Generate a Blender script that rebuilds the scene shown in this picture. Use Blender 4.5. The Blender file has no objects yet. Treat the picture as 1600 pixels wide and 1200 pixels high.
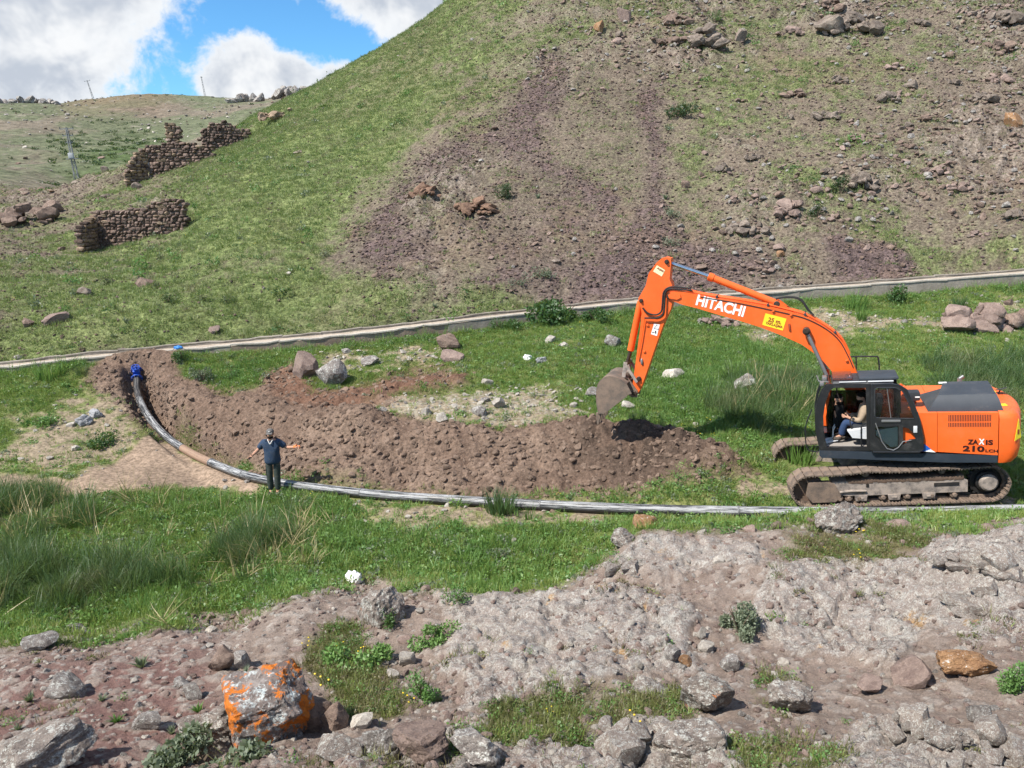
import bpy, bmesh, math, random
import numpy as np
from mathutils import Matrix, Vector, Euler
from mathutils.geometry import tessellate_polygon

random.seed(7)
RNG = np.random.default_rng(11)
scene = bpy.context.scene
COL = scene.collection
rad = math.radians

# ------------------------------------------------------------------ camera
FPX, PITCH, CAMZ = 1202.0, rad(15.0), 7.0          # focal length in px of a 1600 px wide picture
cam_data = bpy.data.cameras.new('camera')
cam_data.sensor_width = 36.0
cam_data.lens = 36.0 * FPX / 1600.0
cam_data.clip_start, cam_data.clip_end = 0.1, 6000.0
cam = bpy.data.objects.new('camera', cam_data)
COL.objects.link(cam)
cam.location = (0, 0, CAMZ)
cam.rotation_euler = (math.pi / 2 - PITCH, 0, 0)
scene.camera = cam

# ------------------------------------------------------------------ sun, sky, exposure
SUN_EL, SUN_DIR_XY = rad(51.5), (-0.87, -0.49)       # towards the sun: from the left, slightly behind
sd = Vector((SUN_DIR_XY[0] * math.cos(SUN_EL), SUN_DIR_XY[1] * math.cos(SUN_EL), math.sin(SUN_EL)))
sun_data = bpy.data.lights.new('sun', 'SUN')
sun_data.energy, sun_data.angle, sun_data.color = 4.8, rad(0.53), (1.0, 0.945, 0.86)
sun = bpy.data.objects.new('sun', sun_data)
COL.objects.link(sun)
sun.rotation_euler = sd.to_track_quat('Z', 'Y').to_euler()
sun.location = (-30, -20, 60)

scene.view_settings.view_transform = 'Standard'
scene.view_settings.look = 'None'
scene.view_settings.exposure = 0.68
scene.view_settings.gamma = 1.0
scene.view_settings.use_curve_mapping = False
scene.cycles.max_bounces = 5
scene.cycles.diffuse_bounces = 2
scene.cycles.transparent_max_bounces = 12
scene.cycles.caustics_reflective = False
scene.cycles.caustics_refractive = False
try:
    scene.cycles.use_denoising = True
    scene.cycles.denoiser = 'OPENIMAGEDENOISE'
    scene.cycles.denoising_prefilter = 'FAST'
    scene.cycles.use_adaptive_sampling = True
    scene.cycles.adaptive_threshold = 0.02
except Exception:
    pass


class NT:
    """small helper that writes node trees"""
    def __init__(self, tree):
        self.t = tree
        tree.nodes.clear()

    def n(self, typ, **kw):
        nd = self.t.nodes.new(typ)
        for k, v in kw.items():
            if k.startswith('i_'):
                key = k[2:]
                key = int(key) if key.isdigit() else key.replace('_', ' ')
                self.put(nd.inputs[key], v)
            else:
                setattr(nd, k, v)
        return nd

    def put(self, sock, v):
        if isinstance(v, bpy.types.NodeSocket):
            self.t.links.new(v, sock)
        elif v is not None:
            sock.default_value = v

    def m(self, op, a, b=None, c=None, clamp=False):
        nd = self.t.nodes.new('ShaderNodeMath')
        nd.operation = op
        nd.use_clamp = clamp
        for s, v in zip(nd.inputs, (a, b, c)):
            if v is not None:
                self.put(s, v)
        return nd.outputs[0]

    def ss(self, v, lo, hi, a=0.0, b=1.0):
        nd = self.n('ShaderNodeMapRange', interpolation_type='SMOOTHSTEP')
        for i, x in enumerate((v, lo, hi, a, b)):
            self.put(nd.inputs[i], x)
        return nd.outputs[0]

    def mix(self, f, a, b, mode='MIX'):
        nd = self.n('ShaderNodeMix', data_type='RGBA', blend_type=mode)
        self.put(nd.inputs[0], f)
        for s, v in ((nd.inputs[6], a), (nd.inputs[7], b)):
            if isinstance(v, (tuple, list)) and len(v) == 3:
                v = (*v, 1.0)
            self.put(s, v)
        return nd.outputs[2]

    def noise(self, vec, scale, detail=6, rough=0.6, dist=0.0):
        nd = self.n('ShaderNodeTexNoise')
        self.put(nd.inputs['Vector'], vec)
        nd.inputs['Scale'].default_value = scale
        nd.inputs['Detail'].default_value = detail
        nd.inputs['Roughness'].default_value = rough
        nd.inputs['Distortion'].default_value = dist
        return nd.outputs['Fac']

    def voro(self, vec, scale, feature='F1', out='Distance'):
        nd = self.n('ShaderNodeTexVoronoi', feature=feature)
        self.put(nd.inputs['Vector'], vec)
        nd.inputs['Scale'].default_value = scale
        return nd.outputs[out]


world = bpy.data.worlds.new('World')
scene.world = world
world.use_nodes = True
w = NT(world.node_tree)
sky = w.n('ShaderNodeTexSky', sky_type='NISHITA', sun_disc=False)
sky.sun_elevation = SUN_EL
sky.sun_rotation = math.atan2(sd.x, sd.y)
sky.altitude = 1200.0
sky.air_density, sky.dust_density, sky.ozone_density = 1.0, 0.6, 1.3
gen = w.n('ShaderNodeTexCoord').outputs['Generated']
xyz = w.n('ShaderNodeSeparateXYZ', i_0=gen)
dx, dy, dz = xyz.outputs
hor = w.m('MAXIMUM', w.m('SQRT', w.m('ADD', w.m('MULTIPLY', dx, dx), w.m('MULTIPLY', dy, dy))), 0.02)
elev = w.m('DIVIDE', dz, hor)                         # tangent of the elevation
az = w.m('ARCTAN2', dx, dy)
big = w.noise(gen, 9.0, 6, 0.62, 0.15)
fine = w.noise(gen, 30.0, 4, 0.66, 0.3)
roll = w.noise(gen, 3.2, 2, 0.55)
# cumulus banks: (azimuth, tangent of elevation, half width, half height)
banks = [(-0.61, 0.16, 0.235, 0.155), (-0.86, 0.2, 0.3, 0.2), (-0.298, 0.105, 0.088, 0.058), (-0.205, 0.098, 0.06, 0.035),
         (-0.12, 0.236, 0.19, 0.062), (-0.04, 0.19, 0.12, 0.055), (-0.47, 0.2, 0.10, 0.075), (0.3, 0.24, 0.3, 0.1)]
blob = None
for a0, e0, ra, re in banks:
    u_ = w.m('DIVIDE', w.m('SUBTRACT', az, a0), ra)
    v_ = w.m('DIVIDE', w.m('SUBTRACT', elev, e0), re)
    d_ = w.m('SUBTRACT', 1.0, w.m('SQRT', w.m('ADD', w.m('MULTIPLY', u_, u_), w.m('MULTIPLY', v_, v_))))
    blob = d_ if blob is None else w.m('SMOOTH_MAX', blob, d_, 0.08)
elsewhere = w.m('MULTIPLY', w.m('SUBTRACT', roll, 0.50), 3.0)    # the same kind of sky all round
far_az = w.ss(w.m('ABSOLUTE', w.m('SUBTRACT', az, -0.33)), 0.42, 0.75)
high = w.ss(elev, 0.28, 0.42)
els = w.m('MAXIMUM', far_az, high)
field = w.m('ADD', w.m('MULTIPLY', blob, w.m('SUBTRACT', 1.0, els)), w.m('MULTIPLY', elsewhere, els))
field = w.m('ADD', field, w.m('MULTIPLY', w.m('SUBTRACT', big, 0.5), 1.15))
field = w.m('ADD', field, w.m('MULTIPLY', w.m('SUBTRACT', fine, 0.5), 0.55))
mask = w.ss(field, -0.02, 0.24)
body = w.noise(gen, 13.0, 4, 0.6, 0.2)
tone = w.ss(w.m('ADD', w.m('MULTIPLY', body, 0.75), w.m('MULTIPLY', roll, 0.3)), 0.46, 0.66)
cloud = w.mix(tone, (3.5, 3.85, 4.4), (6.0, 6.1, 6.2))
edge = w.ss(field, 0.1, 0.55)
cloud = w.mix(edge, (5.8, 6.0, 6.2), cloud)
skyc = w.mix(1.0, sky.outputs[0], (0.46, 0.86, 1.13), 'MULTIPLY')
full = w.mix(mask, skyc, cloud)
bg = w.n('ShaderNodeBackground', i_Color=full, i_Strength=0.1)
world.cycles.sampling_method = 'MANUAL'
world.cycles.sample_map_resolution = 256
wo = w.n('ShaderNodeOutputWorld')
w.t.links.new(bg.outputs[0], wo.inputs[0])


# ------------------------------------------------------------------ numeric helpers
def hash2(ix, iy, seed):
    h = (ix.astype(np.int64) * 374761393 + iy.astype(np.int64) * 668265263 + seed * 974634777) & 0xFFFFFFFF
    h = ((h ^ (h >> 13)) * 1274126177) & 0xFFFFFFFF
    h = ((h ^ (h >> 16)) * 2246822519) & 0xFFFFFFFF
    return ((h ^ (h >> 15)) & 0xFFFFFF).astype(np.float32) / 16777216.0


def vnoise(x, y, seed=0):
    ix, iy = np.floor(x), np.floor(y)
    fx, fy = (x - ix).astype(np.float32), (y - iy).astype(np.float32)
    fx = fx * fx * fx * (fx * (fx * 6 - 15) + 10)
    fy = fy * fy * fy * (fy * (fy * 6 - 15) + 10)
    a, b = hash2(ix, iy, seed), hash2(ix + 1, iy, seed)
    c, d = hash2(ix, iy + 1, seed), hash2(ix + 1, iy + 1, seed)
    return (a + (b - a) * fx) * (1 - fy) + (c + (d - c) * fx) * fy


def fbm(x, y, wl, octs=4, seed=0, gain=0.5, ridge=False):
    """noise in -1..1 with a largest wavelength of wl metres"""
    s, amp, tot, f = 0.0, 1.0, 0.0, 1.0 / wl
    cs, sn = math.cos(0.6), math.sin(0.6)
    for o in range(octs):
        v = vnoise(x * f + 17.3 * o, y * f - 9.1 * o, seed + o) * 2 - 1
        if ridge:
            v = 1 - 2 * np.abs(v)
        s = s + v * amp
        tot += amp
        amp *= gain
        f *= 2.03
        x, y = x * cs - y * sn, x * sn + y * cs
    return s / tot


def cells(x, y, size, seed=0):
    """distance to the nearest cell point (in cell sizes) and a random number for that cell"""
    gx, gy = np.floor(x / size), np.floor(y / size)
    best = np.full(x.shape, 9.0, np.float32)
    second = np.full(x.shape, 9.0, np.float32)
    rid = np.zeros(x.shape, np.float32)
    for i in (-1, 0, 1):
        for j in (-1, 0, 1):
            cx, cy = gx + i, gy + j
            px = cx + hash2(cx, cy, seed)
            py = cy + hash2(cx, cy, seed + 5)
            d = np.sqrt((x / size - px) ** 2 + (y / size - py) ** 2).astype(np.float32)
            near = d < best
            second = np.where(near, best, np.minimum(second, d))
            rid = np.where(near, hash2(cx, cy, seed + 9), rid)
            best = np.where(near, d, best)
    return best, second - best, rid


def sstep(v, lo, hi):
    t = np.clip((v - lo) / (hi - lo), 0, 1)
    return t * t * (3 - 2 * t)


CP, SP = math.cos(PITCH), math.sin(PITCH)


def ray(u, v):
    a, b = (u - 800.0) / FPX, (v - 600.0) / FPX
    return np.array([a, CP - b * SP, -SP - b * CP])


def at_y(u, v, y):
    """the point of the line of sight through a photo position that lies y metres ahead"""
    d = ray(u, v)
    return Vector((d[0] / d[1] * y, y, CAMZ + d[2] / d[1] * y))


def project(x, y, z):
    z = z - CAMZ
    D = y * CP - z * SP
    V = -(y * SP + z * CP)
    return 800 + FPX * x / D, 600 + FPX * V / D, D


def poly_sd(px, py, poly):
    """signed distance, positive inside"""
    P = np.array(poly, np.float64)
    Q = np.roll(P, -1, 0)
    best = np.full(px.shape, 1e18)
    inside = np.zeros(px.shape, bool)
    for (x0, y0), (x1, y1) in zip(P, Q):
        ex, ey = x1 - x0, y1 - y0
        t = np.clip(((px - x0) * ex + (py - y0) * ey) / (ex * ex + ey * ey + 1e-12), 0, 1)
        d = (px - x0 - t * ex) ** 2 + (py - y0 - t * ey) ** 2
        best = np.minimum(best, d)
        cr = ((y0 > py) != (y1 > py)) & (px < ex * (py - y0) / (ey if ey else 1e-12) + x0)
        inside ^= cr
    return np.where(inside, 1, -1) * np.sqrt(best)


# ------------------------------------------------------------------ terrain
# survey points: photo position and distance ahead
SURVEY = [
    # channel foot (near side)
    (-150, 592, 26.9), (0, 580, 27.2), (120, 566, 27.6), (270, 556, 28.0), (400, 545, 28.4), (500, 540, 28.8), (600, 530, 29.3), (700, 518, 29.9), (850, 500, 30.8),
    (1000, 482, 31.4), (1120, 474, 31.6), (1250, 466, 31.7), (1420, 458, 31.6), (1600, 446, 31.4), (1750, 436, 31.2),
    # the pipe line and machine stand
    (1700, 797, 14.7), (1600, 797, 14.9), (1360, 801, 15.3), (1180, 802, 15.8), (1000, 798, 16.3), (820, 790, 17.2), (600, 777, 18.2), (445, 760, 19.2),
    (330, 727, 22.0), (230, 663, 25.0), (214, 600, 27.0),
    (1560, 742, 16.9), (1400, 744, 17.0), (1250, 748, 17.2), (1390, 690, 19.2), (1600, 690, 19.0), (1230, 690, 19.6),
    # meadow beyond the soil bank
    (1130, 735, 17.8), (1000, 672, 20.6), (850, 668, 20.9), (700, 660, 21.2), (600, 655, 21.6), (1100, 650, 21.2), (1000, 600, 24.2),
    (800, 600, 24.2), (1200, 560, 25.8), (1450, 540, 26.0), (1600, 540, 25.6), (900, 540, 27.4), (720, 575, 25.6), (600, 590, 25.4), (480, 600, 25.2), (400, 600, 25.6),
    (380, 660, 23.4), (480, 690, 21.4), (300, 610, 26.0), (560, 640, 22.7),
    # left meadow
    (0, 700, 22.4), (100, 700, 22.3), (0, 640, 24.6), (130, 640, 24.8), (0, 760, 19.6), (200, 760, 19.4), (-150, 700, 22.0), (-150, 780, 18.5),
    # hollow with tall grass
    (0, 820, 16.8), (200, 820, 16.9), (400, 820, 17.0), (600, 820, 16.4), (800, 830, 15.5), (1000, 825, 15.0),
    (0, 900, 14.3), (200, 900, 14.5), (400, 900, 14.2), (600, 880, 14.3), (800, 890, 13.6), (0, 965, 12.6), (200, 955, 12.9), (400, 935, 13.2),
    # edge of the rocky bank
    (0, 1002, 10.8), (120, 990, 11.0), (250, 975, 11.2), (400, 955, 11.5), (520, 928, 11.9), (620, 918, 11.9), (740, 928, 11.6), (850, 918, 11.5),
    (910, 890, 11.7), (960, 855, 12.1), (1010, 826, 12.7), (1100, 816, 13.0), (1200, 812, 13.1), (1315, 806, 13.0), (1420, 812, 13.3), (1530, 812, 13.6), (1640, 812, 13.4),
    # the rocky bank
    (0, 1060, 9.0), (200, 1050, 9.1), (400, 1020, 9.6), (560, 980, 10.4), (700, 980, 10.2), (900, 960, 10.3), (1050, 900, 10.9), (1150, 868, 11.4), (1300, 860, 11.6),
    (1450, 850, 11.5), (1600, 845, 11.3), (1200, 890, 10.7), (1390, 905, 10.6), (1520, 880, 10.4), (1650, 880, 10.3), (1200, 1000, 9.0), (1400, 1010, 8.6), (1560, 1000, 8.4), (1050, 1000, 9.1),
    (0, 1130, 7.6), (200, 1130, 7.6), (420, 1130, 7.5), (600, 1100, 7.9), (800, 1080, 8.0), (1000, 1080, 7.8), (1200, 1080, 7.6), (1400, 1080, 7.5), (1600, 1080, 7.2),
    (0, 1200, 6.5), (300, 1200, 6.3), (600, 1190, 6.3), (900, 1180, 6.2), (1200, 1180, 6.0), (1500, 1190, 5.8), (1700, 1190, 5.6),
    (0, 1330, 4.8), (800, 1330, 4.6), (1600, 1330, 4.3),
    # hillside, centre and right
    (800, 400, 35.0), (800, 300, 40.6), (800, 200, 47.5), (800, 100, 56.5), (800, 0, 68.5), (1050, 400, 35.2), (1050, 300, 40.2), (1050, 200, 46.5), (1050, 100, 54.5), (1050, 0, 65.0),
    (1300, 400, 34.3), (1300, 300, 39.2), (1300, 200, 45.2), (1300, 100, 53.0), (1300, 0, 63.5), (1600, 380, 33.8), (1600, 300, 38.0), (1600, 200, 44.0), (1600, 100, 51.5), (1600, 0, 61.5),
    (1800, 300, 37.0), (1800, 100, 50.0), (1200, -100, 78), (800, -90, 82), (1600, -100, 74),
    # hillside, left flank and its skyline
    (740, 0, 71.0), (670, 38, 73.0), (600, 75, 74.5), (520, 118, 77.0), (450, 152, 79.0), (400, 178, 80.5),
    (640, 400, 35.0), (640, 300, 41.5), (640, 200, 51.0), (640, 120, 62.0), (500, 450, 33.5), (500, 380, 37.5), (500, 300, 44.0), (500, 220, 54.5), (500, 160, 66.0),
    (360, 450, 33.6), (360, 380, 38.3), (360, 300, 47.0), (360, 245, 58.0), (340, 236, 66.0), (300, 250, 64.0), (385, 215, 69.0),
    (220, 480, 31.8), (220, 430, 36.0), (150, 390, 44.6), (290, 352, 46.4), (220, 330, 51.0), (220, 282, 62.0), (90, 480, 32.2), (90, 420, 38.5), (60, 370, 48.0), (130, 300, 62.0), (200, 262, 68.0),
    (0, 500, 31.2), (0, 440, 36.0), (0, 385, 44.5), (0, 350, 52.0), (-150, 480, 32.0), (-150, 380, 44.0), (-150, 350, 52.0),
    # side valley and the far plateau
    (0, 310, 74.0), (60, 300, 86.0), (122, 284, 130.0), (0, 275, 110.0), (60, 262, 135.0), (180, 256, 138.0), (0, 232, 165.0), (150, 225, 180.0), (0, 198, 215.0),
    (180, 190, 240.0), (300, 190, 240.0), (0, 165, 285.0), (60, 163, 292.0), (110, 157, 315.0), (150, 153, 330.0), (260, 152, 335.0), (340, 156, 325.0), (420, 158, 300.0), (-150, 165, 290.0), (-150, 240, 150.0),
    (460, 150, 300.0), (330, 215, 190.0), (400, 185, 215.0),
]
# points the photo does not show: tangent of the bearing, distance ahead, height
HIDDEN = [(-0.6, 11.7, -0.75), (-0.4, 12.0, -0.75), (-0.2, 12.9, -0.55), (-0.02, 12.9, -0.45), (0.1, 13.0, -0.25), (0.2, 13.9, -0.1), (0.35, 14.2, 0.12), (0.55, 14.2, 0.35), (0.72, 14.1, 0.5),
          (-0.34, 98, 9.5), (-0.25, 98, 13.0), (-0.15, 98, 17.5), (-0.05, 95, 22.0), (-0.4, 90, 9.0), (-0.45, 82, 6.5), (0.1, 110, 34), (0.4, 110, 35), (0.7, 110, 36), (0.1, 170, 38), (0.6, 170, 40),
          (-0.1, 170, 24), (-0.25, 150, 15.0), (-0.6, 420, 34), (-0.3, 420, 34), (0.0, 420, 40), (0.5, 420, 44), (-0.6, 900, 10), (0, 900, 10), (0.6, 900, 10),
          (-0.5, 2.6, 4.1), (0, 2.6, 4.2), (0.5, 2.6, 4.4), (-0.5, 1.2, 5.3), (0, 1.2, 5.35), (0.5, 1.2, 5.4)]
ctl = []
for u, v, y in SURVEY:
    d = ray(u, v)
    ctl.append((d[0] / d[1], math.log(y), d[2] / d[1]))
for a, y, z in HIDDEN:
    ctl.append((a, math.log(y), (z - CAMZ) / y))
ctl = np.array(ctl)
KA = 1.6


def _k(d2):
    return np.where(d2 > 1e-14, d2 * np.log(np.maximum(d2, 1e-14)), 0.0)


def _fit():
    X = np.stack([ctl[:, 0] * KA, ctl[:, 1]], 1)
    n = len(X)
    K = _k(((X[:, None] - X[None]) ** 2).sum(2)) + np.eye(n) * 4e-4
    P = np.concatenate([np.ones((n, 1)), X], 1)
    A = np.block([[K, P], [P.T, np.zeros((3, 3))]])
    return X, np.linalg.solve(A, np.concatenate([ctl[:, 2], np.zeros(3)]))


TX, TW = _fit()


def base_h(a, s):
    shp = a.shape
    q = np.stack([np.clip(a.ravel(), -0.86, 0.9) * KA, s.ravel()], 1)
    out = np.empty(len(q))
    for i in range(0, len(q), 20000):
        b = q[i:i + 20000]
        d2 = (b[:, :1] - TX[None, :, 0]) ** 2 + (b[:, 1:] - TX[None, :, 1]) ** 2
        out[i:i + 20000] = _k(d2) @ TW[:len(TX)] + TW[len(TX)] + b @ TW[len(TX) + 1:]
    return out.reshape(shp)


NA = 600
aa = np.linspace(-1.0, 1.0, NA)
aa = np.sign(aa) * (0.93 * np.abs(aa) + 0.12 * np.abs(aa) ** 6)
ss = [math.log(1.2)]
while ss[-1] < math.log(1000.0):
    y = math.exp(ss[-1])
    st = 0.02 if y < 4.4 else 0.0030 if y < 10 else 0.0027 if y < 34 else 0.0032 if y < 84 else 0.009 if y < 350 else 0.05
    ss.append(ss[-1] + st)
ss = np.array(ss)
NS = len(ss)
# the spline is smooth: evaluate it on a coarse lattice and interpolate
ac, sc_ = np.linspace(aa[0], aa[-1], 150), np.linspace(ss[0], ss[-1], 420)
Hc = base_h(*np.meshgrid(ac, sc_, indexing='xy'))


def bilin(a, s):
    fi = np.clip((a - ac[0]) / (ac[1] - ac[0]), 0, len(ac) - 1.001)
    fj = np.clip((s - sc_[0]) / (sc_[1] - sc_[0]), 0, len(sc_) - 1.001)
    i, j = fi.astype(int), fj.astype(int)
    fi, fj = fi - i, fj - j
    return (Hc[j, i] * (1 - fi) + Hc[j, i + 1] * fi) * (1 - fj) + (Hc[j + 1, i] * (1 - fi) + Hc[j + 1, i + 1] * fi) * fj


A2, S2 = np.meshgrid(aa, ss, indexing='xy')           # rows: distance, columns: bearing
GY = np.exp(S2)
GX = A2 * GY
GZ = CAMZ + bilin(A2, S2) * GY
U0, V0, _D0 = project(GX, GY, GZ)
jx = fbm(GX, GY, 1.6, 4, 301) * 0.5 * FPX / np.maximum(_D0, 3)      # ragged outlines, about half a metre
jy = fbm(GX, GY, 1.6, 4, 331) * 0.22 * FPX / np.maximum(_D0, 3)
UJ, VJ = U0 + jx, V0 + jy
PXM = FPX / _D0                                                     # px per metre


def region(poly, soft=0.25, grow=0.0, jit=1.0):
    """0..1 inside an outline surveyed in the photo; soft edge in metres"""
    P = np.array(poly, float)
    m = 60
    sel = (U0 > P[:, 0].min() - m) & (U0 < P[:, 0].max() + m) & (V0 > P[:, 1].min() - m) & (V0 < P[:, 1].max() + m)
    out = np.zeros(U0.shape)
    if sel.any():
        d = poly_sd((U0 + jx * jit)[sel], (V0 + jy * jit)[sel], poly) / PXM[sel]
        out[sel] = sstep(d + grow, -soft, soft)
    return out


def idw(samples, power=2.4):
    S = np.array(samples, float)
    # evaluated on a coarse lattice over the photo
    gu, gv = np.meshgrid(np.linspace(-200, 1800, 101), np.linspace(-150, 1300, 73))
    d2 = (gu[..., None] - S[:, 0]) ** 2 + ((gv[..., None] - S[:, 1]) * 1.2) ** 2 + 400
    wt = d2 ** (-power / 2 - 0.4)
    val = (wt * S[:, 2]).sum(-1) / wt.sum(-1)
    fi = np.clip((UJ + 200) / 20.0, 0, 99.99)
    fj = np.clip((VJ + 150) / (1450 / 72.0), 0, 71.99)
    i, j = fi.astype(int), fj.astype(int)
    fi, fj = fi - i, fj - j
    return (val[j, i] * (1 - fi) + val[j, i + 1] * fi) * (1 - fj) + (val[j + 1, i] * (1 - fi) + val[j + 1, i + 1] * fi) * fj


# channel axis (near upper edge), surveyed along the photo, and its plan curve
CH_PX = [(-260, 598, 26.6), (-120, 586, 26.95), (0, 574, 27.25), (120, 560.5, 27.7), (270, 547, 28.1), (400, 535.5, 28.5), (500, 527, 28.9), (600, 516, 29.4), (700, 504, 29.95), (850, 487, 30.85),
         (1000, 471.5, 31.5), (1120, 462, 31.75), (1250, 452.5, 31.85), (1420, 440, 31.75), (1600, 426, 31.55), (1760, 413, 31.3), (1900, 402, 31.0)]
CH = np.array([at_y(u, v, y) for u, v, y in CH_PX])
_ca = CH[:, 0] / CH[:, 1]
ch_y = np.interp(A2, _ca, CH[:, 1])
ch_z = np.interp(A2, _ca, CH[:, 2])
BEYOND = GY - ch_y                                                   # metres past the channel
CHW = 1.15                                                           # channel width
PIPE_PX = [(1760, 795, 14.6), (1600, 797, 14.9), (1480, 800, 15.1), (1360, 801, 15.3), (1180, 800, 15.8), (1000, 796, 16.3), (900, 792, 16.75), (820, 788, 17.2), (700, 781, 17.7), (600, 774, 18.2), (520, 766, 18.75), (445, 756, 19.3),
           (380, 742, 20.4), (330, 723, 21.7), (295, 706, 22.7), (262, 684, 23.8), (237, 658, 25.0), (222, 634, 25.9), (215, 612, 26.6), (214, 592, 27.1)]

hill_w = sstep(BEYOND, -0.3, 0.9)
far_w = sstep(GY, 84, 110)

# ---- where things are
fg = region([(-900, 1008), (0, 1005), (100, 992), (250, 977), (400, 958), (520, 922), (600, 908), (700, 925), (760, 935), (850, 925), (900, 903), (940, 868), (1000, 826), (1100, 817), (1250, 815),
             (1315, 804), (1400, 815), (1500, 826), (1600, 818), (2600, 800), (2600, 4000), (-900, 4000)], 0.18)
fg = np.where(GY < 6.0, 1.0, fg)
soil = np.maximum.reduce([
    region([(225, 600), (275, 600), (330, 606), (405, 604), (422, 576), (455, 562), (490, 604), (555, 602), (605, 577), (690, 564), (736, 580), (722, 604), (640, 620), (575, 640), (640, 658), (760, 668), (880, 667), (1000, 671), (1080, 688), (1145, 712), (1165, 742),
            (1090, 752), (1010, 757), (960, 775), (820, 786), (620, 770), (480, 754), (400, 740), (330, 710), (270, 672), (235, 640)], 0.3),
    region([(135, 602), (150, 572), (270, 553), (282, 600), (300, 660), (230, 684), (205, 640), (165, 625)], 0.35, 0.25)])
soil_pale = region([(0, 735), (120, 745), (200, 715), (250, 690), (330, 725), (420, 756), (400, 772), (300, 770), (150, 768), (0, 762)], 0.35)
soil_red = region([(415, 610), (430, 575), (500, 575), (560, 590), (640, 572), (700, 565), (735, 585), (720, 602), (640, 618), (560, 645), (470, 640)], 0.3)
mud_dark = region([(880, 672), (1000, 674), (1080, 690), (1130, 715), (1060, 745), (960, 750), (890, 720)], 0.5)
stony = np.maximum(region([(560, 655), (600, 615), (720, 605), (850, 600), (900, 620), (930, 668), (760, 665)], 0.6) * 0.8,
                   region([(490, 560), (600, 545), (700, 540), (720, 565), (640, 570), (520, 575)], 0.5) * 0.7)
stony = np.maximum(stony, region([(1150, 500), (1280, 480), (1400, 500), (1600, 470), (1600, 530), (1500, 520), (1380, 510), (1180, 540)], 0.6) * 0.55)
bare_left = np.maximum(region([(0, 640), (140, 625), (230, 640), (250, 690), (200, 715), (100, 745), (0, 735)], 0.8) * 0.6,
                       region([(560, 790), (760, 790), (900, 800), (1000, 806), (940, 815), (760, 812), (640, 822)], 0.3) * 0.6)
track_ruts = region([(1150, 735), (1240, 760), (1600, 775), (1600, 805), (1400, 800), (1260, 796), (1150, 770)], 0.25) * 0.55

green = idw([(50, 450, .8), (60, 320, .25), (120, 300, .3), (40, 400, .45), (180, 280, .5), (200, 500, .95), (400, 500, .95), (600, 480, .8), (100, 380, .6), (300, 400, .85), (450, 420, .8), (350, 300, .85), (480, 300, .85), (600, 200, .78), (500, 200, .85), (700, 100, .7), (650, 60, .8),
             (780, 60, .6), (850, 30, .55), (560, 380, .5), (700, 260, .35), (760, 330, .35), (640, 400, .2), (800, 400, .12), (900, 350, .3), (930, 250, .45), (1000, 100, .38), (1100, 200, .55), (1090, 300, .48), (1150, 100, .5),
             (1300, 150, .45), (1250, 250, .45), (1400, 250, .3), (1500, 150, .24), (1550, 300, .26), (1450, 350, .35), (1430, 400, .8), (1300, 400, .15), (1200, 360, .35), (1350, 100, .45), (1500, 50, .4), (1580, 200, .2),
             (1250, 440, .4), (1100, 440, .2), (950, 440, .1), (700, 440, .4), (600, 450, .6), (750, 480, .95), (620, 300, .6), (760, 160, .5), (880, 180, .4)])
rocky = idw([(100, 400, .15), (400, 400, .05), (600, 200, .08), (800, 300, .3), (720, 310, .75), (900, 300, .25), (1000, 200, .25), (1080, 40, .9), (1180, 40, .5), (1330, 30, .95), (1250, 100, .35), (1400, 150, .5), (1500, 100, .55), (1560, 30, .9),
             (1560, 200, .8), (1450, 250, .65), (1350, 270, .75), (1230, 320, .7), (1170, 340, .75), (1250, 200, .4), (1100, 250, .3), (1500, 330, .6), (1560, 400, .3), (1350, 400, .35), (950, 30, .6), (60, 340, .7), (120, 300, .6), (40, 400, .5), (1140, 240, .5), (1420, 60, .4)])
scree = np.maximum.reduce([
    region([(515, 405), (560, 350), (600, 290), (650, 250), (740, 205), (770, 240), (720, 270), (660, 300), (650, 350), (700, 390), (640, 410), (600, 430), (530, 420)], 2.0),
    region([(740, 215), (790, 150), (850, 85), (900, 75), (900, 130), (880, 200), (870, 240), (960, 290), (1000, 350), (960, 380), (880, 300), (780, 270)], 2.2) * 0.9,
    region([(985, 140), (1035, 110), (1050, 200), (1045, 300), (1060, 370), (1190, 390), (1240, 430), (1100, 450), (1020, 470), (850, 470), (840, 420), (900, 400), (990, 380), (1000, 260)], 1.8),
    region([(1290, 372), (1400, 372), (1450, 415), (1430, 432), (1300, 432)], 0.7) * 0.9,
    region([(690, 440), (760, 410), (860, 400), (860, 468), (760, 462)], 0.8) * 0.7])
scree = np.maximum(scree, 0.50 * region([(530, 430), (600, 280), (760, 170), (880, 60), (1060, 80), (1080, 330), (1250, 400), (1240, 440), (900, 475), (660, 465)], 5.0))
scree *= hill_w

# ---- relief
n_big = fbm(GX, GY, 5.0, 4, 3)
n_mid = fbm(GX, GY, 1.1, 4, 23)
n_fin = fbm(GX, GY, 0.28, 3, 43)
hill_d = n_big * 0.32 + n_mid * 0.10 + n_fin * 0.07
rid = fbm(GX, GY, 3.0, 5, 61, 0.55, True)
c1, e1, r1 = cells(GX + n_mid * 0.25, GY + n_fin * 0.2, 1.15, 71)
hill_rock = np.clip(rocky - 0.36 + 0.45 * fbm(GX, GY, 4.0, 3, 77), 0, 1)
hill_d = hill_d + sstep(hill_rock, 0.10, 0.55) * (0.42 * np.clip(rid, -0.3, 1) + (r1 - 0.35) * 0.55 * sstep(e1, 0.02, 0.22))
meadow_d = n_mid * 0.07 + n_fin * 0.03 + n_big * 0.05
cD, eD, rD = cells(GX + n_fin * 0.06, GY - n_fin * 0.06, 0.24, 96)
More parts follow.
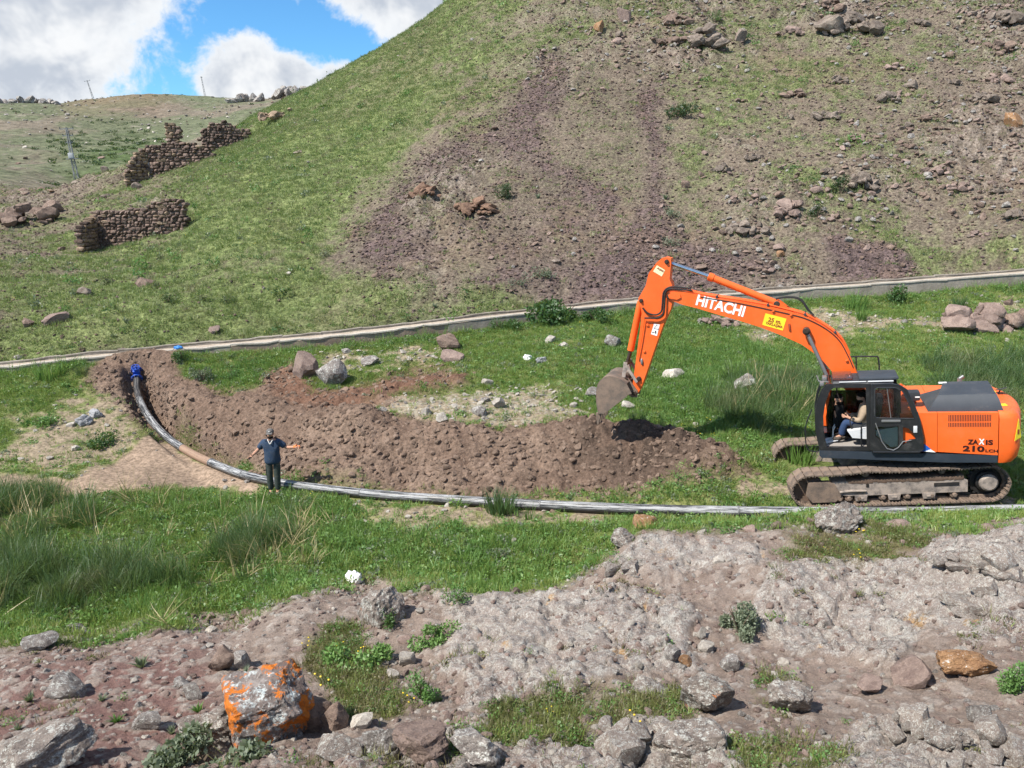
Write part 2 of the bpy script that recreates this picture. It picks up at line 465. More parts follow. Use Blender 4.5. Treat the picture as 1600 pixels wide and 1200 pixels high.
soil_d = fbm(GX, GY, 0.35, 4, 98, 0.65, True) * 0.09 + (rD - 0.5) * 0.09 * sstep(eD, 0.0, 0.35) * sstep(fbm(GX, GY, 1.2, 3, 99), -0.2, 0.4) + fbm(GX, GY, 1.5, 4, 97, 0.55, True) * 0.15 + fbm(GX, GY, 2.6, 3, 93) * 0.22 + fbm(GX, GY, 0.9, 5, 91, 0.6) * 0.20 + (cells(GX, GY, 0.33, 95)[2] - 0.5) * 0.035 * sstep(cells(GX, GY, 0.33, 95)[1], 0.0, 0.3) + n_fin * 0.05
far_d = fbm(GX, GY, 45, 4, 111) * 2.2 + fbm(GX, GY, 8, 4, 121) * 0.6
# rocky bank: blocks, slabs, crumbs
slab = np.maximum.reduce([
    region([(690, 930), (860, 930), (1000, 920), (1090, 960), (1080, 1050), (1000, 1080), (860, 1090), (700, 1110), (680, 1040), (720, 980)], 0.12),
    region([(1190, 885), (1290, 868), (1440, 882), (1490, 960), (1400, 1030), (1250, 1020), (1180, 970)], 0.10),
    region([(1470, 840), (1600, 828), (1800, 820), (1800, 1010), (1550, 1000), (1480, 950), (1440, 890)], 0.12),
    region([(880, 1160), (960, 1130), (1050, 1120), (1150, 1150), (1200, 1230), (1100, 1350), (700, 1350), (620, 1200)], 0.10),
    region([(960, 880), (1000, 835), (1100, 830), (1180, 850), (1190, 890), (1080, 910)], 0.12) * 0.8,
    region([(1370, 1105), (1480, 1130), (1640, 1165), (1700, 1300), (1300, 1300), (1280, 1180)], 0.10),
    region([(560, 1180), (640, 1150), (740, 1150), (800, 1190), (780, 1260), (560, 1260)], 0.10)])
cA, eA, rA = cells(GX + n_mid * 0.12, GY + n_fin * 0.1, 0.62, 131)
cB, eB, rB = cells(GX + n_fin * 0.05, GY - n_fin * 0.05, 0.21, 141)
cC, eC, rC = cells(GX, GY, 0.075, 151)
lump = fbm(GX, GY, 0.5, 5, 161, 0.55, True)
terr = fbm(GX, GY, 1.3, 4, 165, 0.5) * 3.2 + n_fin * 0.25
terr = (np.floor(terr) + sstep(terr - np.floor(terr), 0.0, 0.16)) / 3.2      # broken ledges
crack = 1 - sstep(eA, 0.0, 0.045)
fg_d = n_mid * 0.10 + (rB - 0.6) * 0.05 * sstep(eB, 0, 0.25) + (rC - 0.5) * 0.022 * sstep(eC, 0, 0.3) + lump * 0.03
slab_d = 0.06 + terr * 0.20 - crack * 0.06 + lump * 0.03 + (rA - 0.5) * 0.12 * sstep(eA, 0.0, 0.07) + (rB - 0.5) * 0.05 * sstep(eB, 0, 0.2) + fbm(GX, GY, 0.14, 4, 171, 0.7) * 0.03
fg_d = fg_d + slab * slab_d
# crest of the right hand outcrop
crest = np.maximum.reduce([region([(1185, 905), (1230, 870), (1300, 862), (1380, 872), (1440, 892), (1400, 930), (1250, 940)], 0.35, jit=0.5) * 0.08,
                           region([(1440, 880), (1500, 835), (1560, 850), (1640, 822), (1700, 850), (1640, 920), (1500, 920)], 0.35, jit=0.5) * 0.12,
                           region([(690, 1060), (720, 1000), (860, 960), (960, 990), (980, 1060), (820, 1085)], 0.5, jit=0.5) * 0.10])
fg_d = fg_d + crest
fadeN = sstep(GY, 3.0, 5.0)
disp = meadow_d * (1 - hill_w) * (1 - fg) * (1 - soil) + soil_d * soil * (1 - hill_w) + hill_d * hill_w * (1 - far_w) + far_d * far_w + fg_d * fg * fadeN
# spoil bank: a low ridge of thrown-up soil behind the pipe
ridge_px = [(330, 655), (450, 660), (560, 668), (700, 690), (820, 692), (940, 694), (1040, 702), (1100, 722)]
heap = np.zeros(GX.shape)
for (ua, va), (ub, vb) in zip(ridge_px[:-1], ridge_px[1:]):
    ex, ey = ub - ua, vb - va
    t = np.clip(((U0 - ua) * ex + (V0 - va) * ey) / (ex * ex + ey * ey), 0, 1)
    d = np.hypot((U0 - ua - t * ex) / PXM, (V0 - va - t * ey) / PXM * 2.2)
    heap = np.maximum(heap, 1 - sstep(d, 0.2, 1.7))
disp -= soil_red * 0.06 * (1 - hill_w)
disp += mud_dark * (0.10 + 0.22 * fbm(GX, GY, 0.55, 4, 183, 0.6, True)) * soil
disp += heap * soil * (0.34 + 0.16 * fbm(GX, GY, 1.3, 3, 181)) * (1 - hill_w)
# the channel lies in the ground: level its seat and bring the ground up to its walls
seat = sstep(BEYOND, -0.35, -0.05) * (1 - sstep(BEYOND, CHW + 0.05, CHW + 0.5))
foot = (1 - sstep(BEYOND, 0.0, 0.3))
near_foot = np.interp(A2, [-1, -0.5, -0.36, -0.2, -0.02, 0.2, 0.7], [0.22, 0.22, 0.36, 0.66, 0.7, 0.62, 0.75])
GZ = GZ + disp
GZ = GZ * (1 - seat) + seat * (ch_z - np.where(BEYOND < 0.03, near_foot, 0.45) + 0.04 * n_fin)
up_side = sstep(BEYOND, CHW + 0.02, CHW + 0.25) * (1 - sstep(BEYOND, CHW + 0.3, CHW + 1.6))
GZ = GZ * (1 - up_side) + up_side * (ch_z + 0.02 + 0.10 * (BEYOND - CHW) + 0.5 * hill_d)
# trench for the pipe where it is dug in
PP = np.array([at_y(*p) for p in PIPE_PX])
pd = np.full(GX.shape, 9.0)
pz = np.zeros(GX.shape)
ps = np.zeros(GX.shape)
pt = np.zeros(GX.shape)
selp = (GY > 13.5) & (GY < 29) & (U0 > 120)
for k in range(len(PP) - 1):
    p, q = PP[k], PP[k + 1]
    e = q - p
    t = np.clip(((GX[selp] - p[0]) * e[0] + (GY[selp] - p[1]) * e[1]) / (e[0] ** 2 + e[1] ** 2), 0, 1)
    d = np.hypot(GX[selp] - p[0] - t * e[0], GY[selp] - p[1] - t * e[1])
    cur = pd[selp]
    b = d < cur
    sgn = np.sign((GX[selp] - p[0]) * e[1] - (GY[selp] - p[1]) * e[0])
    z = ps[selp]
    ps[selp] = np.where(b, sgn, z)
    pd[selp] = np.where(b, d, cur)
    z = pz[selp]
    pz[selp] = np.where(b, p[2] + t * e[2], z)
    z = pt[selp]
    pt[selp] = np.where(b, k + t, z)
PIPE_R = 0.125
bed = pz - PIPE_R * 0.98
seatp = 1 - sstep(pd, 0.16, 0.62)
GZ = np.where(selp, GZ * (1 - seatp) + seatp * bed, GZ)
trench = sstep(pt, 12.6, 15.0) * sstep(pd, 0.25, 0.6) * (1 - sstep(pd, 0.7, 2.2))
GZ = GZ + trench * 0.42 * (1 - hill_w)
side = np.where(ps > 0, 1.0, 0.0)                     # the open trench lies on the hill side of the bend
GZ = GZ - side * sstep(pt, 12.2, 14.0) * (1 - sstep(pt, 18.3, 19.0)) * sstep(pd, 0.10, 0.2) * (1 - sstep(pd, 0.40, 0.62)) * 0.45
U1, V1, D1 = project(GX, GY, GZ)

# ---- colours (plain reflectance of what lies there)
def mixc(c, col, wgt):
    return c + (np.array(col, np.float32) - c) * wgt[..., None]


def C3(col):
    return np.broadcast_to(np.array(col, np.float32), GX.shape + (3,)).copy()


n1 = fbm(GX, GY, 2.4, 5, 201, 0.6)
n2 = fbm(GX, GY, 0.45, 4, 221, 0.65)
n3 = fbm(GX, GY, 0.11, 3, 241, 0.7)
n0 = fbm(GX, GY, 9.0, 4, 261)
# meadow
MEAD = C3((0.11, 0.14, 0.045))
MEAD = mixc(MEAD, (0.175, 0.185, 0.07), sstep(n1 + 0.5 * n2, 0.0, 0.5))
MEAD = mixc(MEAD, (0.23, 0.185, 0.13), sstep(n1 * 0.6 + n2 * 0.7 + stony * 1.3 + bare_left * 1.25 + track_ruts * 1.5, 0.45, 0.75))
MEAD = mixc(MEAD, (0.27, 0.245, 0.19), sstep(n3 + 0.4 * n2 + stony * 1.0, 0.75, 1.0) * sstep(stony, 0.1, 0.6))
# soil
SOIL = C3((0.172, 0.118, 0.088))
SOIL = mixc(SOIL, (0.225, 0.16, 0.12), sstep(n1 + 0.5 * n2, -0.1, 0.6))
SOIL = mixc(SOIL, (0.165, 0.085, 0.055), soil_red * 0.7)
SOIL = mixc(SOIL, (0.075, 0.054, 0.042), mud_dark * sstep(n1 + 0.6 * n2, -0.5, 0.2) * 0.9)
SOIL = SOIL * (1 + 0.18 * n2 + 0.15 * n3)[..., None]
PALE = C3((0.25, 0.185, 0.135)) * (1 + 0.2 * n2 + 0.15 * n1)[..., None]
# hill
HB = mixc(C3((0.18, 0.145, 0.11)), (0.135, 0.108, 0.085), sstep(n1, -0.1, 0.5))
HB = mixc(HB, (0.225, 0.155, 0.11), sstep(n0 + 0.4 * n1, 0.15, 0.6) * 0.6)
gw = sstep(green + 0.03 + 0.38 * n1 + 0.28 * n2 + 0.22 * n3 + 0.15 * n0, 0.28, 0.82)
HG = mixc(C3((0.148, 0.182, 0.07)), (0.195, 0.225, 0.092), sstep(n1 + 0.3 * n0, -0.1, 0.5))
HG = mixc(HG, (0.165, 0.155, 0.09), sstep(n0 - 0.3 * n1, 0.05, 0.5) * 0.7)
HILL = HB + (HG - HB) * gw[..., None]
SCR = mixc(C3((0.118, 0.086, 0.082)), (0.152, 0.11, 0.102), sstep(n2 + n3, -0.2, 0.6))
SCR = mixc(SCR, (0.165, 0.115, 0.088), sstep(n1, 0.1, 0.5) * 0.6)
sw = sstep(scree + 0.42 * n1 + 0.44 * n2 + 0.16 * n0 - 0.08, 0.18, 0.82)
HILL = HILL + (SCR - HILL) * sw[..., None]
HILL = mixc(HILL, (0.235, 0.195, 0.165), sstep(hill_rock, 0.14, 0.5) * sstep(n2 + 0.5 * n3, -0.2, 0.3) * 0.75)
HILL = HILL * (1 + 0.42 * n3 + 0.2 * n2)[..., None]
# distance
FAR = mixc(C3((0.125, 0.138, 0.082)), (0.17, 0.145, 0.11), sstep(n0 * 0.5 + fbm(GX, GY, 30, 4, 281) + 0.2 * n1, -0.05, 0.45))
FAR = mixc(FAR, (0.06, 0.095, 0.03), region([(95, 225), (200, 205), (260, 225), (250, 262), (120, 270)], 6.0) * sstep(n0 + 0.5 * n1, -0.2, 0.3))
FAR = mixc(FAR, (0.2, 0.12, 0.085), region([(110, 162), (150, 150), (260, 149), (240, 158)], 8.0) * 0.8)
FAR = mixc(FAR, (0.24, 0.21, 0.17), sstep(fbm(GX, GY, 3.0, 3, 291), 0.45, 0.6) * 0.6)
# rocky bank
RED = region([(-300, 1085), (120, 1020), (330, 1000), (350, 1060), (330, 1140), (300, 1220), (60, 1260), (-300, 1260)], 0.4)
OLIVE = np.maximum(region([(1215, 825), (1300, 815), (1440, 830), (1455, 862), (1390, 888), (1250, 880), (1200, 850)], 0.3), region([(960, 850), (1050, 845), (1110, 880), (1040, 900), (970, 890)], 0.3) * 0.5)
FGG = np.maximum.reduce([OLIVE * 0.9, region([(495, 1000), (560, 985), (610, 1010), (600, 1120), (560, 1130), (500, 1090)], 0.3), region([(740, 1105), (860, 1085), (1040, 1085), (1130, 1110), (1040, 1135), (860, 1160), (760, 1150)], 0.25) * 0.9,
                         region([(1180, 1050), (1290, 1070), (1280, 1110), (1190, 1100)], 0.2) * 0.7, region([(1130, 1150), (1250, 1130), (1330, 1180), (1300, 1240), (1130, 1240)], 0.2) * 0.7, region([(60, 985), (200, 985), (260, 1010), (100, 1030)], 0.3) * 0.5])
FG = mixc(C3((0.245, 0.192, 0.16)), (0.18, 0.135, 0.112), sstep(n1 + 0.6 * n2, -0.2, 0.5))
FG = mixc(FG, (0.185, 0.105, 0.092), RED * 0.85)
FG = mixc(FG, (0.33, 0.275, 0.235), sstep(rB, 0.55, 0.85) * sstep(eB, 0.05, 0.2) * 0.8)
FG = mixc(FG, (0.40, 0.36, 0.32), sstep(rC, 0.8, 0.95) * sstep(eC, 0.05, 0.25) * 0.8)
ROCK = mixc(C3((0.305, 0.258, 0.228)), (0.225, 0.172, 0.152), sstep(n1 + 0.5 * n2, 0.0, 0.6))
lich = fbm(GX, GY, 0.22, 5, 401, 0.75)
ROCK = mixc(ROCK, (0.40, 0.385, 0.35), sstep(lich + 0.25 * n1, 0.10, 0.5) * 0.6)
ROCK = mixc(ROCK, (0.075, 0.07, 0.065), sstep(fbm(GX, GY, 0.11, 4, 421, 0.75), 0.34, 0.5) * 0.8)
ROCK = mixc(ROCK, (0.44, 0.25, 0.08), sstep(fbm(GX, GY, 0.5, 5, 441, 0.75), 0.40, 0.55) * 0.65)
ROCKW = sstep(slab + 0.4 * n2 + 0.25 * n1, 0.3, 0.75)
FG = FG + (ROCK - FG) * ROCKW[..., None]
FG = mixc(FG, (0.14, 0.125, 0.052), sstep(FGG + 0.35 * n2, 0.3, 0.8) * 0.85)
FG = FG * (0.93 + 0.16 * n3)[..., None]

CC = MEAD
CC = CC + (PALE - CC) * sstep(soil_pale + 0.3 * n2, 0.3, 0.7)[..., None]
CC = CC + (SOIL - CC) * soil[..., None]
CC = CC + (HILL - CC) * hill_w[..., None]
CC = CC + (FAR - CC) * far_w[..., None]
CC = CC + (FG - CC) * fg[..., None]
CC = np.clip(CC, 0.012, 0.75)


# ------------------------------------------------------------------ materials
MATS = {}


def material(name):
    m = bpy.data.materials.new(name)
    m.use_nodes = True
    t = NT(m.node_tree)
    return m, t


def finish(t, col, rough=0.9, bump=None, strength=0.3, dist=0.02, spec=0.25, metal=0.0, coat=0.0):
    p = t.n('ShaderNodeBsdfPrincipled')
    if isinstance(col, (tuple, list)) and len(col) == 3:
        col = (*col, 1)
    t.put(p.inputs['Base Color'], col)
    t.put(p.inputs['Roughness'], rough)
    p.inputs['Specular IOR Level'].default_value = spec
    t.put(p.inputs['Metallic'], metal)
    p.inputs['Coat Weight'].default_value = coat
    if bump is not None:
        b = t.n('ShaderNodeBump')
        b.inputs['Strength'].default_value = strength
        b.inputs['Distance'].default_value = dist
        t.put(b.inputs['Height'], bump)
        t.put(p.inputs['Normal'], b.outputs[0])
    o = t.n('ShaderNodeOutputMaterial')
    t.put(o.inputs[0], p.outputs[0])
    return p


def ground_mat(name, scale, strength, dist, var=0.5):
    m, t = material(name)
    pos = t.n('ShaderNodeNewGeometry').outputs['Position']
    at = t.n('ShaderNodeAttribute', attribute_name='Col').outputs['Color']
    f = t.noise(pos, scale, 8, 0.72)
    v = t.ss(f, 0.3, 0.7, 1 - var, 1 + var)
    col = t.mix(1.0, at, t.n('ShaderNodeCombineXYZ', i_0=v, i_1=v, i_2=v).outputs[0], 'MULTIPLY')
    finish(t, col, 0.95, f, strength, dist, 0.12)
    return m


def bank_mat(name):
    m, t = material(name)
    pos = t.n('ShaderNodeNewGeometry').outputs['Position']
    at = t.n('ShaderNodeAttribute', attribute_name='Col').outputs['Color']
    rk = t.n('ShaderNodeAttribute', attribute_name='rock').outputs['Fac']
    f = t.noise(pos, 38.0, 8, 0.78)
    g = t.noise(pos, 11.0, 7, 0.75)
    d = t.noise(pos, 70.0, 4, 0.7)
    v = t.ss(f, 0.3, 0.7, 0.72, 1.36)
    col = t.mix(1.0, at, t.n('ShaderNodeCombineXYZ', i_0=v, i_1=v, i_2=v).outputs[0], 'MULTIPLY')
    grow = t.m('ADD', t.m('MULTIPLY', f, 0.65), t.m('MULTIPLY', g, 0.45))
    li = t.m('MULTIPLY', t.ss(grow, 0.545, 0.61), t.m('MULTIPLY', rk, 0.78))
    col = t.mix(li, col, (0.47, 0.46, 0.42))
    dk = t.m('MULTIPLY', t.ss(t.m('ADD', t.m('MULTIPLY', d, 0.6), t.m('MULTIPLY', t.noise(pos, 19.0, 5, 0.7), 0.4)), 0.54, 0.60), t.m('ADD', 0.15, t.m('MULTIPLY', rk, 0.45)))
    col = t.mix(dk, col, (0.085, 0.078, 0.07))
    finish(t, col, 0.95, t.m('ADD', t.m('MULTIPLY', f, 0.7), g), 1.0, 0.035, 0.1)
    return m


GROUND_M = {'meadow': ground_mat('meadow earth', 9.0, 0.6, 0.04), 'soil_bank': ground_mat('dug soil', 11.0, 1.0, 0.09, 0.42), 'hillside': ground_mat('hill turf and scree', 8.0, 1.0, 0.12, 0.6),
            'distant_hills': ground_mat('far turf', 0.6, 0.8, 0.6, 0.45), 'rocky_bank': bank_mat('lichened rock and earth')}


def grid_faces_mesh(name, cellmask, mat, label):
    """the cells of the terrain sheet that belong to one piece of ground"""
    jj, ii = np.nonzero(cellmask)
    q = np.stack([jj * NA + ii, jj * NA + ii + 1, (jj + 1) * NA + ii + 1, (jj + 1) * NA + ii], 1)
    used, inv = np.unique(q, return_inverse=True)
    inv = inv.reshape(q.shape)
    me = bpy.data.meshes.new(name)
    co = np.stack([GX.ravel()[used], GY.ravel()[used], GZ.ravel()[used]], 1).astype(np.float32)
    me.vertices.add(len(used))
    me.vertices.foreach_set('co', co.ravel())
    me.loops.add(inv.size)
    me.loops.foreach_set('vertex_index', inv.astype(np.int32).ravel())
    me.polygons.add(len(q))
    me.polygons.foreach_set('loop_start', np.arange(len(q), dtype=np.int32) * 4)
    me.polygons.foreach_set('use_smooth', np.ones(len(q), bool))
    me.update()
    ca = me.color_attributes.new('Col', 'FLOAT_COLOR', 'POINT')
    rgba = np.ones((len(used), 4), np.float32)
    rgba[:, :3] = CC.reshape(-1, 3)[used]
    ca.data.foreach_set('color', rgba.ravel())
    ra = me.attributes.new('rock', 'FLOAT', 'POINT')
    ra.data.foreach_set('value', ROCKW.ravel()[used].astype(np.float32))
    me.materials.append(mat)
    o = bpy.data.objects.new(name, me)
    COL.objects.link(o)
    o['kind'] = 'structure'
    o['label'] = label
    return o


def cellavg(f):
    return (f[:-1, :-1] + f[1:, :-1] + f[:-1, 1:] + f[1:, 1:]) / 4


k_far = cellavg(GY) > 92
k_hill = (cellavg(BEYOND) > CHW * 0.5) & ~k_far
k_fg = (cellavg(fg) > 0.5) & ~k_hill & ~k_far
k_soil = (cellavg(soil) > 0.5) & ~k_hill & ~k_far & ~k_fg
k_mead = ~(k_far | k_hill | k_fg | k_soil)
grid_faces_mesh('meadow', k_mead, GROUND_M['meadow'], 'green grassy valley floor with bare patches between rocky bank and hill')
grid_faces_mesh('soil_bank', k_soil, GROUND_M['soil_bank'], 'freshly dug brown soil heaped behind the long pipe')
grid_faces_mesh('hillside', k_hill, GROUND_M['hillside'], 'steep hillside of green turf and purple brown scree')
grid_faces_mesh('distant_hills', k_far, GROUND_M['distant_hills'], 'far grassy plateau slope under the clouds')
grid_faces_mesh('rocky_bank', k_fg, GROUND_M['rocky_bank'], 'stony pinkish bank with lichen covered rock slabs')
# ------------------------------------------------------------------ mesh helpers
def tag(o, label=None, cat=None, group=None, kind=None):
    for k, v in (('label', label), ('category', cat), ('group', group), ('kind', kind)):
        if v:
            o[k] = v
    return o


def empty(name, loc=(0, 0, 0), mat=None):
    o = bpy.data.objects.new(name, None)
    o.empty_display_size = 0.2
    COL.objects.link(o)
    if mat is not None:
        o.matrix_world = mat
    else:
        o.location = loc
    return o


def link(name, me, mat=None, parent=None, loc=None, rot=None, scale=None):
    o = bpy.data.objects.new(name, me)
    COL.objects.link(o)
    if mat is not None and not me.materials:
        me.materials.append(mat)
    if parent is not None:
        o.parent = parent
    if loc is not None:
        o.location = loc
    if rot is not None:
        o.rotation_euler = rot
    if scale is not None:
        o.scale = scale
    return o


def smooth(me, ang=35):
    me.polygons.foreach_set('use_smooth', np.ones(len(me.polygons), bool))
    try:
        me.set_sharp_from_angle(angle=rad(ang))
    except Exception:
        pass


class Shape:
    """collects solids of one part"""
    def __init__(self):
        self.bm = bmesh.new()

    def _merge(self, tb, bev=0.0, seg=2, xf=None):
        if bev > 0:
            ed = [e for e in tb.edges if len(e.link_faces) == 2 and e.calc_face_angle(0) > rad(28)]
            bmesh.ops.bevel(tb, geom=ed, offset=bev, segments=seg, profile=0.6, affect='EDGES', clamp_overlap=True)
        bmesh.ops.recalc_face_normals(tb, faces=tb.faces)
        if xf is not None:
            bmesh.ops.transform(tb, matrix=xf, verts=tb.verts)
        me = bpy.data.meshes.new('tmp')
        tb.to_mesh(me)
        tb.free()
        self.bm.from_mesh(me)
        bpy.data.meshes.remove(me)
        return self

    def box(self, c, s, rot=None, bev=0.0):
        tb = bmesh.new()
        bmesh.ops.create_cube(tb, size=1.0)
        bmesh.ops.transform(tb, matrix=Matrix.Diagonal((*s, 1)), verts=tb.verts)
        M = Matrix.Translation(c) @ (Euler(rot).to_matrix().to_4x4() if rot else Matrix.Identity(4))
        return self._merge(tb, bev, 2, M)

    def hexa(self, pts, bev=0.0):
        """eight corners: four below, four above"""
        tb = bmesh.new()
        v = [tb.verts.new(p) for p in pts]
        for f in ((0, 1, 2, 3), (4, 5, 6, 7), (0, 1, 5, 4), (1, 2, 6, 5), (2, 3, 7, 6), (3, 0, 4, 7)):
            tb.faces.new([v[i] for i in f])
        return self._merge(tb, bev)

    def prism(self, prof, y0, y1, bev=0.0, seg=2):
        """profile in x, z pushed through from y0 to y1"""
        tb = bmesh.new()
        a = [tb.verts.new((x, y0, z)) for x, z in prof]
        b = [tb.verts.new((x, y1, z)) for x, z in prof]
        n = len(prof)
        tb.faces.new(a)
        tb.faces.new(b)
        for i in range(n):
            tb.faces.new([a[i], a[(i + 1) % n], b[(i + 1) % n], b[i]])
        return self._merge(tb, bev, seg)

    def plate(self, loops, y0, y1):
        """flat plate with openings: outline and holes in x, z"""
        tb = bmesh.new()
        flat = [Vector((x, z, 0)) for lp in loops for x, z in lp]
        tris = tessellate_polygon([[Vector((x, z, 0)) for x, z in lp] for lp in loops])
        A = [tb.verts.new((p.x, y0, p.y)) for p in flat]
        Bv = [tb.verts.new((p.x, y1, p.y)) for p in flat]
        for t in tris:
            if len(set(t)) == 3:
                try:
                    tb.faces.new([A[i] for i in t])
                    tb.faces.new([Bv[i] for i in reversed(t)])
                except ValueError:
                    pass
        o = 0
        for lp in loops:
            n = len(lp)
            for i in range(n):
                tb.faces.new([A[o + i], A[o + (i + 1) % n], Bv[o + (i + 1) % n], Bv[o + i]])
            o += n
        return self._merge(tb)

    def cyl(self, p0, p1, r0, r1=None, seg=18, bev=0.0):
        p0, p1 = Vector(p0), Vector(p1)
        d = p1 - p0
        tb = bmesh.new()
        bmesh.ops.create_cone(tb, cap_ends=True, cap_tris=False, segments=seg, radius1=r0, radius2=r0 if r1 is None else r1, depth=d.length)
        M = Matrix.Translation((p0 + p1) / 2) @ d.to_track_quat('Z', 'Y').to_matrix().to_4x4()
        return self._merge(tb, bev, 1, M)

    def tube(self, pts, r, seg=8, closed=False, cap=True):
        pts = [Vector(p) for p in pts]
        rr = r if isinstance(r, (list, tuple)) else [r] * len(pts)
        tb = bmesh.new()
        rings, n = [], len(pts)
        up = Vector((0.13, 0.21, 0.97)).normalized()
        for i, p in enumerate(pts):
            a = pts[i - 1] if (i or closed) else p
            b = pts[(i + 1) % n] if (i < n - 1 or closed) else p
            t = (b - a).normalized()
            s = t.cross(up)
            if s.length < 0.05:
                s = t.cross(Vector((1, 0, 0)))
            s.normalize()
            q = s.cross(t)
            rings.append([tb.verts.new(p + (s * math.cos(2 * math.pi * k / seg) + q * math.sin(2 * math.pi * k / seg)) * rr[i]) for k in range(seg)])
        for i in range(n if closed else n - 1):
            A, Bn = rings[i], rings[(i + 1) % n]
            for k in range(seg):
                tb.faces.new([A[k], A[(k + 1) % seg], Bn[(k + 1) % seg], Bn[k]])
        if cap and not closed:
            tb.faces.new(rings[0])
            tb.faces.new(rings[-1])
        return self._merge(tb)

    def ball(self, c, s, sub=2):
        tb = bmesh.new()
        bmesh.ops.create_icosphere(tb, subdivisions=sub, radius=1.0)
        s = (s, s, s) if isinstance(s, (int, float)) else s
        return self._merge(tb, 0, 2, Matrix.Translation(c) @ Matrix.Diagonal((*s, 1)))

    def done(self, name, mat, parent=None, xf=None, ang=35):
        me = bpy.data.meshes.new(name)
        if xf is not None:
            bmesh.ops.transform(self.bm, matrix=xf, verts=self.bm.verts)
        self.bm.to_mesh(me)
        self.bm.free()
        smooth(me, ang)
        return link(name, me, mat, parent)


def catmull(pts, k=8):
    P = [Vector(p) for p in pts]
    P = [P[0] * 2 - P[1]] + P + [P[-1] * 2 - P[-2]]
    out = []
    for i in range(1, len(P) - 2):
        for j in range(k):
            t = j / k
            a, b, c, d = P[i - 1], P[i], P[i + 1], P[i + 2]
            out.append(0.5 * ((2 * b) + (c - a) * t + (2 * a - 5 * b + 4 * c - d) * t * t + (3 * b - a - 3 * c + d) * t ** 3))
    out.append(P[-2].copy())
    return out


# ---- paint-like materials
def paint(name, col, rough=0.42, dirt=0.25, dirt_col=(0.21, 0.16, 0.12), scale=2.5, spec=0.4, metal=0.0, coat=0.0, bump=0.0, lo=0.5, hi=0.78, streak=0.0):
    m, t = material(name)
    tc = t.n('ShaderNodeTexCoord').outputs['Object']
    n = t.noise(tc, scale, 8, 0.68)
    g = t.noise(tc, scale * 14, 5, 0.7)
    f = t.m('MULTIPLY', t.ss(t.m('ADD', n, t.m('MULTIPLY', t.m('SUBTRACT', g, 0.5), 0.5)), lo, hi), dirt)
    c = t.mix(f, col, dirt_col)
    if streak:                                            # runs of dust and grease down the panels, dust lying on top
        sv = t.n('ShaderNodeMapping', i_Vector=tc, i_Scale=(9.0, 9.0, 0.8)).outputs[0]
        sn = t.noise(sv, 1.0, 6, 0.7)
        c = t.mix(t.m('MULTIPLY', t.ss(sn, 0.56, 0.74), streak * 0.5), c, (0.30, 0.12, 0.055))
        nz = t.n('ShaderNodeSeparateXYZ', i_0=t.n('ShaderNodeNewGeometry').outputs['Normal']).outputs[2]
        c = t.mix(t.m('MULTIPLY', t.m('MULTIPLY', t.ss(nz, 0.5, 0.9), t.ss(g, 0.3, 0.6)), streak * 0.75), c, (0.50, 0.19, 0.085))
        c = t.mix(t.m('MULTIPLY', t.ss(t.noise(tc, 22.0, 4, 0.6), 0.66, 0.70), streak * 0.9), c, (0.16, 0.075, 0.045))
    v = t.ss(n, 0.25, 0.75, 0.88, 1.1)
    c = t.mix(1.0, c, t.n('ShaderNodeCombineXYZ', i_0=v, i_1=v, i_2=v).outputs[0], 'MULTIPLY')
    r = t.m('ADD', rough, t.m('MULTIPLY', f, 0.6), clamp=True)
    finish(t, c, r, g if bump else None, bump, 0.01, spec, metal, coat)
    return m


ORANGE = paint('orange machine paint', (0.84, 0.128, 0.018), 0.38, 0.35, (0.52, 0.15, 0.055), 1.3, 0.45, lo=0.42, hi=0.8, streak=0.4)
BLACKP = paint('black cab paint', (0.018, 0.019, 0.021), 0.34, 0.35, (0.12, 0.11, 0.10), 3.0, 0.45)
DKGREY = paint('dark grey steel', (0.035, 0.038, 0.043), 0.45, 0.35, (0.14, 0.12, 0.1), 3.0, 0.4)
NAVY = paint('dark blue grey skirt', (0.028, 0.038, 0.052), 0.4, 0.25, (0.12, 0.1, 0.085), 2.5, 0.4)
PLASTIC = paint('black hood plastic', (0.045, 0.052, 0.062), 0.5, 0.30, (0.16, 0.14, 0.12), 2.0, 0.4)
MUDDY = paint('muddy steel', (0.10, 0.085, 0.075), 0.8, 0.95, (0.225, 0.165, 0.125), 3.5, 0.2, bump=0.5, lo=0.3, hi=0.6)
MUDPALE = paint('dried mud steel', (0.15, 0.135, 0.125), 0.85, 0.95, (0.36, 0.30, 0.255), 5.0, 0.15, bump=0.4, lo=0.28, hi=0.6)
MUD = paint('caked mud', (0.145, 0.10, 0.075), 0.95, 0.8, (0.22, 0.16, 0.12), 6.0, 0.1, bump=0.9)
BUCKETM = paint('worn bucket steel', (0.115, 0.095, 0.08), 0.6, 0.85, (0.235, 0.17, 0.13), 2.6, 0.35, metal=0.1, bump=0.15, lo=0.3, hi=0.65)
CHROME = paint('chromed rod', (0.55, 0.60, 0.64), 0.16, 0.10, (0.25, 0.22, 0.2), 3.0, 0.5, metal=0.9)
STEEL = paint('grey steel', (0.22, 0.22, 0.22), 0.4, 0.4, (0.2, 0.17, 0.14), 4.0, 0.4, metal=0.4)
RUBBER = paint('black rubber', (0.022, 0.021, 0.021), 0.6, 0.4, (0.10, 0.08, 0.07), 5.0, 0.3)
PINM = paint('greasy pin', (0.045, 0.03, 0.022), 0.4, 0.5, (0.10, 0.07, 0.05), 8.0, 0.4)
WHITEP = paint('white lettering', (0.82, 0.82, 0.80), 0.5, 0.06)
BLACKL = paint('black lettering', (0.03, 0.006, 0.006), 0.5, 0.05)
YELLOW = paint('yellow sign', (0.88, 0.66, 0.03), 0.45, 0.08)
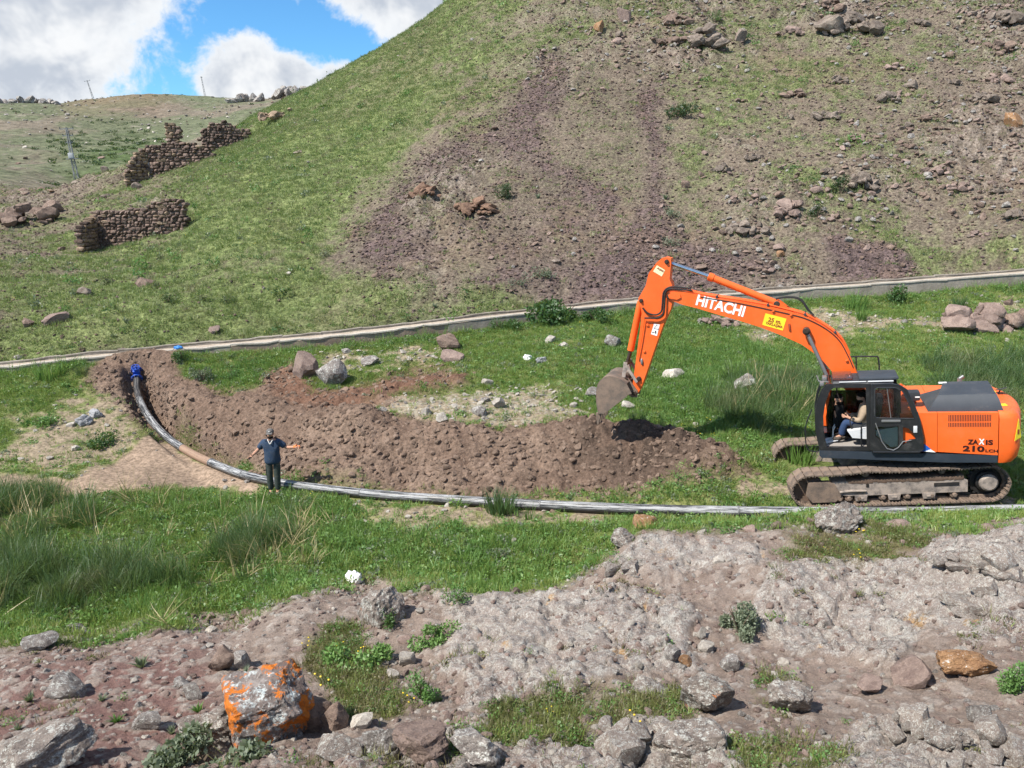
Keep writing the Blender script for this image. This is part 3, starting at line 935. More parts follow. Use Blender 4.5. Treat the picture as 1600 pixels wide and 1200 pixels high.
REDL = paint('red brown print', (0.30, 0.05, 0.02), 0.5, 0.05)
STICKER = paint('pale sticker', (0.74, 0.70, 0.42), 0.5, 0.2)
BLUEP = paint('blue paint', (0.02, 0.10, 0.42), 0.4, 0.1)
GREYC = paint('light grey vinyl', (0.56, 0.57, 0.58), 0.6, 0.25, (0.3, 0.27, 0.24), 5.0, 0.3)
TEAL = paint('pale teal finish', (0.42, 0.60, 0.61), 0.45, 0.12)
PAPER = paint('dusty cab mat', (0.30, 0.275, 0.25), 0.9, 0.7, (0.14, 0.12, 0.11), 9.0, 0.1)


def glass_mat(name, tint, alpha, rough=0.03):
    m, t = material(name)
    tr = t.n('ShaderNodeBsdfTransparent', i_Color=(*tint, 1))
    gl = t.n('ShaderNodeBsdfGlossy', i_Color=(0.9, 0.95, 1, 1), i_Roughness=rough)
    df = t.n('ShaderNodeBsdfDiffuse', i_Color=(0.20, 0.19, 0.18, 1))
    m1 = t.n('ShaderNodeMixShader', i_0=alpha, i_1=tr.outputs[0], i_2=df.outputs[0])
    fr = t.n('ShaderNodeFresnel', i_IOR=1.4)
    m2 = t.n('ShaderNodeMixShader', i_0=fr.outputs[0], i_1=m1.outputs[0], i_2=gl.outputs[0])
    o = t.n('ShaderNodeOutputMaterial')
    t.put(o.inputs[0], m2.outputs[0])
    return m


GLASS = glass_mat('tinted cab glass', (0.87, 0.87, 0.85), 0.03)
DARKGLASS = glass_mat('dark side glass', (0.22, 0.24, 0.22), 0.05)
SMOKED = glass_mat('smoked roof glass', (0.42, 0.24, 0.24), 0.22)


# ---- stones
def ico(sub):
    bm = bmesh.new()
    bmesh.ops.create_icosphere(bm, subdivisions=sub, radius=1.0)
    v = np.array([x.co[:] for x in bm.verts])
    f = [[y.index for y in x.verts] for x in bm.faces]
    bm.free()
    return v, f


ICO = {s: ico(s) for s in (1, 2, 3, 4, 5)}


def n3d(p, seed, f):
    return (vnoise(p[:, 0] * f + 31.7 + seed * 3.1, p[:, 1] * f + p[:, 2] * f * 0.61 + 7.7, seed) + vnoise(p[:, 2] * f + 11.3, p[:, 0] * f * 0.73 - p[:, 1] * f * 0.5 + 5.1 + seed, seed + 3)) - 1.0


def rock_mesh(name, seed, sub=3, cuts=14, flat=0.75, rough=0.05, mat=None, base_cut=-0.45, depth=(0.45, 0.82), fine=0.0):
    """an angular stone about 2 units across, sitting on z = 0"""
    r = np.random.default_rng(seed)
    v, f = ICO[sub]
    v = v.copy()
    for _ in range(cuts):
        n = r.normal(size=3)
        n /= np.linalg.norm(n)
        d = r.uniform(*depth)
        over = np.maximum(v @ n - d, 0)
        v = v - over[:, None] * n[None] * 0.96
    nrm = v / np.linalg.norm(v, axis=1)[:, None]
    v = v + nrm * (n3d(v, seed, 1.7) * rough * 0.9 + n3d(v, seed + 7, 4.1) * rough * 0.8 + n3d(v, seed + 13, 9.0) * rough * 0.45)[:, None]
    if fine:
        v = v + nrm * ((n3d(v, seed + 17, 19.0) + 0.6 * n3d(v, seed + 19, 37.0)) * fine)[:, None]
    v[:, 2] *= flat
    v[:, 2] = np.maximum(v[:, 2], base_cut)
    v[:, 2] -= v[:, 2].min()
    me = bpy.data.meshes.new(name)
    me.from_pydata(v.tolist(), [], f)
    smooth(me, 18)
    if mat:
        me.materials.append(mat)
    return me


def stone_mat(name, base, dark, lichen=0.0, orange=0.0, scale=1.0, var=0.35, spots=0.0, lich_col=(0.52, 0.52, 0.48)):
    m, t = material(name)
    tc = t.n('ShaderNodeTexCoord').outputs['Object']
    oi = t.n('ShaderNodeObjectInfo')
    rnd = oi.outputs['Random']
    off = t.n('ShaderNodeVectorMath', operation='ADD', i_0=tc, i_1=t.n('ShaderNodeCombineXYZ', i_0=t.m('MULTIPLY', rnd, 37.0), i_1=t.m('MULTIPLY', rnd, 11.0)).outputs[0]).outputs[0]
    n = t.noise(off, 2.2 * scale, 9, 0.7)
    g = t.noise(off, 15.0 * scale, 7, 0.75)
    c = t.mix(t.ss(n, 0.35, 0.65), dark, base)
    if lichen:
        c = t.mix(t.m('MULTIPLY', t.ss(t.m('ADD', t.noise(off, 3.6 * scale, 9, 0.78), t.m('MULTIPLY', t.m('SUBTRACT', g, 0.5), 0.5)), 0.66 - lichen * 0.25, 0.74 - lichen * 0.25), 0.9), c, lich_col)
    if spots:
        c = t.mix(t.m('MULTIPLY', t.ss(t.noise(off, 9.0 * scale, 6, 0.7), 0.56, 0.64), spots), c, (0.045, 0.043, 0.04))
    if orange:
        c = t.mix(t.ss(t.m('ADD', t.noise(off, 1.7 * scale, 9, 0.72, 0.3), t.m('MULTIPLY', t.m('SUBTRACT', g, 0.5), 0.35)), 0.72 - orange * 0.3, 0.76 - orange * 0.3), c, (0.50, 0.15, 0.025))
    v = t.m('MULTIPLY', t.ss(g, 0.25, 0.75, 0.72, 1.28), t.m('ADD', 1.0 - var / 2, t.m('MULTIPLY', rnd, var)))
    c = t.mix(1.0, c, t.n('ShaderNodeCombineXYZ', i_0=v, i_1=v, i_2=v).outputs[0], 'MULTIPLY')
    finish(t, c, 0.92, t.m('ADD', g, t.m('MULTIPLY', n, 0.6)), 0.7, 0.06 / scale, 0.15)
    return m


ST_BROWN = stone_mat('brown basalt', (0.265, 0.195, 0.155), (0.14, 0.10, 0.082), 0.15)
ST_GREY = stone_mat('grey lichened stone', (0.30, 0.27, 0.245), (0.15, 0.13, 0.12), 0.55, 0.0, 1.0, 0.35, 0.5)
ST_PALE = stone_mat('pale limestone', (0.52, 0.48, 0.42), (0.34, 0.30, 0.26), 0.2)
ST_HILL = stone_mat('grey brown hill rock', (0.255, 0.212, 0.175), (0.135, 0.105, 0.087), 0.22, 0.0, 1.0, 0.4, 0.2, (0.42, 0.40, 0.35))
ST_SLAB = stone_mat('bank ledge rock', (0.29, 0.25, 0.215), (0.19, 0.15, 0.13), 0.62, 0.12, 1.6, 0.2, 0.5, (0.45, 0.44, 0.40))
ST_PURPLE = stone_mat('purple scree', (0.162, 0.118, 0.108), (0.105, 0.077, 0.072), 0.0, 0.0, 1.0, 0.7)
ST_SCREEB = stone_mat('brown scree', (0.22, 0.16, 0.125), (0.13, 0.093, 0.075), 0.0, 0.0, 1.0, 0.7)
ST_REDD = stone_mat('red dusty stone', (0.30, 0.225, 0.19), (0.20, 0.145, 0.125), 0.1, 0.0, 1.0, 0.5)
ST_ORANGE = stone_mat('orange lichen boulder', (0.27, 0.235, 0.215), (0.13, 0.10, 0.09), 0.62, 0.72, 1.0, 0.1, 0.5, (0.5, 0.55, 0.54))
ST_LICH = stone_mat('white lichen rock', (0.26, 0.22, 0.19), (0.15, 0.125, 0.11), 0.60, 0.22, 1.6, 0.25, 0.6, (0.44, 0.44, 0.40))
ST_RUST = stone_mat('rusty stone', (0.34, 0.20, 0.105), (0.22, 0.12, 0.065), 0.35, 0.08)
ST_LEDGE = stone_mat('red brown ledge rock', (0.25, 0.16, 0.11), (0.15, 0.09, 0.065), 0.15)
ST_WALL = stone_mat('wall stone', (0.215, 0.155, 0.125), (0.105, 0.074, 0.062), 0.25, 0.0, 1.0, 0.8)
ST_WALLP = stone_mat('sandy wall stone', (0.36, 0.27, 0.19), (0.22, 0.155, 0.11), 0.2, 0.0, 1.0, 0.6)
CLOD = stone_mat('soil clod', (0.25, 0.18, 0.137), (0.18, 0.127, 0.096), 0.0, 0.0, 1.0, 0.5)


def ground(u, v):
    """where the line of sight through a photo position meets the terrain"""
    d2 = (U1 - u) ** 2 + (V1 - v) ** 2
    k = np.argpartition(d2.ravel(), 12)[:12]
    yy = GY.ravel()[k]
    near = k[(yy < yy.min() * 1.12)]
    j = near[np.argmin(d2.ravel()[near])]
    return Vector((GX.ravel()[j], GY.ravel()[j], GZ.ravel()[j]))


def height(x, y):
    a, s = x / y, math.log(y)
    i = int(np.clip(np.searchsorted(aa, a) - 1, 0, NA - 2))
    j = int(np.clip(np.searchsorted(ss, s) - 1, 0, NS - 2))
    fa, fs = (a - aa[i]) / (aa[i + 1] - aa[i]), (s - ss[j]) / (ss[j + 1] - ss[j])
    fa, fs = min(max(fa, 0), 1), min(max(fs, 0), 1)
    return (GZ[j, i] * (1 - fa) + GZ[j, i + 1] * fa) * (1 - fs) + (GZ[j + 1, i] * (1 - fa) + GZ[j + 1, i + 1] * fa) * fs


# ---- scattered ground cover
def scatter_points(density, count, seed):
    """points on the terrain with probability density x area"""
    r = np.random.default_rng(seed)
    cd = cellavg(density)
    ax, ay, az_ = GX[:-1, 1:] - GX[:-1, :-1], GY[:-1, 1:] - GY[:-1, :-1], GZ[:-1, 1:] - GZ[:-1, :-1]
    bx, by, bz = GX[1:, :-1] - GX[:-1, :-1], GY[1:, :-1] - GY[:-1, :-1], GZ[1:, :-1] - GZ[:-1, :-1]
    area = np.sqrt((ay * bz - az_ * by) ** 2 + (az_ * bx - ax * bz) ** 2 + (ax * by - ay * bx) ** 2)
    inview = (np.abs(cellavg(U1) - 800) < 960) & (cellavg(V1) < 1330) & (cellavg(V1) > -60)
    wgt = (cd * area * inview).ravel()
    c = np.cumsum(wgt)
    k = np.searchsorted(c, r.random(count) * c[-1])
    k = np.minimum(k, len(wgt) - 1)
    j, i = np.divmod(k, NA - 1)
    fa, fb = r.random(count), r.random(count)

    def bl(F):
        return (F[j, i] * (1 - fa) + F[j, i + 1] * fa) * (1 - fb) + (F[j + 1, i] * (1 - fa) + F[j + 1, i + 1] * fa) * fb
    return np.stack([bl(GX), bl(GY), bl(GZ)], 1), r


def scatter(name, pts, rot, scl, pid, protos, label):
    """one object of uncountable ground cover; each point carries a copy of a small mesh"""
    me = bpy.data.meshes.new(name)
    n = len(pts)
    me.vertices.add(n)
    me.vertices.foreach_set('co', np.asarray(pts, np.float32).ravel())
    for nm, typ, arr, key in (('rot', 'FLOAT_VECTOR', rot, 'vector'), ('scl', 'FLOAT_VECTOR', scl, 'vector'), ('pid', 'INT', pid, 'value')):
        at = me.attributes.new(nm, typ, 'POINT')
        at.data.foreach_set(key, np.asarray(arr, np.int32 if typ == 'INT' else np.float32).ravel())
    o = link(name, me)
    tag(o, label, None, None, 'stuff')
    ng = bpy.data.node_groups.new(name, 'GeometryNodeTree')
    ng.interface.new_socket('Geometry', in_out='INPUT', socket_type='NodeSocketGeometry')
    ng.interface.new_socket('Geometry', in_out='OUTPUT', socket_type='NodeSocketGeometry')
    N, L = ng.nodes, ng.links
    gi, go, jn = N.new('NodeGroupInput'), N.new('NodeGroupOutput'), N.new('GeometryNodeJoinGeometry')

    def attr(nm, typ):
        a = N.new('GeometryNodeInputNamedAttribute')
        a.data_type = typ
        a.inputs['Name'].default_value = nm
        return next(s for s in a.outputs if s.enabled and s.name == 'Attribute')
    ar, as_, ap = attr('rot', 'FLOAT_VECTOR'), attr('scl', 'FLOAT_VECTOR'), attr('pid', 'INT')
    for k, pm in enumerate(protos):
        po = bpy.data.objects.new(name + '_kind', pm)
        oi = N.new('GeometryNodeObjectInfo')
        oi.inputs['Object'].default_value = po
        oi.inputs['As Instance'].default_value = True
        cmp = N.new('FunctionNodeCompare')
        cmp.data_type, cmp.operation = 'INT', 'EQUAL'
        ins = [s for s in cmp.inputs if s.enabled]
        L.new(ap, ins[0])
        ins[1].default_value = k
        ip = N.new('GeometryNodeInstanceOnPoints')
        L.new(gi.outputs[0], ip.inputs['Points'])
        L.new(cmp.outputs[0], ip.inputs['Selection'])
        L.new(oi.outputs['Geometry'], ip.inputs['Instance'])
        L.new(ar, ip.inputs['Rotation'])
        L.new(as_, ip.inputs['Scale'])
        L.new(ip.outputs[0], jn.inputs[0])
    L.new(jn.outputs[0], go.inputs[0])
    md = o.modifiers.new('cover', 'NODES')
    md.node_group = ng
    return o
# ------------------------------------------------------------------ excavator
EX_POS = Vector((8.69, 16.96, CAMZ - 7.0))


def rot3(yaw, pit, rol):
    cz, sz, cy, sy, cx, sx = math.cos(yaw), math.sin(yaw), math.cos(pit), math.sin(pit), math.cos(rol), math.sin(rol)
    Rz = Matrix(((cz, -sz, 0), (sz, cz, 0), (0, 0, 1)))
    Ry = Matrix(((cy, 0, sy), (0, 1, 0), (-sy, 0, cy)))
    Rx = Matrix(((1, 0, 0), (0, cx, -sx), (0, sx, cx)))
    return Matrix(((-1, 0, 0), (0, -1, 0), (0, 0, 1))) @ Rz @ Ry @ Rx


EX_R = rot3(rad(-9.3), rad(6.45), rad(2.6))
SWING = Matrix.Rotation(rad(-11.0), 4, 'Z')
EX_M = Matrix.Translation(EX_POS) @ EX_R.to_4x4()
HOUSE_M = EX_M @ SWING
_ih, _iu = HOUSE_M.inverted(), EX_M.inverted()


def hp(u, v, y, inv=None):
    """a photo position read on the upright plane y of the upper structure (x ahead, z up)"""
    inv = inv or _ih
    o = inv @ Vector((0, 0, CAMZ))
    d = inv.to_3x3() @ Vector(ray(u, v))
    t = (y - o.y) / d.y
    q = o + d * t
    return (q.x, q.z)


def hps(px, y, dv=0.0):
    return [hp(u, v + dv, y) for u, v in px]


EX = empty('excavator', mat=EX_M)
tag(EX, 'orange tracked excavator with raised boom digging on the meadow', 'excavator')
H = SWING


def part(sh, name, mat, parent=None, house=True, label=None):
    o = sh.done(name, mat, parent or EX, H if house else None)
    if label:
        o['label'] = label
    return o


# ---- undercarriage
XI, XS, RW = 1.83, -1.80, 0.40                         # idler, sprocket, wheel radius of the chain run


def chain_path():
    """closed centre line of one chain run, with sag between the carrier rollers"""
    P = []
    n = 14
    for k in range(n + 1):                              # front, upwards round the idler
        a = -math.pi / 2 + math.pi * k / n
        P.append((XI + RW * 0.98 * math.cos(a), 0.43 + 0.37 * math.sin(a)))
    for x, z in ((1.55, 0.795), (1.2, 0.80), (0.9, 0.82), (0.65, 0.845), (0.35, 0.83), (0.0, 0.815), (-0.35, 0.815), (-0.7, 0.84), (-0.95, 0.845), (-1.25, 0.825), (-1.55, 0.83)):
        P.append((x, z))
    for k in range(n + 1):
        a = math.pi / 2 + math.pi * k / n
        P.append((XS + RW * 0.98 * math.cos(a), 0.45 + 0.39 * math.sin(a)))
    for k in range(1, 12):
        t = k / 12
        P.append((XS + (XI - XS) * t, 0.06))
    return P


def resample(P, n):
    P = [Vector((x, z)) for x, z in P]
    L = [0.0]
    for a, b in zip(P, P[1:] + P[:1]):
        L.append(L[-1] + (b - a).length)
    tot, out = L[-1], []
    for k in range(n):
        s = tot * k / n
        i = max(j for j in range(len(P)) if L[j] <= s)
        a, b = P[i], P[(i + 1) % len(P)]
        t = (s - L[i]) / max(L[i + 1] - L[i], 1e-9)
        out.append((a + (b - a) * t, (b - a).normalized()))
    return out, tot


NSHOE = 49
chain, ctot = resample(chain_path(), NSHOE)
pitch = ctot / NSHOE
shoe_sh = Shape()
shoe_sh.prism([(-pitch * 0.44, -0.01), (pitch * 0.46, -0.01), (pitch * 0.46, 0.012), (pitch * 0.42, 0.014), (pitch * 0.36, 0.042), (pitch * 0.28, 0.042), (pitch * 0.24, 0.014),
               (pitch * 0.02, 0.014), (0, 0.036), (-pitch * 0.10, 0.036), (-pitch * 0.14, 0.014), (-pitch * 0.34, 0.014), (-pitch * 0.38, 0.042), (-pitch * 0.44, 0.042)], -0.30, 0.30)
shoe_me = bpy.data.meshes.new('track_shoe')
shoe_sh.bm.to_mesh(shoe_me)
shoe_sh.bm.free()
smooth(shoe_me, 20)
shoe_me.materials.append(MUDDY)
for side in (1, -1):
    yc = 1.19 * side
    lk = Shape()
    for s in (-0.09, 0.09):
        for (p, t) in chain:
            n = Vector((-t.y, t.x))
            c = p + n * 0.045
            lk.box((c.x, yc + s, c.y), (pitch * 1.15, 0.045, 0.085), (0, -math.atan2(t.y, t.x), 0))
    tr = part(lk, 'track_chain', MUDDY, None, False)
    tr['label'] = 'muddy track chain with its plates, on the pipe side' if side == 1 else 'muddy track chain with its plates, on the hill side'
    for k, (p, t) in enumerate(chain):
        ang = math.atan2(t.y, t.x)
        link('track_shoe', shoe_me, None, tr, (p.x, yc, p.y), (0, -ang, 0))
    fr = Shape()
    o_ = 0.19 * side
    fr.prism([(1.35, 0.60), (0.9, 0.60), (0.88, 0.56), (-1.32, 0.56), (-1.40, 0.52), (-1.40, 0.26), (1.0, 0.26), (1.3, 0.30)], yc - 0.19, yc + 0.19, 0.015)
    frame = part(fr, 'track_frame', MUDPALE, None, False)
    yf = yc + 0.19 * side
    g = Shape()                                          # idler guard
    g.prism([(1.86, 0.62), (1.42, 0.62), (1.30, 0.56), (1.18, 0.28), (1.30, 0.15), (1.78, 0.15), (1.90, 0.30)], yc + 0.10 * side, yf + 0.05 * side, 0.012)
    part(g, 'idler_guard', MUDDY, frame, False)
    g = Shape()
    for kx in range(24):
        x = 0.95 - kx * 0.096
        g.box((x, yc + 0.02 * side, 0.575 + 0.02 * random.random()), (0.14, 0.36, 0.07 + 0.05 * random.random()), (0, random.uniform(-.1, .1), random.uniform(-.2, .2)), 0.02)
    part(g, 'caked_mud', MUD, frame, False, 'brown mud caked along the track frame')
    g = Shape()
    g.box((-0.98, yf + 0.004 * side, 0.45), (0.50, 0.012, 0.075))
    part(g, 'frame_slot', RUBBER, frame, False)
    g = Shape()
    g.box((0.62, yf + 0.004 * side, 0.49), (0.055, 0.012, 0.07))
    part(g, 'frame_slot', RUBBER, frame, False)
    g = Shape()
    g.tube([(1.2, yf + 0.012 * side, 0.36), (0.95, yf + 0.02 * side, 0.385), (0.65, yf + 0.012 * side, 0.37)], 0.028)
    part(g, 'weld_rib', MUDPALE, frame, False)
    for x in (0.80, 0.30, -0.20, -0.68, -1.14, 1.2, 1.0):
        g = Shape()
        g.cyl((x, yc - 0.16, 0.205), (x, yc + 0.16, 0.205), 0.085, bev=0.01)
        g.cyl((x, yc + 0.15 * side, 0.205), (x, yc + 0.24 * side, 0.205), 0.045, bev=0.01)
        part(g, 'track_roller', MUDDY, frame, False)
    for x in (0.76, 0.08, -0.62):
        g = Shape()
        g.prism([(x + 0.13, 0.27), (x + 0.11, 0.15), (x - 0.11, 0.15), (x - 0.13, 0.27)], yf - 0.02 * side, yf + 0.035 * side, 0.01)
        g.box((x, yf + 0.04 * side, 0.205), (0.10, 0.02, 0.045), None, 0.008)
        part(g, 'roller_guard', MUDPALE, frame, False)
    for x in (0.65, -0.9):
        g = Shape()
        g.cyl((x, yc - 0.10, 0.745), (x, yc + 0.16 * side, 0.745), 0.075, bev=0.01)
        g.cyl((x, yc + 0.16 * side, 0.745), (x, yc + 0.19 * side, 0.745), 0.03)
        part(g, 'carrier_roller', MUDDY, frame, False)
    g = Shape()
    g.cyl((XI, yc - 0.11, 0.43), (XI, yc + 0.11, 0.43), 0.33, seg=28, bev=0.02)
    part(g, 'idler_wheel', MUD, frame, False)
    g = Shape()
    g.cyl((XS, yc - 0.05, 0.45), (XS, yc + 0.05, 0.45), 0.33, seg=28, bev=0.015)
    for k in range(21):
        a = 2 * math.pi * k / 21
        g.box((XS + 0.335 * math.cos(a), yc, 0.45 + 0.335 * math.sin(a)), (0.06, 0.09, 0.05), (0, -a, 0), 0.01)
    g.cyl((XS, yc + 0.05 * side, 0.45), (XS, yc + 0.16 * side, 0.45), 0.235, 0.225, 24, 0.02)
    part(g, 'sprocket', RUBBER, frame, False)
    g = Shape()
    g.cyl((XS, yc + 0.16 * side, 0.45), (XS, yc + 0.27 * side, 0.45), 0.195, 0.17, 24, 0.03)
    part(g, 'travel_motor_cover', MUDPALE, frame, False)
uc = Shape()
uc.prism([(0.85, 0.52), (0.6, 0.80), (-0.6, 0.80), (-0.85, 0.52), (-0.6, 0.47), (0.6, 0.47)], -0.55, 0.55, 0.02)
for s in (1, -1):
    for x in (0.62, -0.62):
        uc.hexa([(x * 0.6 - .2, s * .4, .5), (x * 0.6 + .2, s * .4, .5), (x + .2, s * 1.02, .34), (x - .2, s * 1.02, .34), (x * 0.6 - .2, s * .4, .76), (x * 0.6 + .2, s * .4, .76), (x + .2, s * 1.02, .56), (x - .2, s * 1.02, .56)])
part(uc, 'undercarriage_frame', MUDDY, None, False)
sr = Shape()
sr.cyl((0, 0, 0.78), (0, 0, 1.0), 0.56, seg=40)
part(sr, 'slewing_ring', DKGREY, None, False)

# ---- upper structure deck and covers (x ahead, y to the cab side)
YS = 1.33
XF, XJ = 1.30, -2.14
sh = Shape()
sh.prism([(1.27, 1.07), (1.31, 1.13), (1.31, 1.235), (XJ + 0.01, 1.155), (XJ + 0.01, 1.0), (-1.2, 0.99)], -1.30, YS, 0.012)
part(sh, 'deck_skirt', NAVY)
sh = Shape()                                            # cover behind the cab and the engine side door
z_t = 2.08
sh.prism([(-0.32, 1.24), (-0.32, z_t), (-1.02, z_t), (-1.02, 1.24 - 0.018)], -1.28, YS - 0.006, 0.03)
part(sh, 'side_cover', ORANGE)
sh = Shape()
sh.prism([(-1.028, 1.225), (-1.028, z_t), (XJ + 0.005, z_t - 0.01), (XJ + 0.005, 1.158)], -1.28, YS - 0.003, 0.035)
door = part(sh, 'engine_door', ORANGE)
for row, (za, zb) in enumerate(((2.035, 1.895), (1.865, 1.775))):
    sh = Shape()
    for k in range(26):
        x = -1.235 - k * 0.0303
        sh.box((x, YS - 0.001, (za + zb) / 2), (0.013, 0.006, za - zb))
    g = part(sh, 'cooling_slots', RUBBER, door, True, 'row of upright dark cooling slots')
    g['kind'] = 'stuff'
sh = Shape()
sh.prism(hps([(1436, 705), (1436, 691), (1444, 693.5), (1455, 702), (1447, 705.3)], YS), YS - 0.006, YS + 0.001)
part(sh, 'blue_decal', BLUEP)
sh = Shape()
sh.prism(hps([(1444, 705.6), (1454, 702), (1462, 706.8)], YS), YS - 0.004, YS + 0.0035)
part(sh, 'white_decal', WHITEP)
sh = Shape()                                            # orange tank and box on the far side, roof deck
sh.box((-0.1, -0.93, 1.62), (1.5, 0.66, 0.78), None, 0.04)
part(sh, 'fuel_tank', ORANGE)
sh = Shape()
sh.box((0.95, -0.93, 1.5), (0.55, 0.6, 0.5), None, 0.04)
part(sh, 'tool_box', ORANGE)
# counterweight: rounded rear in plan
plan = [(XJ - 0.012, YS + 0.002)]
for k in range(9):
    a = k / 8 * math.pi / 2
    plan.append((-2.33 - 0.24 * math.sin(a), YS - 0.24 + 0.24 * math.cos(a)))
for k in range(1, 8):
    t = -1 + 2 * k / 8
    plan.append((-2.57 - 0.16 * (1 - t * t), -t * (YS - 0.24)))
plan += [(x, -y) for x, y in plan[:10]][::-1]
tb = bmesh.new()
levels = [(0.985, 0.10), (1.10, 0.03), (1.3, 0.0), (1.93, 0.0), (2.02, 0.03), (2.075, 0.09), (2.09, 0.16)]
rings = []
for z, ins in levels:
    ring = []
    for x, y in plan:
        k = max(0.0, min(1.0, (XJ - x) / 0.2))
        ring.append(tb.verts.new((x + ins * k * 1.2, y - math.copysign(ins * 0.75 if z > 1.5 else ins * 0.35, y), z)))
    rings.append(ring)
for A_, B_ in zip(rings[:-1], rings[1:]):
    for k in range(len(plan)):
        tb.faces.new([A_[k], A_[(k + 1) % len(plan)], B_[(k + 1) % len(plan)], B_[k]])
tb.faces.new(rings[0])
tb.faces.new(rings[-1])
sh = Shape()
sh._merge(tb, 0)
cw = part(sh, 'counterweight', ORANGE)
# yellow warning triangle wrapped on the rear corner
sh = Shape()
cpt = Vector((-2.33 - 0.24 * math.sin(rad(42)), YS - 0.24 + 0.24 * math.cos(rad(42)), 0))
tdir = Vector((-math.cos(rad(42)), -math.sin(rad(42)), 0))
nrm_ = Vector((-math.sin(rad(42)), math.cos(rad(42)), 0))
tb = bmesh.new()
for off, z3 in ((0.004, 1),):
    q = [cpt + nrm_ * 0.006 + tdir * s + Vector((0, 0, z)) for s, z in ((-0.10, 1.47), (0.09, 1.52), (0.0, 1.93))]
    q2 = [p + nrm_ * 0.006 for p in q]
    a_ = [tb.verts.new(p) for p in q]
    b_ = [tb.verts.new(p) for p in q2]
    tb.faces.new(a_)
    tb.faces.new(b_)
    for k in range(3):
        tb.faces.new([a_[k], a_[(k + 1) % 3], b_[(k + 1) % 3], b_[k]])
sh._merge(tb)
tri = part(sh, 'warning_triangle', YELLOW, cw)
sh = Shape()
p = cpt + nrm_ * 0.015
sh.box((p.x, p.y, 1.65), (0.05, 0.004, 0.10), (0, 0, math.atan2(tdir.y, tdir.x)))
part(sh, 'triangle_print', REDL, tri)
for y, x in ((0.75, -2.33), (-0.45, -2.36)):
    sh = Shape()
    sh.box((x, y, 2.094), (0.12, 0.16, 0.006), (0, 0, 0.1))
    part(sh, 'yellow_sticker', YELLOW, cw)
# black engine hood: a raised cowl over the cab-side half of the engine bay
tb = bmesh.new()
nb0, nb1 = hp(1450, 641, 1.21), hp(1568, 641, 1.21)
cr0, cr1 = hp(1466, 617, 1.02), hp(1557, 618, 1.02)
fr0, fr1 = hp(1474, 602, -0.05), hp(1544, 602, -0.05)
zc = max(cr0[1], cr1[1])
zf_ = zc + 0.03
rows = [[(nb0[0], 1.21, 2.05), (nb1[0], 1.21, 2.05), (nb1[0], -0.30, 2.05), (nb0[0], -0.30, 2.05)],
        [(nb0[0], 1.21, 2.09), (nb1[0], 1.21, 2.09), (nb1[0], -0.30, 2.09), (nb0[0], -0.30, 2.09)],
        [((nb0[0] * .35 + cr0[0] * .65), 1.11, 2.09 + (zc - 2.09) * 0.7), ((nb1[0] * .35 + cr1[0] * .65), 1.11, 2.09 + (zc - 2.09) * 0.7), (fr1[0] - 0.03, -0.2, 2.25), (fr0[0] + 0.03, -0.2, 2.25)],
        [(cr0[0], 1.02, zc), (cr1[0], 1.02, zc), (fr1[0], -0.1, zf_), (fr0[0], -0.1, zf_)]]
rings = [[tb.verts.new(p) for p in r_] for r_ in rows]
for A_, B_ in zip(rings[:-1], rings[1:]):
    for k in range(4):
        tb.faces.new([A_[k], A_[(k + 1) % 4], B_[(k + 1) % 4], B_[k]])
tb.faces.new(rings[0])
tb.faces.new(rings[-1])
sh = Shape()
sh._merge(tb, 0.035, 3)
part(sh, 'engine_hood', PLASTIC)
sh = Shape()
sh.box((-1.3, 0.0, zf_ + 0.0), (0.16, 0.05, 0.03))
part(sh, 'hood_sticker', WHITEP)
sh = Shape()
sh.cyl((-1.75, -0.72, 2.2), (-1.75, -0.72, 2.36), 0.05, seg=14)
sh.cyl((-1.75, -0.72, 2.35), (-1.83, -0.72, 2.41), 0.045, 0.04, 14)
part(sh, 'exhaust_pipe', STEEL)
sh = Shape()                                            # rear mirror plate
sh.box((-2.48, -0.25, 2.2), (0.20, 0.30, 0.02), (0.25, 0.25, 0), 0.008)
sh.tube([(-2.42, -0.2, 2.08), (-2.46, -0.22, 2.19)], 0.015)
part(sh, 'rear_mirror', DKGREY)
sh = Shape()
sh.box((-0.62, 0.72, 2.33), (0.27, 0.30, 0.20), None, 0.03)
sh.cyl((-0.62, 0.72, 2.05), (-0.62, 0.72, 2.25), 0.05, seg=10)
air = part(sh, 'air_cleaner', DKGREY)
sh = Shape()
sh.box((-0.70, 0.873, 2.32), (0.09, 0.004, 0.03))
part(sh, 'air_cleaner_print', WHITEP, air)
for x, y, s in ((-0.5, 0.1, 0.16), (-0.6, -0.5, 0.13), (-0.68, 0.4, 0.10), (-0.55, -0.9, 0.18)):
    sh = Shape()
    sh.box((x, y, z_t + s * 0.25), (s, s * 1.2, s * 0.5), None, 0.015)
    sh.cyl((x, y, z_t + s * 0.4), (x, y, z_t + s * 0.75), s * 0.2, seg=10)
    part(sh, 'deck_fitting', ORANGE)
sh = Shape()
pts = [(-0.1, -1.2, 2.0), (-0.1, -1.2, 2.75), (0.05, -1.2, 2.85), (0.75, -1.2, 2.85), (0.85, -1.2, 2.75), (0.85, -1.2, 1.75)]
sh.tube(catmull(pts, 4), 0.02, 8)
sh.tube([(0.4, -1.2, 2.0), (0.4, -1.2, 2.85)], 0.017, 8)
part(sh, 'handrail', BLACKP)

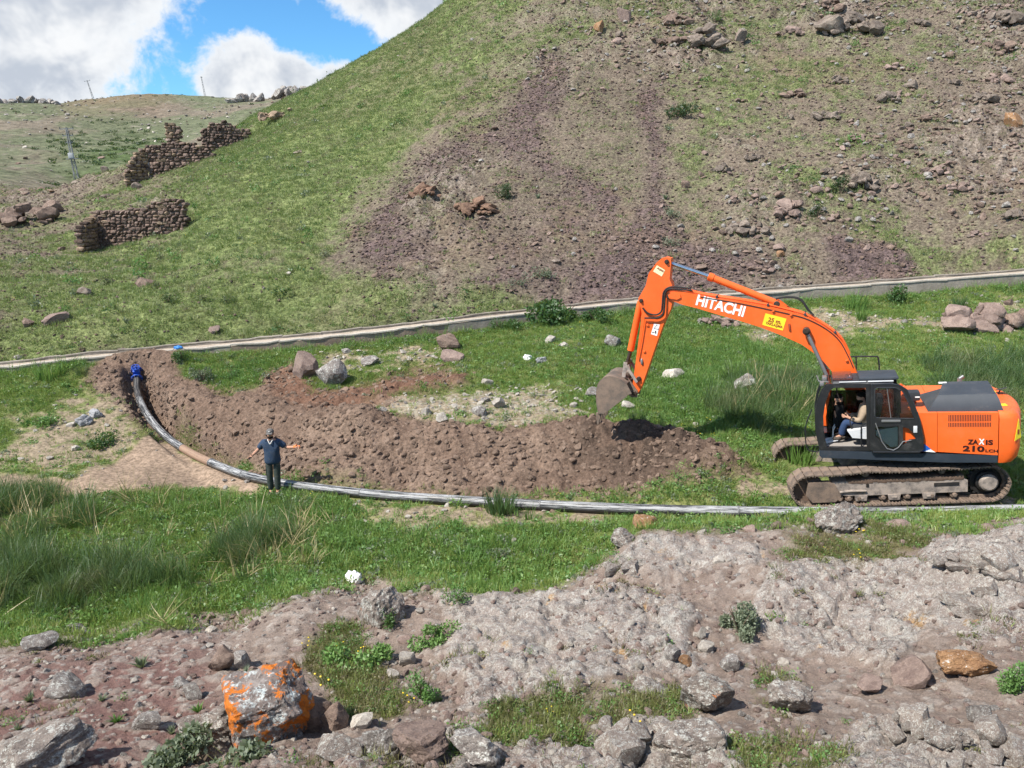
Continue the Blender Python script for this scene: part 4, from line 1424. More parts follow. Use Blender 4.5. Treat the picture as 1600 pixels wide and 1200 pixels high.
# ---- lettering
def text_mesh(s, w, h, bold=0.0, shear=0.0, flip=None):
    cu = bpy.data.curves.new('txt', 'FONT')
    cu.body = s
    cu.size = 1.0
    cu.offset = bold
    cu.shear = shear
    cu.extrude = 0.004
    cu.resolution_u = 3
    o = bpy.data.objects.new('txt', cu)
    COL.objects.link(o)
    bpy.context.view_layer.update()
    me = bpy.data.meshes.new_from_object(o.evaluated_get(bpy.context.evaluated_depsgraph_get()))
    bpy.data.objects.remove(o)
    bpy.data.curves.remove(cu)
    co = np.array([v.co[:] for v in me.vertices])
    lo, hi = co.min(0), co.max(0)
    co[:, 0] = (co[:, 0] - lo[0]) / (hi[0] - lo[0]) * w
    co[:, 1] = (co[:, 1] - lo[1]) / (hi[1] - lo[1]) * h
    me.vertices.foreach_set('co', co.astype(np.float32).ravel())
    return me


def lettering(s, pl, pr, h, y, mat, parent, bold=0.02, shear=0.0, name='lettering', house=True):
    """text whose baseline runs from pl to pr (x, z) on the plane y, read from the cab side"""
    a, b = Vector((pl[0], y, pl[1])), Vector((pr[0], y, pr[1]))
    me = text_mesh(s, (b - a).length, h, bold, shear)
    r = (b - a).normalized()
    n = Vector((0, 1, 0))
    up = n.cross(r)
    M = Matrix((r, up, n)).transposed().to_4x4()
    M.translation = a
    me.transform((H if house else Matrix.Identity(4)) @ M)
    return link(name, me, mat, parent)


lettering('ZA', hp(1512, 694, YS), hp(1528.5, 694.5, YS), 0.105, YS + 0.002, BLACKL, EX, 0.03)
lettering('X', hp(1529, 694.5, YS), hp(1538, 694.8, YS), 0.125, YS + 0.004, WHITEP, EX, 0.04)
lettering('IS', hp(1540, 694.8, YS), hp(1551.5, 695, YS), 0.105, YS + 0.002, BLACKL, EX, 0.03)
lettering('210', hp(1504, 705, YS), hp(1538, 706, YS), 0.125, YS + 0.002, BLACKL, EX, 0.035)
lettering('LCH', hp(1539.5, 706.2, YS), hp(1559, 707, YS), 0.062, YS + 0.002, BLACKL, EX, 0.02)

# ---- cab
CY0, CY1 = 0.36, 1.31
prof = hps([(1281, 705), (1274, 675), (1273, 650), (1277, 625), (1284, 608), (1292, 600), (1340, 599.5), (1398, 601), (1405, 606), (1408, 640), (1409, 704)], CY1)
opening = hps([(1292, 700), (1287, 672), (1286.5, 650), (1290, 628), (1297, 610), (1303, 606), (1353, 606), (1354.5, 699)], CY1)
win = hps([(1367, 607), (1396, 608), (1400, 614), (1401, 655), (1367, 654)], CY1)
win2 = hps([(1367, 664), (1401, 665), (1401, 696), (1367, 695)], CY1)
sh = Shape()
sh.plate([prof, opening, win, win2], CY1 - 0.07, CY1)
cab = part(sh, 'cab', BLACKP)
sh = Shape()
sh.plate([prof, [(x * 0.9 + 0.02, z * 0.86 + 0.34) for x, z in prof]], CY0, CY0 + 0.06)
part(sh, 'cab_inner_frame', BLACKP, cab)
ix = [p[0] for p in prof]
iz = [p[1] for p in prof]
xr_, xfr = min(ix), max(ix)
sh = Shape()
sh.box(((xr_ + xfr) / 2, (CY0 + CY1) / 2, 1.27), (xfr - xr_ - 0.16, CY1 - CY0 - 0.14, 0.05))
part(sh, 'cab_floor', BLACKP, cab)
sh = Shape()
sh.box((xr_ + 0.03, (CY0 + CY1) / 2, 1.63), (0.05, CY1 - CY0 - 0.1, 0.76))
part(sh, 'cab_back_wall', BLACKP, cab)
for y in (CY0 + 0.05, CY1 - 0.06):
    sh = Shape()
    sh.tube([(xr_ + 0.04, y, 1.9), (xr_ + 0.04, y, 2.68)], 0.035, 8)
    part(sh, 'rear_post', BLACKP, cab)
for k, dz in ((1, 0.0), (5, -0.03), (0, 0.03)):
    sh = Shape()
    sh.tube([(prof[k][0] - 0.04, CY0 + .04, prof[k][1] + dz), (prof[k][0] - 0.04, CY1 - .04, prof[k][1] + dz)], 0.035)
    part(sh, 'front_bar', BLACKP, cab)
zt = prof[6][1]
sh = Shape()
sh.hexa([(prof[5][0] - .10, CY1 - .01, zt - .015), (prof[7][0] + .02, CY1 - .01, zt - .015), (prof[7][0] + .02, CY0 + .02, zt - .015), (prof[5][0] - .10, CY0 + .02, zt - .015),
         (prof[5][0] - .14, CY1 - .05, zt + .045), (prof[7][0] + .04, CY1 - .05, zt + .045), (prof[7][0] + .04, CY0 + .05, zt + .045), (prof[5][0] - .14, CY0 + .05, zt + .045)], 0.012)
roof = part(sh, 'cab_roof', DKGREY, cab)
sh = Shape()
sh.box((prof[7][0] + 0.30, (CY0 + CY1) / 2 - .02, zt + .075), (0.78, 0.80, 0.06), None, 0.025)
part(sh, 'roof_hatch', PLASTIC, cab)
sh = Shape()
sh.box((prof[5][0] - 0.32, (CY0 + CY1) / 2 - .05, zt + .075), (0.40, 0.72, 0.05), None, 0.01)
part(sh, 'roof_window', SMOKED, cab)
sh = Shape()
sh.box((prof[7][0] + 0.27, CY1 - .035, zt + .035), (0.5, 0.07, 0.028), (0.25, 0, 0), 0.006)
sh.box((prof[7][0] + 0.82, CY1 - .035, zt + .035), (0.54, 0.05, 0.022), (0.25, 0, 0), 0.006)
part(sh, 'rain_gutter', GREYC, cab)
sh = Shape()                                            # front window, upper part folded away, lower pane
fx = [p for p in prof[1:6]]
tb = bmesh.new()
a_ = [tb.verts.new((x - 0.03, CY0 + 0.06, z)) for x, z in fx]
b_ = [tb.verts.new((x - 0.03, CY1 - 0.08, z)) for x, z in fx]
for k in range(len(fx) - 1):
    tb.faces.new([a_[k], a_[k + 1], b_[k + 1], b_[k]])
sh._merge(tb)
part(sh, 'windshield', GLASS, cab)
sh = Shape()
sh.box((xr_ + 0.03, (CY0 + CY1) / 2, 2.30), (0.008, CY1 - CY0 - 0.16, 0.62))
part(sh, 'rear_window', DARKGLASS, cab)
sh = Shape()
sh.plate([hps([(1294, 697), (1290, 650), (1299, 609), (1352, 608), (1405, 606), (1406, 655), (1352, 660), (1352, 698)], CY0)], CY0 + 0.065, CY0 + 0.072)
part(sh, 'side_window', DARKGLASS, cab)
sh = Shape()                                            # front work lamp and mirror at the roof edge
sh.box((prof[5][0] + 0.04, 0.75, zt + .02), (0.10, 0.26, 0.10), None, 0.02)
sh.box((prof[5][0] + 0.10, 1.15, zt - .02), (0.09, 0.12, 0.09), None, 0.02)
sh.tube([(prof[5][0] - 0.05, 1.1, zt), (prof[5][0] + 0.16, 1.1, zt + 0.03), (prof[5][0] + 0.2, 0.5, zt + 0.03)], 0.014)
part(sh, 'work_lamp', STEEL, cab)
sh = Shape()                                            # mirror bar in front of the cab
pts = [(prof[0][0] + .03, CY1 + .02, 1.2), (prof[0][0] + .26, CY1 + .05, 1.3), (prof[0][0] + .28, CY1 + .05, 1.8), (prof[1][0] + .06, CY1 + .03, 2.2)]
sh.tube(catmull(pts, 6), 0.014, 8)
part(sh, 'grab_bar', BLACKP, cab)
sh = Shape()
sh.box((0.72, 0.83, 1.30), (0.85, 0.7, 0.012))
part(sh, 'floor_mat', PAPER, cab)
sh = Shape()                                            # seat: cushion, box, back
sh.box((0.36, 0.82, 1.70), (0.52, 0.52, 0.13), (0, -0.06, 0), 0.05)
sh.box((0.08, 0.82, 2.05), (0.13, 0.50, 0.66), (0, -0.14, 0), 0.05)
part(sh, 'seat', DKGREY, cab)
sh = Shape()
sh.hexa([(0.62, 1.06, 1.50), (0.15, 1.06, 1.46), (0.15, 1.22, 1.46), (0.62, 1.22, 1.50), (0.72, 1.06, 1.66), (0.15, 1.06, 1.74), (0.15, 1.22, 1.74), (0.72, 1.22, 1.66)], 0.03)
con = part(sh, 'side_console', GREYC, cab)
sh = Shape()
sh.tube(catmull([(0.62, 1.12, 1.66), (0.66, 1.12, 1.85), (0.62, 1.12, 1.95)], 4), 0.013)
sh.ball((0.62, 1.12, 1.97), 0.035, 1)
part(sh, 'joystick', RUBBER, con)
sh = Shape()
sh.box((0.3, 0.82, 1.45), (0.46, 0.5, 0.32), None, 0.03)
part(sh, 'seat_base', DKGREY, cab)
sh = Shape()
sh.tube(catmull([(0.44, 1.22, 1.30), (0.44, 1.23, 1.72), (0.40, 1.23, 1.80), (0.2, 1.23, 1.92)], 5), 0.016, 8)
part(sh, 'gate_lever', BLACKP, cab)
for y in (0.72, 0.92):
    sh = Shape()
    sh.box((1.05, y, 1.34), (0.30, 0.13, 0.03), (0, 0.25, 0), 0.01)
    sh.tube([(1.02, y, 1.33), (1.0, y, 1.6), (0.96, y, 1.68)], 0.013)
    part(sh, 'travel_pedal', GREYC, cab)
sh = Shape()
sh.box((hp(1389, 684, 1.1)[0], 1.03, hp(1389, 684, 1.1)[1]), (0.46, 0.36, 0.40), (0, 0.12, 0), 0.05)
part(sh, 'storage_box', TEAL, cab)

# door folded back flat against the cab side
YD = 1.40
dout = hps([(1362, 600.5), (1392, 600), (1405, 602), (1416, 609), (1427, 630), (1436, 655), (1441.5, 680), (1442, 702), (1437, 706), (1364, 706), (1361.5, 703)], YD)
dw1 = hps([(1367, 608), (1372, 605.5), (1400, 606), (1410, 611), (1419, 628), (1428, 654), (1369, 653), (1367, 650)], YD)
dw2 = hps([(1367.5, 667), (1404, 666), (1404, 700), (1398, 702), (1390, 701), (1380, 692), (1367.5, 681)], YD)
dw3 = hps([(1411, 667), (1419, 669), (1427, 677), (1431, 686), (1421, 687), (1411, 696)], YD)
sh = Shape()
sh.plate([dout, dw1, dw2, dw3], YD - 0.03, YD + 0.012)
dr = part(sh, 'cab_door', BLACKP, cab)


def rim(px, y, r, closed=True):
    s = Shape()
    p = hps(px, y)
    s.tube([(x, y, z) for x, z in p], r, 6, closed)
    return s


part(rim([(1367, 608), (1372, 605.5), (1400, 606), (1410, 611), (1419, 628), (1428, 654), (1369, 653), (1367, 650)], YD + 0.014, 0.011), 'window_seal', DKGREY, dr)
part(rim([(1362, 600.5), (1392, 600), (1405, 602), (1416, 609), (1427, 630), (1436, 655), (1441.5, 680), (1442, 702), (1437, 706), (1364, 706), (1361.5, 703)], YD + 0.0, 0.022), 'door_frame', BLACKP, dr)
part(rim([(1368, 661), (1378, 690), (1386, 701), (1396, 703.5), (1404, 699), (1411, 690), (1424, 688)], YD + 0.02, 0.012, False), 'door_trim', STEEL, dr)
sh = Shape()
p, q = hp(1377, 657, YD), hp(1407, 657.5, YD)
sh.box(((p[0] + q[0]) / 2, YD + 0.025, (p[1] + q[1]) / 2), (abs(q[0] - p[0]), 0.02, 0.055), None, 0.01)
part(sh, 'window_rail', STEEL, dr)
sh = Shape()
p = hp(1430, 669, YD)
sh.box((p[0], YD + 0.02, p[1] - .02), (0.075, 0.02, 0.15), None, 0.012)
part(sh, 'door_latch', GREYC, dr)
sh = Shape()
sh.plate([dw1], YD - 0.012, YD - 0.006)
sh.plate([dw2], YD - 0.012, YD - 0.006)
part(sh, 'door_glass', GLASS, dr)
sh = Shape()  # thin teal layer added behind the lower pane to give its pale patch
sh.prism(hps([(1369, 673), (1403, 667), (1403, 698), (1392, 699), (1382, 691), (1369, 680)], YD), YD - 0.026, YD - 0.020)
part(sh, 'teal_patch', TEAL, dr, True, 'pale teal patch in the lower door window')
p, q = hp(1386, 606, YD), hp(1392, 653, YD)
sh = Shape()
sh.tube([(p[0], YD - 0.004, p[1]), (q[0], YD - 0.004, q[1])], 0.008, 6)
part(sh, 'wiper', STEEL, dr)

# ---- boom
YB0, YB1 = -0.30, 0.20
top_px = [(1040, 462), (1042, 457), (1048, 453.5), (1058, 453), (1072, 456), (1090, 461), (1120, 466), (1160, 472), (1200, 479), (1230, 486), (1258, 494), (1283, 507), (1305, 522), (1318, 536), (1328, 556), (1338, 580)]
bot_px = [(1302, 583), (1292, 571), (1279, 557), (1265, 547), (1252, 538), (1222, 524.5), (1190, 512), (1160, 502.5), (1120, 491), (1090, 482), (1066, 476), (1050, 470)]
bp = hps(top_px, YB1)
foot = [(0.16, 2.05), (0.04, 1.86), (0.06, 1.70), (0.2, 1.64), (0.34, 1.72), (0.62, 2.2)]
prof_b = bp + foot + hps(bot_px, YB1)
sh = Shape()
sh.prism(prof_b, YB0, YB1, 0.012)
boom = part(sh, 'boom', ORANGE)
for dx_, r in ((0, 0.012),):
    sh = Shape()                                        # rails and hydraulic pipes along the top of the boom
    line = [(x, z + 0.035) for x, z in hps(top_px[4:-1], YB1)]
    for yy, dz in ((0.12, 0.0), (0.05, 0.012), (-0.05, 0.012), (-0.14, 0.0)):
        sh.tube(catmull([(x, yy, z + dz) for x, z in line], 3), 0.017, 6)
    part(sh, 'hydraulic_pipes', ORANGE, boom)
for k in (6, 8, 10, 12):
    x, z = hp(*top_px[k], YB1)
    sh = Shape()
    sh.box((x, 0.0, z + 0.03), (0.05, 0.42, 0.06), (0, 0.25 if k < 9 else 0.6, 0), 0.01)
    part(sh, 'pipe_clamp', DKGREY, boom)
sh = Shape()
edge_px = [(1095, 464), (1160, 475), (1230, 490), (1262, 499), (1292, 515), (1312, 533), (1325, 556), (1333, 574)]
sh.tube(catmull([(x, YB1 + 0.008, z) for x, z in hps(edge_px, YB1)], 5), 0.012, 6)
part(sh, 'grease_line', RUBBER, boom)
sh = Shape()
sh.prism(hps([(1044, 461), (1050, 456), (1063, 460), (1064, 465), (1058, 468), (1046, 466)], YB1), YB1 - 0.01, YB1 + 0.035, 0.01)
part(sh, 'boom_tip_cap', ORANGE, boom)
for u, v in ((1208, 484), (1236, 490), (1323, 561)):
    x, z = hp(u, v + 2, YB1)
    sh = Shape()
    sh.box((x, YB1 + 0.02, z), (0.06, 0.05, 0.035), (0, 0.3, 0), 0.008)
    part(sh, 'lug', ORANGE, boom)
x, z = hp(1233.5, 511, YB1)
sh = Shape()
sh.box((x, YB1 + 0.015, z), (0.045, 0.04, 0.16), (0, 0.05, 0), 0.008)
part(sh, 'bracket', REDL, boom)
lettering('HITACHI', hp(1086.5, 476.5, YB1), hp(1161, 495.5, YB1), 0.265, YB1 + 0.004, WHITEP, boom, 0.034)
# yellow keep-clear sign
c4 = hps([(1196, 489.5), (1229, 498), (1223, 516.5), (1191, 507.5)], YB1)
sh = Shape()
sh.prism(c4, YB1 + 0.001, YB1 + 0.008)
sign = part(sh, 'warning_sign', YELLOW, boom, True, 'yellow sign with red print on the boom')
lettering('25 m.', hp(1199.5, 502, YB1), hp(1220.5, 507, YB1), 0.105, YB1 + 0.010, REDL, sign, 0.03)
lettering('YAKLA\u015eMA', hp(1195, 507, YB1), hp(1222, 514.3, YB1), 0.085, YB1 + 0.010, REDL, sign, 0.025)


def pin(u, v, y0, y1, r, name='pin', parent=None, mat=PINM):
    x, z = hp(u, v, y1)
    s = Shape()
    s.cyl((x, y0, z), (x, y1, z), r, seg=16, bev=0.01)
    s.cyl((x, y1, z), (x, y1 + 0.03, z), r * 0.62, seg=12)
    return part(s, name, mat, parent)


pin(1260, 517.5, -0.42, 0.40, 0.075, 'boom_pin', boom)
# boom lift cylinders
for side in (1, -1):
    yy = 0.335 if side == 1 else -0.435
    xa, za = hp(1260, 517.5, 0.335)
    xb, zb = hp(1294, 592, 0.335)
    a, b = Vector((xa, yy, za)), Vector((xb, yy, zb))
    dirv = (b - a).normalized()
    sh = Shape()
    sh.cyl(a, b, 0.042, seg=14)
    rod = part(sh, 'boom_cylinder', STEEL)
    sh = Shape()
    sh.cyl(b - dirv * 0.08, Vector((1.02, yy, 1.42)), 0.075, seg=16, bev=0.008)
    part(sh, 'cylinder_barrel', ORANGE, rod)
    sh = Shape()
    sh.cyl(a - Vector((0, 0.05, 0)), a + Vector((0, 0.05, 0)), 0.085, seg=16, bev=0.01)
    part(sh, 'rod_eye', PINM, rod)
# ---- arm
YA0, YA1 = -0.235, 0.135
arm_px = [(1040, 402), (1048, 404), (1048.5, 411), (1046, 436), (1050, 446), (1051, 470), (1048, 483), (1038, 503), (1024, 542), (1004, 600), (999, 611), (993, 619), (989, 617), (988, 604), (994.5, 556), (1000, 516), (1002.5, 490), (1001, 480),
          (998, 474), (997.5, 466), (1009, 446), (1013.5, 427), (1026, 410), (1034, 403.5)]
sh = Shape()
sh.prism(hps(arm_px, YA1), YA0, YA1, 0.012)
arm = part(sh, 'arm', ORANGE)
pin(1041.5, 409, YA0 - .03, YA1 + .035, 0.055, 'arm_pin', arm)
pin(1001.5, 470, YA0 - .03, YA1 + .03, 0.05, 'arm_pin', arm)
pin(998, 592, YA0 - .03, YA1 + .04, 0.06, 'arm_pin', arm)
pin(1046, 462, YA0 - .1, YB1 + .0, 0.09, 'arm_pin', arm)
sh = Shape()
sh.prism(hps([(1026.5, 414.5), (1039, 422), (1034, 432), (1020.5, 424)], YA1), YA1 + 0.001, YA1 + 0.006)
stk = part(sh, 'sticker', STICKER, arm, True, 'pale yellow sticker near the arm top')
lettering('A200', hp(1026, 419.5, YA1), hp(1036, 425.5, YA1), 0.045, YA1 + 0.008, REDL, stk, 0.03)
sh = Shape()
sh.prism(hps([(1022, 505.5), (1031, 507), (1026.5, 525), (1017, 522)], YA1), YA1 + 0.001, YA1 + 0.006)
stk = part(sh, 'sticker', WHITEP, arm, True, 'white sticker with black warning marks')
part(rim([(1021.8, 513), (1029, 514.5), (1026.5, 507.5)], YA1 + 0.008, 0.007), 'sticker_triangle', BLACKL, stk)
x, z = hp(1024.5, 519, YA1)
sh = Shape()
sh.box((x, YA1 + 0.008, z), (0.03, 0.004, 0.07))
sh.box((x + .06, YA1 + 0.008, z), (0.06, 0.004, 0.015))
part(sh, 'sticker_figure', BLACKL, stk)
for u, v in ((1012, 508), (1007, 549)):
    x, z = hp(u, v, YA1)
    sh = Shape()
    sh.box((x, YA1 + 0.015, z), (0.06, 0.04, 0.05), None, 0.008)
    part(sh, 'lug', ORANGE, arm)
x, z = hp(1003, 565, YA1)
sh = Shape()
sh.ball((x, YA1 + 0.02, z), (0.035, 0.03, 0.09))
part(sh, 'lug', STEEL, arm)
# hoses looping from boom to arm
for k, px in enumerate(([(1080, 451), (1062, 449), (1046, 449), (1037, 457), (1035, 475), (1033, 487), (1024, 492), (1012, 489), (1004, 481)],
                        [(1082, 454), (1060, 452), (1045, 452), (1039, 460), (1038, 478), (1036, 491), (1026, 497), (1014, 497), (1007, 497)])):
    sh = Shape()
    yy = YA1 + 0.05 + 0.03 * k
    sh.tube(catmull([(x, yy, z) for x, z in hps(px, yy)], 6), 0.022, 8)
    part(sh, 'hydraulic_hose', RUBBER, arm)
sh = Shape()
sh.tube(catmull([(x, 0.19, z) for x, z in hps([(1007, 497), (1005, 510), (1001, 535), (996, 560)], 0.19)], 4), 0.014, 6)
part(sh, 'hydraulic_pipe', ORANGE, arm)
# arm cylinder over the boom
xa, za = hp(1041.5, 409, -0.05)
xb, zb = hp(1107, 431.5, -0.05)
xc, zc = hp(1214, 474, -0.05)
yy = -0.05
sh = Shape()
sh.cyl((xa, yy, za), (xb, yy, zb), 0.048, seg=16)
ac_ = part(sh, 'arm_cylinder', CHROME)
sh = Shape()
d = Vector((xc - xb, 0, zc - zb)).normalized()
sh.cyl((xb, yy, zb), Vector((xb, yy, zb)) + d * 0.14, 0.10, seg=18, bev=0.012)
sh.cyl(Vector((xb, yy, zb)) + d * 0.1, (xc, yy, zc), 0.082, seg=18, bev=0.01)
part(sh, 'cylinder_barrel', ORANGE, ac_)
sh = Shape()
sh.cyl((xc, yy - 0.16, zc), (xc, yy + 0.16, zc), 0.075, seg=16, bev=0.012)
part(sh, 'cylinder_pin', PINM, ac_)
sh = Shape()
for y0 in (-0.2, 0.06):
    sh.prism([(xc + 0.25, zc - 0.28), (xc + 0.09, zc + 0.03), (xc, zc + 0.10), (xc - 0.08, zc + 0.05), (xc - 0.55, zc - 0.36)], y0, y0 + 0.04, 0.006)
part(sh, 'cylinder_bracket', ORANGE, boom)
for k in range(2):
    sh = Shape()
    yy = 0.0 + 0.09 * k
    sh.tube(catmull([(x, yy, z) for x, z in hps([(1212, 467), (1225, 464 + k), (1243, 464.5 + k), (1254, 470 + 2 * k), (1262, 482 + 2 * k), (1272, 493)], yy)], 6), 0.02, 8)
    part(sh, 'hydraulic_hose', RUBBER, boom)
# bucket cylinder and links
yy = -0.05
a, b, c = [Vector((x, yy, z)) for x, z in hps([(1001, 471), (985, 548), (980.5, 566)], yy)]
sh = Shape()
sh.cyl(a, b, 0.085, seg=16, bev=0.01)
bc = part(sh, 'bucket_cylinder', ORANGE)
sh = Shape()
sh.cyl(b, c, 0.05, seg=12)
sh.cyl(c - Vector((0, .2, 0)), c + Vector((0, .2, 0)), 0.06, seg=12)
part(sh, 'cylinder_rod', PINM, bc)
e = Vector((hp(977, 592, yy)[0], yy, hp(977, 592, yy)[1]))
f = Vector((hp(997.5, 592, yy)[0], yy, hp(997.5, 592, yy)[1]))
for y in (-0.30, 0.20):
    sh = Shape()
    sh.box(((c + e) / 2) + Vector((0, y - yy, 0)), (0.10, 0.05, (c - e).length + 0.1), (0, math.atan2((c - e).x, (c - e).z), 0), 0.015)
    part(sh, 'bucket_link', MUDPALE)
    sh = Shape()
    sh.box(((c + f) / 2) + Vector((0, (y - yy) * 1.1, 0)), (0.075, 0.045, (c - f).length + 0.08), (0, math.atan2((c - f).x, (c - f).z), 0), 0.015)
    part(sh, 'side_link', MUDPALE)
# ---- bucket
YK0, YK1 = -0.62, 0.50
side_px = [(979, 600), (968, 592), (955, 588), (943, 590), (934, 600), (931, 616), (932, 634), (935, 648), (943, 646), (954, 638.5), (980, 617.5), (987, 615)]
sp = hps(side_px, YK1)
shell_n = 8
sh = Shape()
for y0 in (YK0, YK1 - 0.03):
    sh.prism(sp, y0, y0 + 0.03, 0.005)
tb = bmesh.new()
cen = Vector((sum(p[0] for p in sp) / len(sp), sum(p[1] for p in sp) / len(sp)))
back = [Vector(p) for p in sp[:shell_n]]
back = [Vector((q.x, q.y)) for q in catmull([(p.x, p.y, 0) for p in back], 4)]
inn = [cen + (p - cen) * 0.955 for p in back]
vs = [[tb.verts.new((p.x, y, p.y)) for p in L_] for y in (YK0 + .002, YK1 - .002) for L_ in (back, inn)]
for k in range(len(back) - 1):
    tb.faces.new([vs[0][k], vs[0][k + 1], vs[2][k + 1], vs[2][k]])
    tb.faces.new([vs[1][k], vs[1][k + 1], vs[3][k + 1], vs[3][k]])
    tb.faces.new([vs[0][k], vs[0][k + 1], vs[1][k + 1], vs[1][k]])
    tb.faces.new([vs[2][k], vs[2][k + 1], vs[3][k + 1], vs[3][k]])
for k in (0, -1):
    tb.faces.new([vs[0][k], vs[1][k], vs[3][k], vs[2][k]])
sh._merge(tb)
bk = part(sh, 'bucket', BUCKETM)
sh = Shape()
sp2 = hps([(934, 646), (944, 646), (954, 639), (981, 618), (975, 608), (941, 632)], YK1)
sh.prism(sp2, YK1 - 0.002, YK1 + 0.022, 0.006)
part(sh, 'side_cutter', BUCKETM, bk)
for y in (-0.24, 0.14):
    sh = Shape()
    sh.prism(hps([(982, 600), (972, 588), (978, 584), (984, 592), (997, 610), (996, 620), (988, 620), (978, 612)], 0.1), y - 0.03, y + 0.03, 0.01)
    part(sh, 'bucket_ear', BUCKETM, bk)
x, z = hp(991.5, 614.5, 0.18)
sh = Shape()
sh.cyl((x, -0.32, z), (x, 0.22, z), 0.06, seg=14, bev=0.01)
part(sh, 'bucket_pin', PINM, bk)
x, z = hp(977, 592, 0.18)
sh = Shape()
sh.cyl((x, -0.36, z), (x, 0.24, z), 0.06, seg=14, bev=0.01)
part(sh, 'bucket_pin', PINM, bk)
tip = Vector(hp(936, 661, 0.3))
rootp = Vector(hp(937.5, 645, 0.3))
for k in range(5):
    y = YK0 + 0.1 + k * (YK1 - YK0 - 0.2) / 4
    sh = Shape()
    sh.hexa([(rootp.x - .07, y - .055, rootp.y + .03), (rootp.x + .07, y - .055, rootp.y + .03), (rootp.x + .07, y + .055, rootp.y + .03), (rootp.x - .07, y + .055, rootp.y + .03),
             (tip.x - .02, y - .04, tip.y), (tip.x + .02, y - .04, tip.y), (tip.x + .02, y + .04, tip.y), (tip.x - .02, y + .04, tip.y)], 0.008)
    part(sh, 'bucket_tooth', BUCKETM, bk)
# ------------------------------------------------------------------ concrete channel
def concrete(name, a, b):
    m, t = material(name)
    pos = t.n('ShaderNodeNewGeometry').outputs['Position']
    n = t.noise(pos, 0.9, 6, 0.75)
    g = t.noise(pos, 16.0, 6, 0.7)
    c = t.mix(t.ss(n, 0.35, 0.65), a, b)
    v = t.ss(g, 0.25, 0.75, 0.8, 1.2)
    c = t.mix(1.0, c, t.n('ShaderNodeCombineXYZ', i_0=v, i_1=v, i_2=v).outputs[0], 'MULTIPLY')
    finish(t, c, 0.9, g, 0.5, 0.03, 0.2)
    return m


CONC = concrete('weathered concrete', (0.33, 0.295, 0.25), (0.21, 0.185, 0.155))
CONCL = concrete('pale concrete lip', (0.47, 0.43, 0.37), (0.34, 0.305, 0.26))
SILT = concrete('pale dry silt', (0.42, 0.36, 0.29), (0.32, 0.265, 0.21))
CONCB = concrete('earth stained concrete', (0.30, 0.235, 0.18), (0.21, 0.16, 0.125))

chp = catmull([tuple(p) for p in CH], 6)
chp = [Vector((p.x, p.y, p.z)) for p in chp]
lat = []
for i, p in enumerate(chp):
    a, b = chp[max(i - 1, 0)], chp[min(i + 1, len(chp) - 1)]
    d = Vector((b.x - a.x, b.y - a.y, 0)).normalized()
    lat.append(Vector((-d.y, d.x, 0)))


def sweep(name, sec, mat, parent, i0=0, i1=None, wob=0.028):
    i1 = len(chp) if i1 is None else i1
    V, Fc = [], []
    n = len(sec)
    for i in range(i0, i1):
        w_ = random.uniform(-wob, wob)
        for o, dz in sec:
            V.append(chp[i] + lat[i] * (o + w_ * 0.5) + Vector((0, 0, dz + (w_ if dz > -0.2 else 0))))
    m = i1 - i0
    for i in range(m - 1):
        for k in range(n):
            Fc.append((i * n + k, i * n + (k + 1) % n, (i + 1) * n + (k + 1) % n, (i + 1) * n + k))
    Fc.append(tuple(range(n)))
    Fc.append(tuple(range((m - 1) * n, m * n))[::-1])
    me = bpy.data.meshes.new(name)
    me.from_pydata([tuple(v) for v in V], [], Fc)
    return link(name, me, mat, parent)


canal = empty('irrigation_channel')
tag(canal, 'low concrete irrigation channel running along the foot of the hill', 'channel')
step = 4
for k in range(0, len(chp) - 1, step):                  # cast in lengths with open joints
    e_ = min(k + step + 1, len(chp))
    ua = project(np.array([chp[k].x]), np.array([chp[k].y]), np.array([chp[k].z]))[0][0]
    wm = CONCB if 270 < ua < 640 else CONC
    wall_ = sweep('near_wall', [(0.0, -0.85), (0.0, -0.055), (0.14, -0.055), (0.14, -0.85)], wm, canal, k, e_)
    sweep('near_lip', [(-0.025, -0.053), (-0.025, 0.0), (0.16, 0.0), (0.16, -0.053)], CONCL, canal, k, e_)
    sweep('far_wall', [(CHW - 0.15, -0.85), (CHW - 0.15, -0.04), (CHW - 0.01, -0.04), (CHW - 0.01, -0.85)], CONC, canal, k, e_)
    sweep('far_lip', [(CHW - 0.16, -0.038), (CHW - 0.16, 0.0), (CHW - 0.02, 0.0), (CHW - 0.02, -0.038)], CONC, canal, k, e_)
sweep('channel_bed', [(0.145, -0.60), (0.145, -0.13), (CHW - 0.155, -0.10), (CHW - 0.155, -0.60)], SILT, canal, 0, None, 0.0)

# ------------------------------------------------------------------ ruined dry-stone walls
wall_me = [rock_mesh('wall_stone', 900 + k, 2, 8, 1.0, 0.07, None, -9, (0.62, 0.85)) for k in range(9)]
for k, m_ in enumerate(wall_me):
    m_.materials.append(ST_WALLP if k >= 7 else ST_WALL)
    co = np.array([v.co[:] for v in m_.vertices])
    co -= (co.max(0) + co.min(0)) / 2
    co = np.sign(co) * np.abs(co) ** 0.55
    co /= (co.max(0) - co.min(0))
    m_.vertices.foreach_set('co', co.astype(np.float32).ravel())


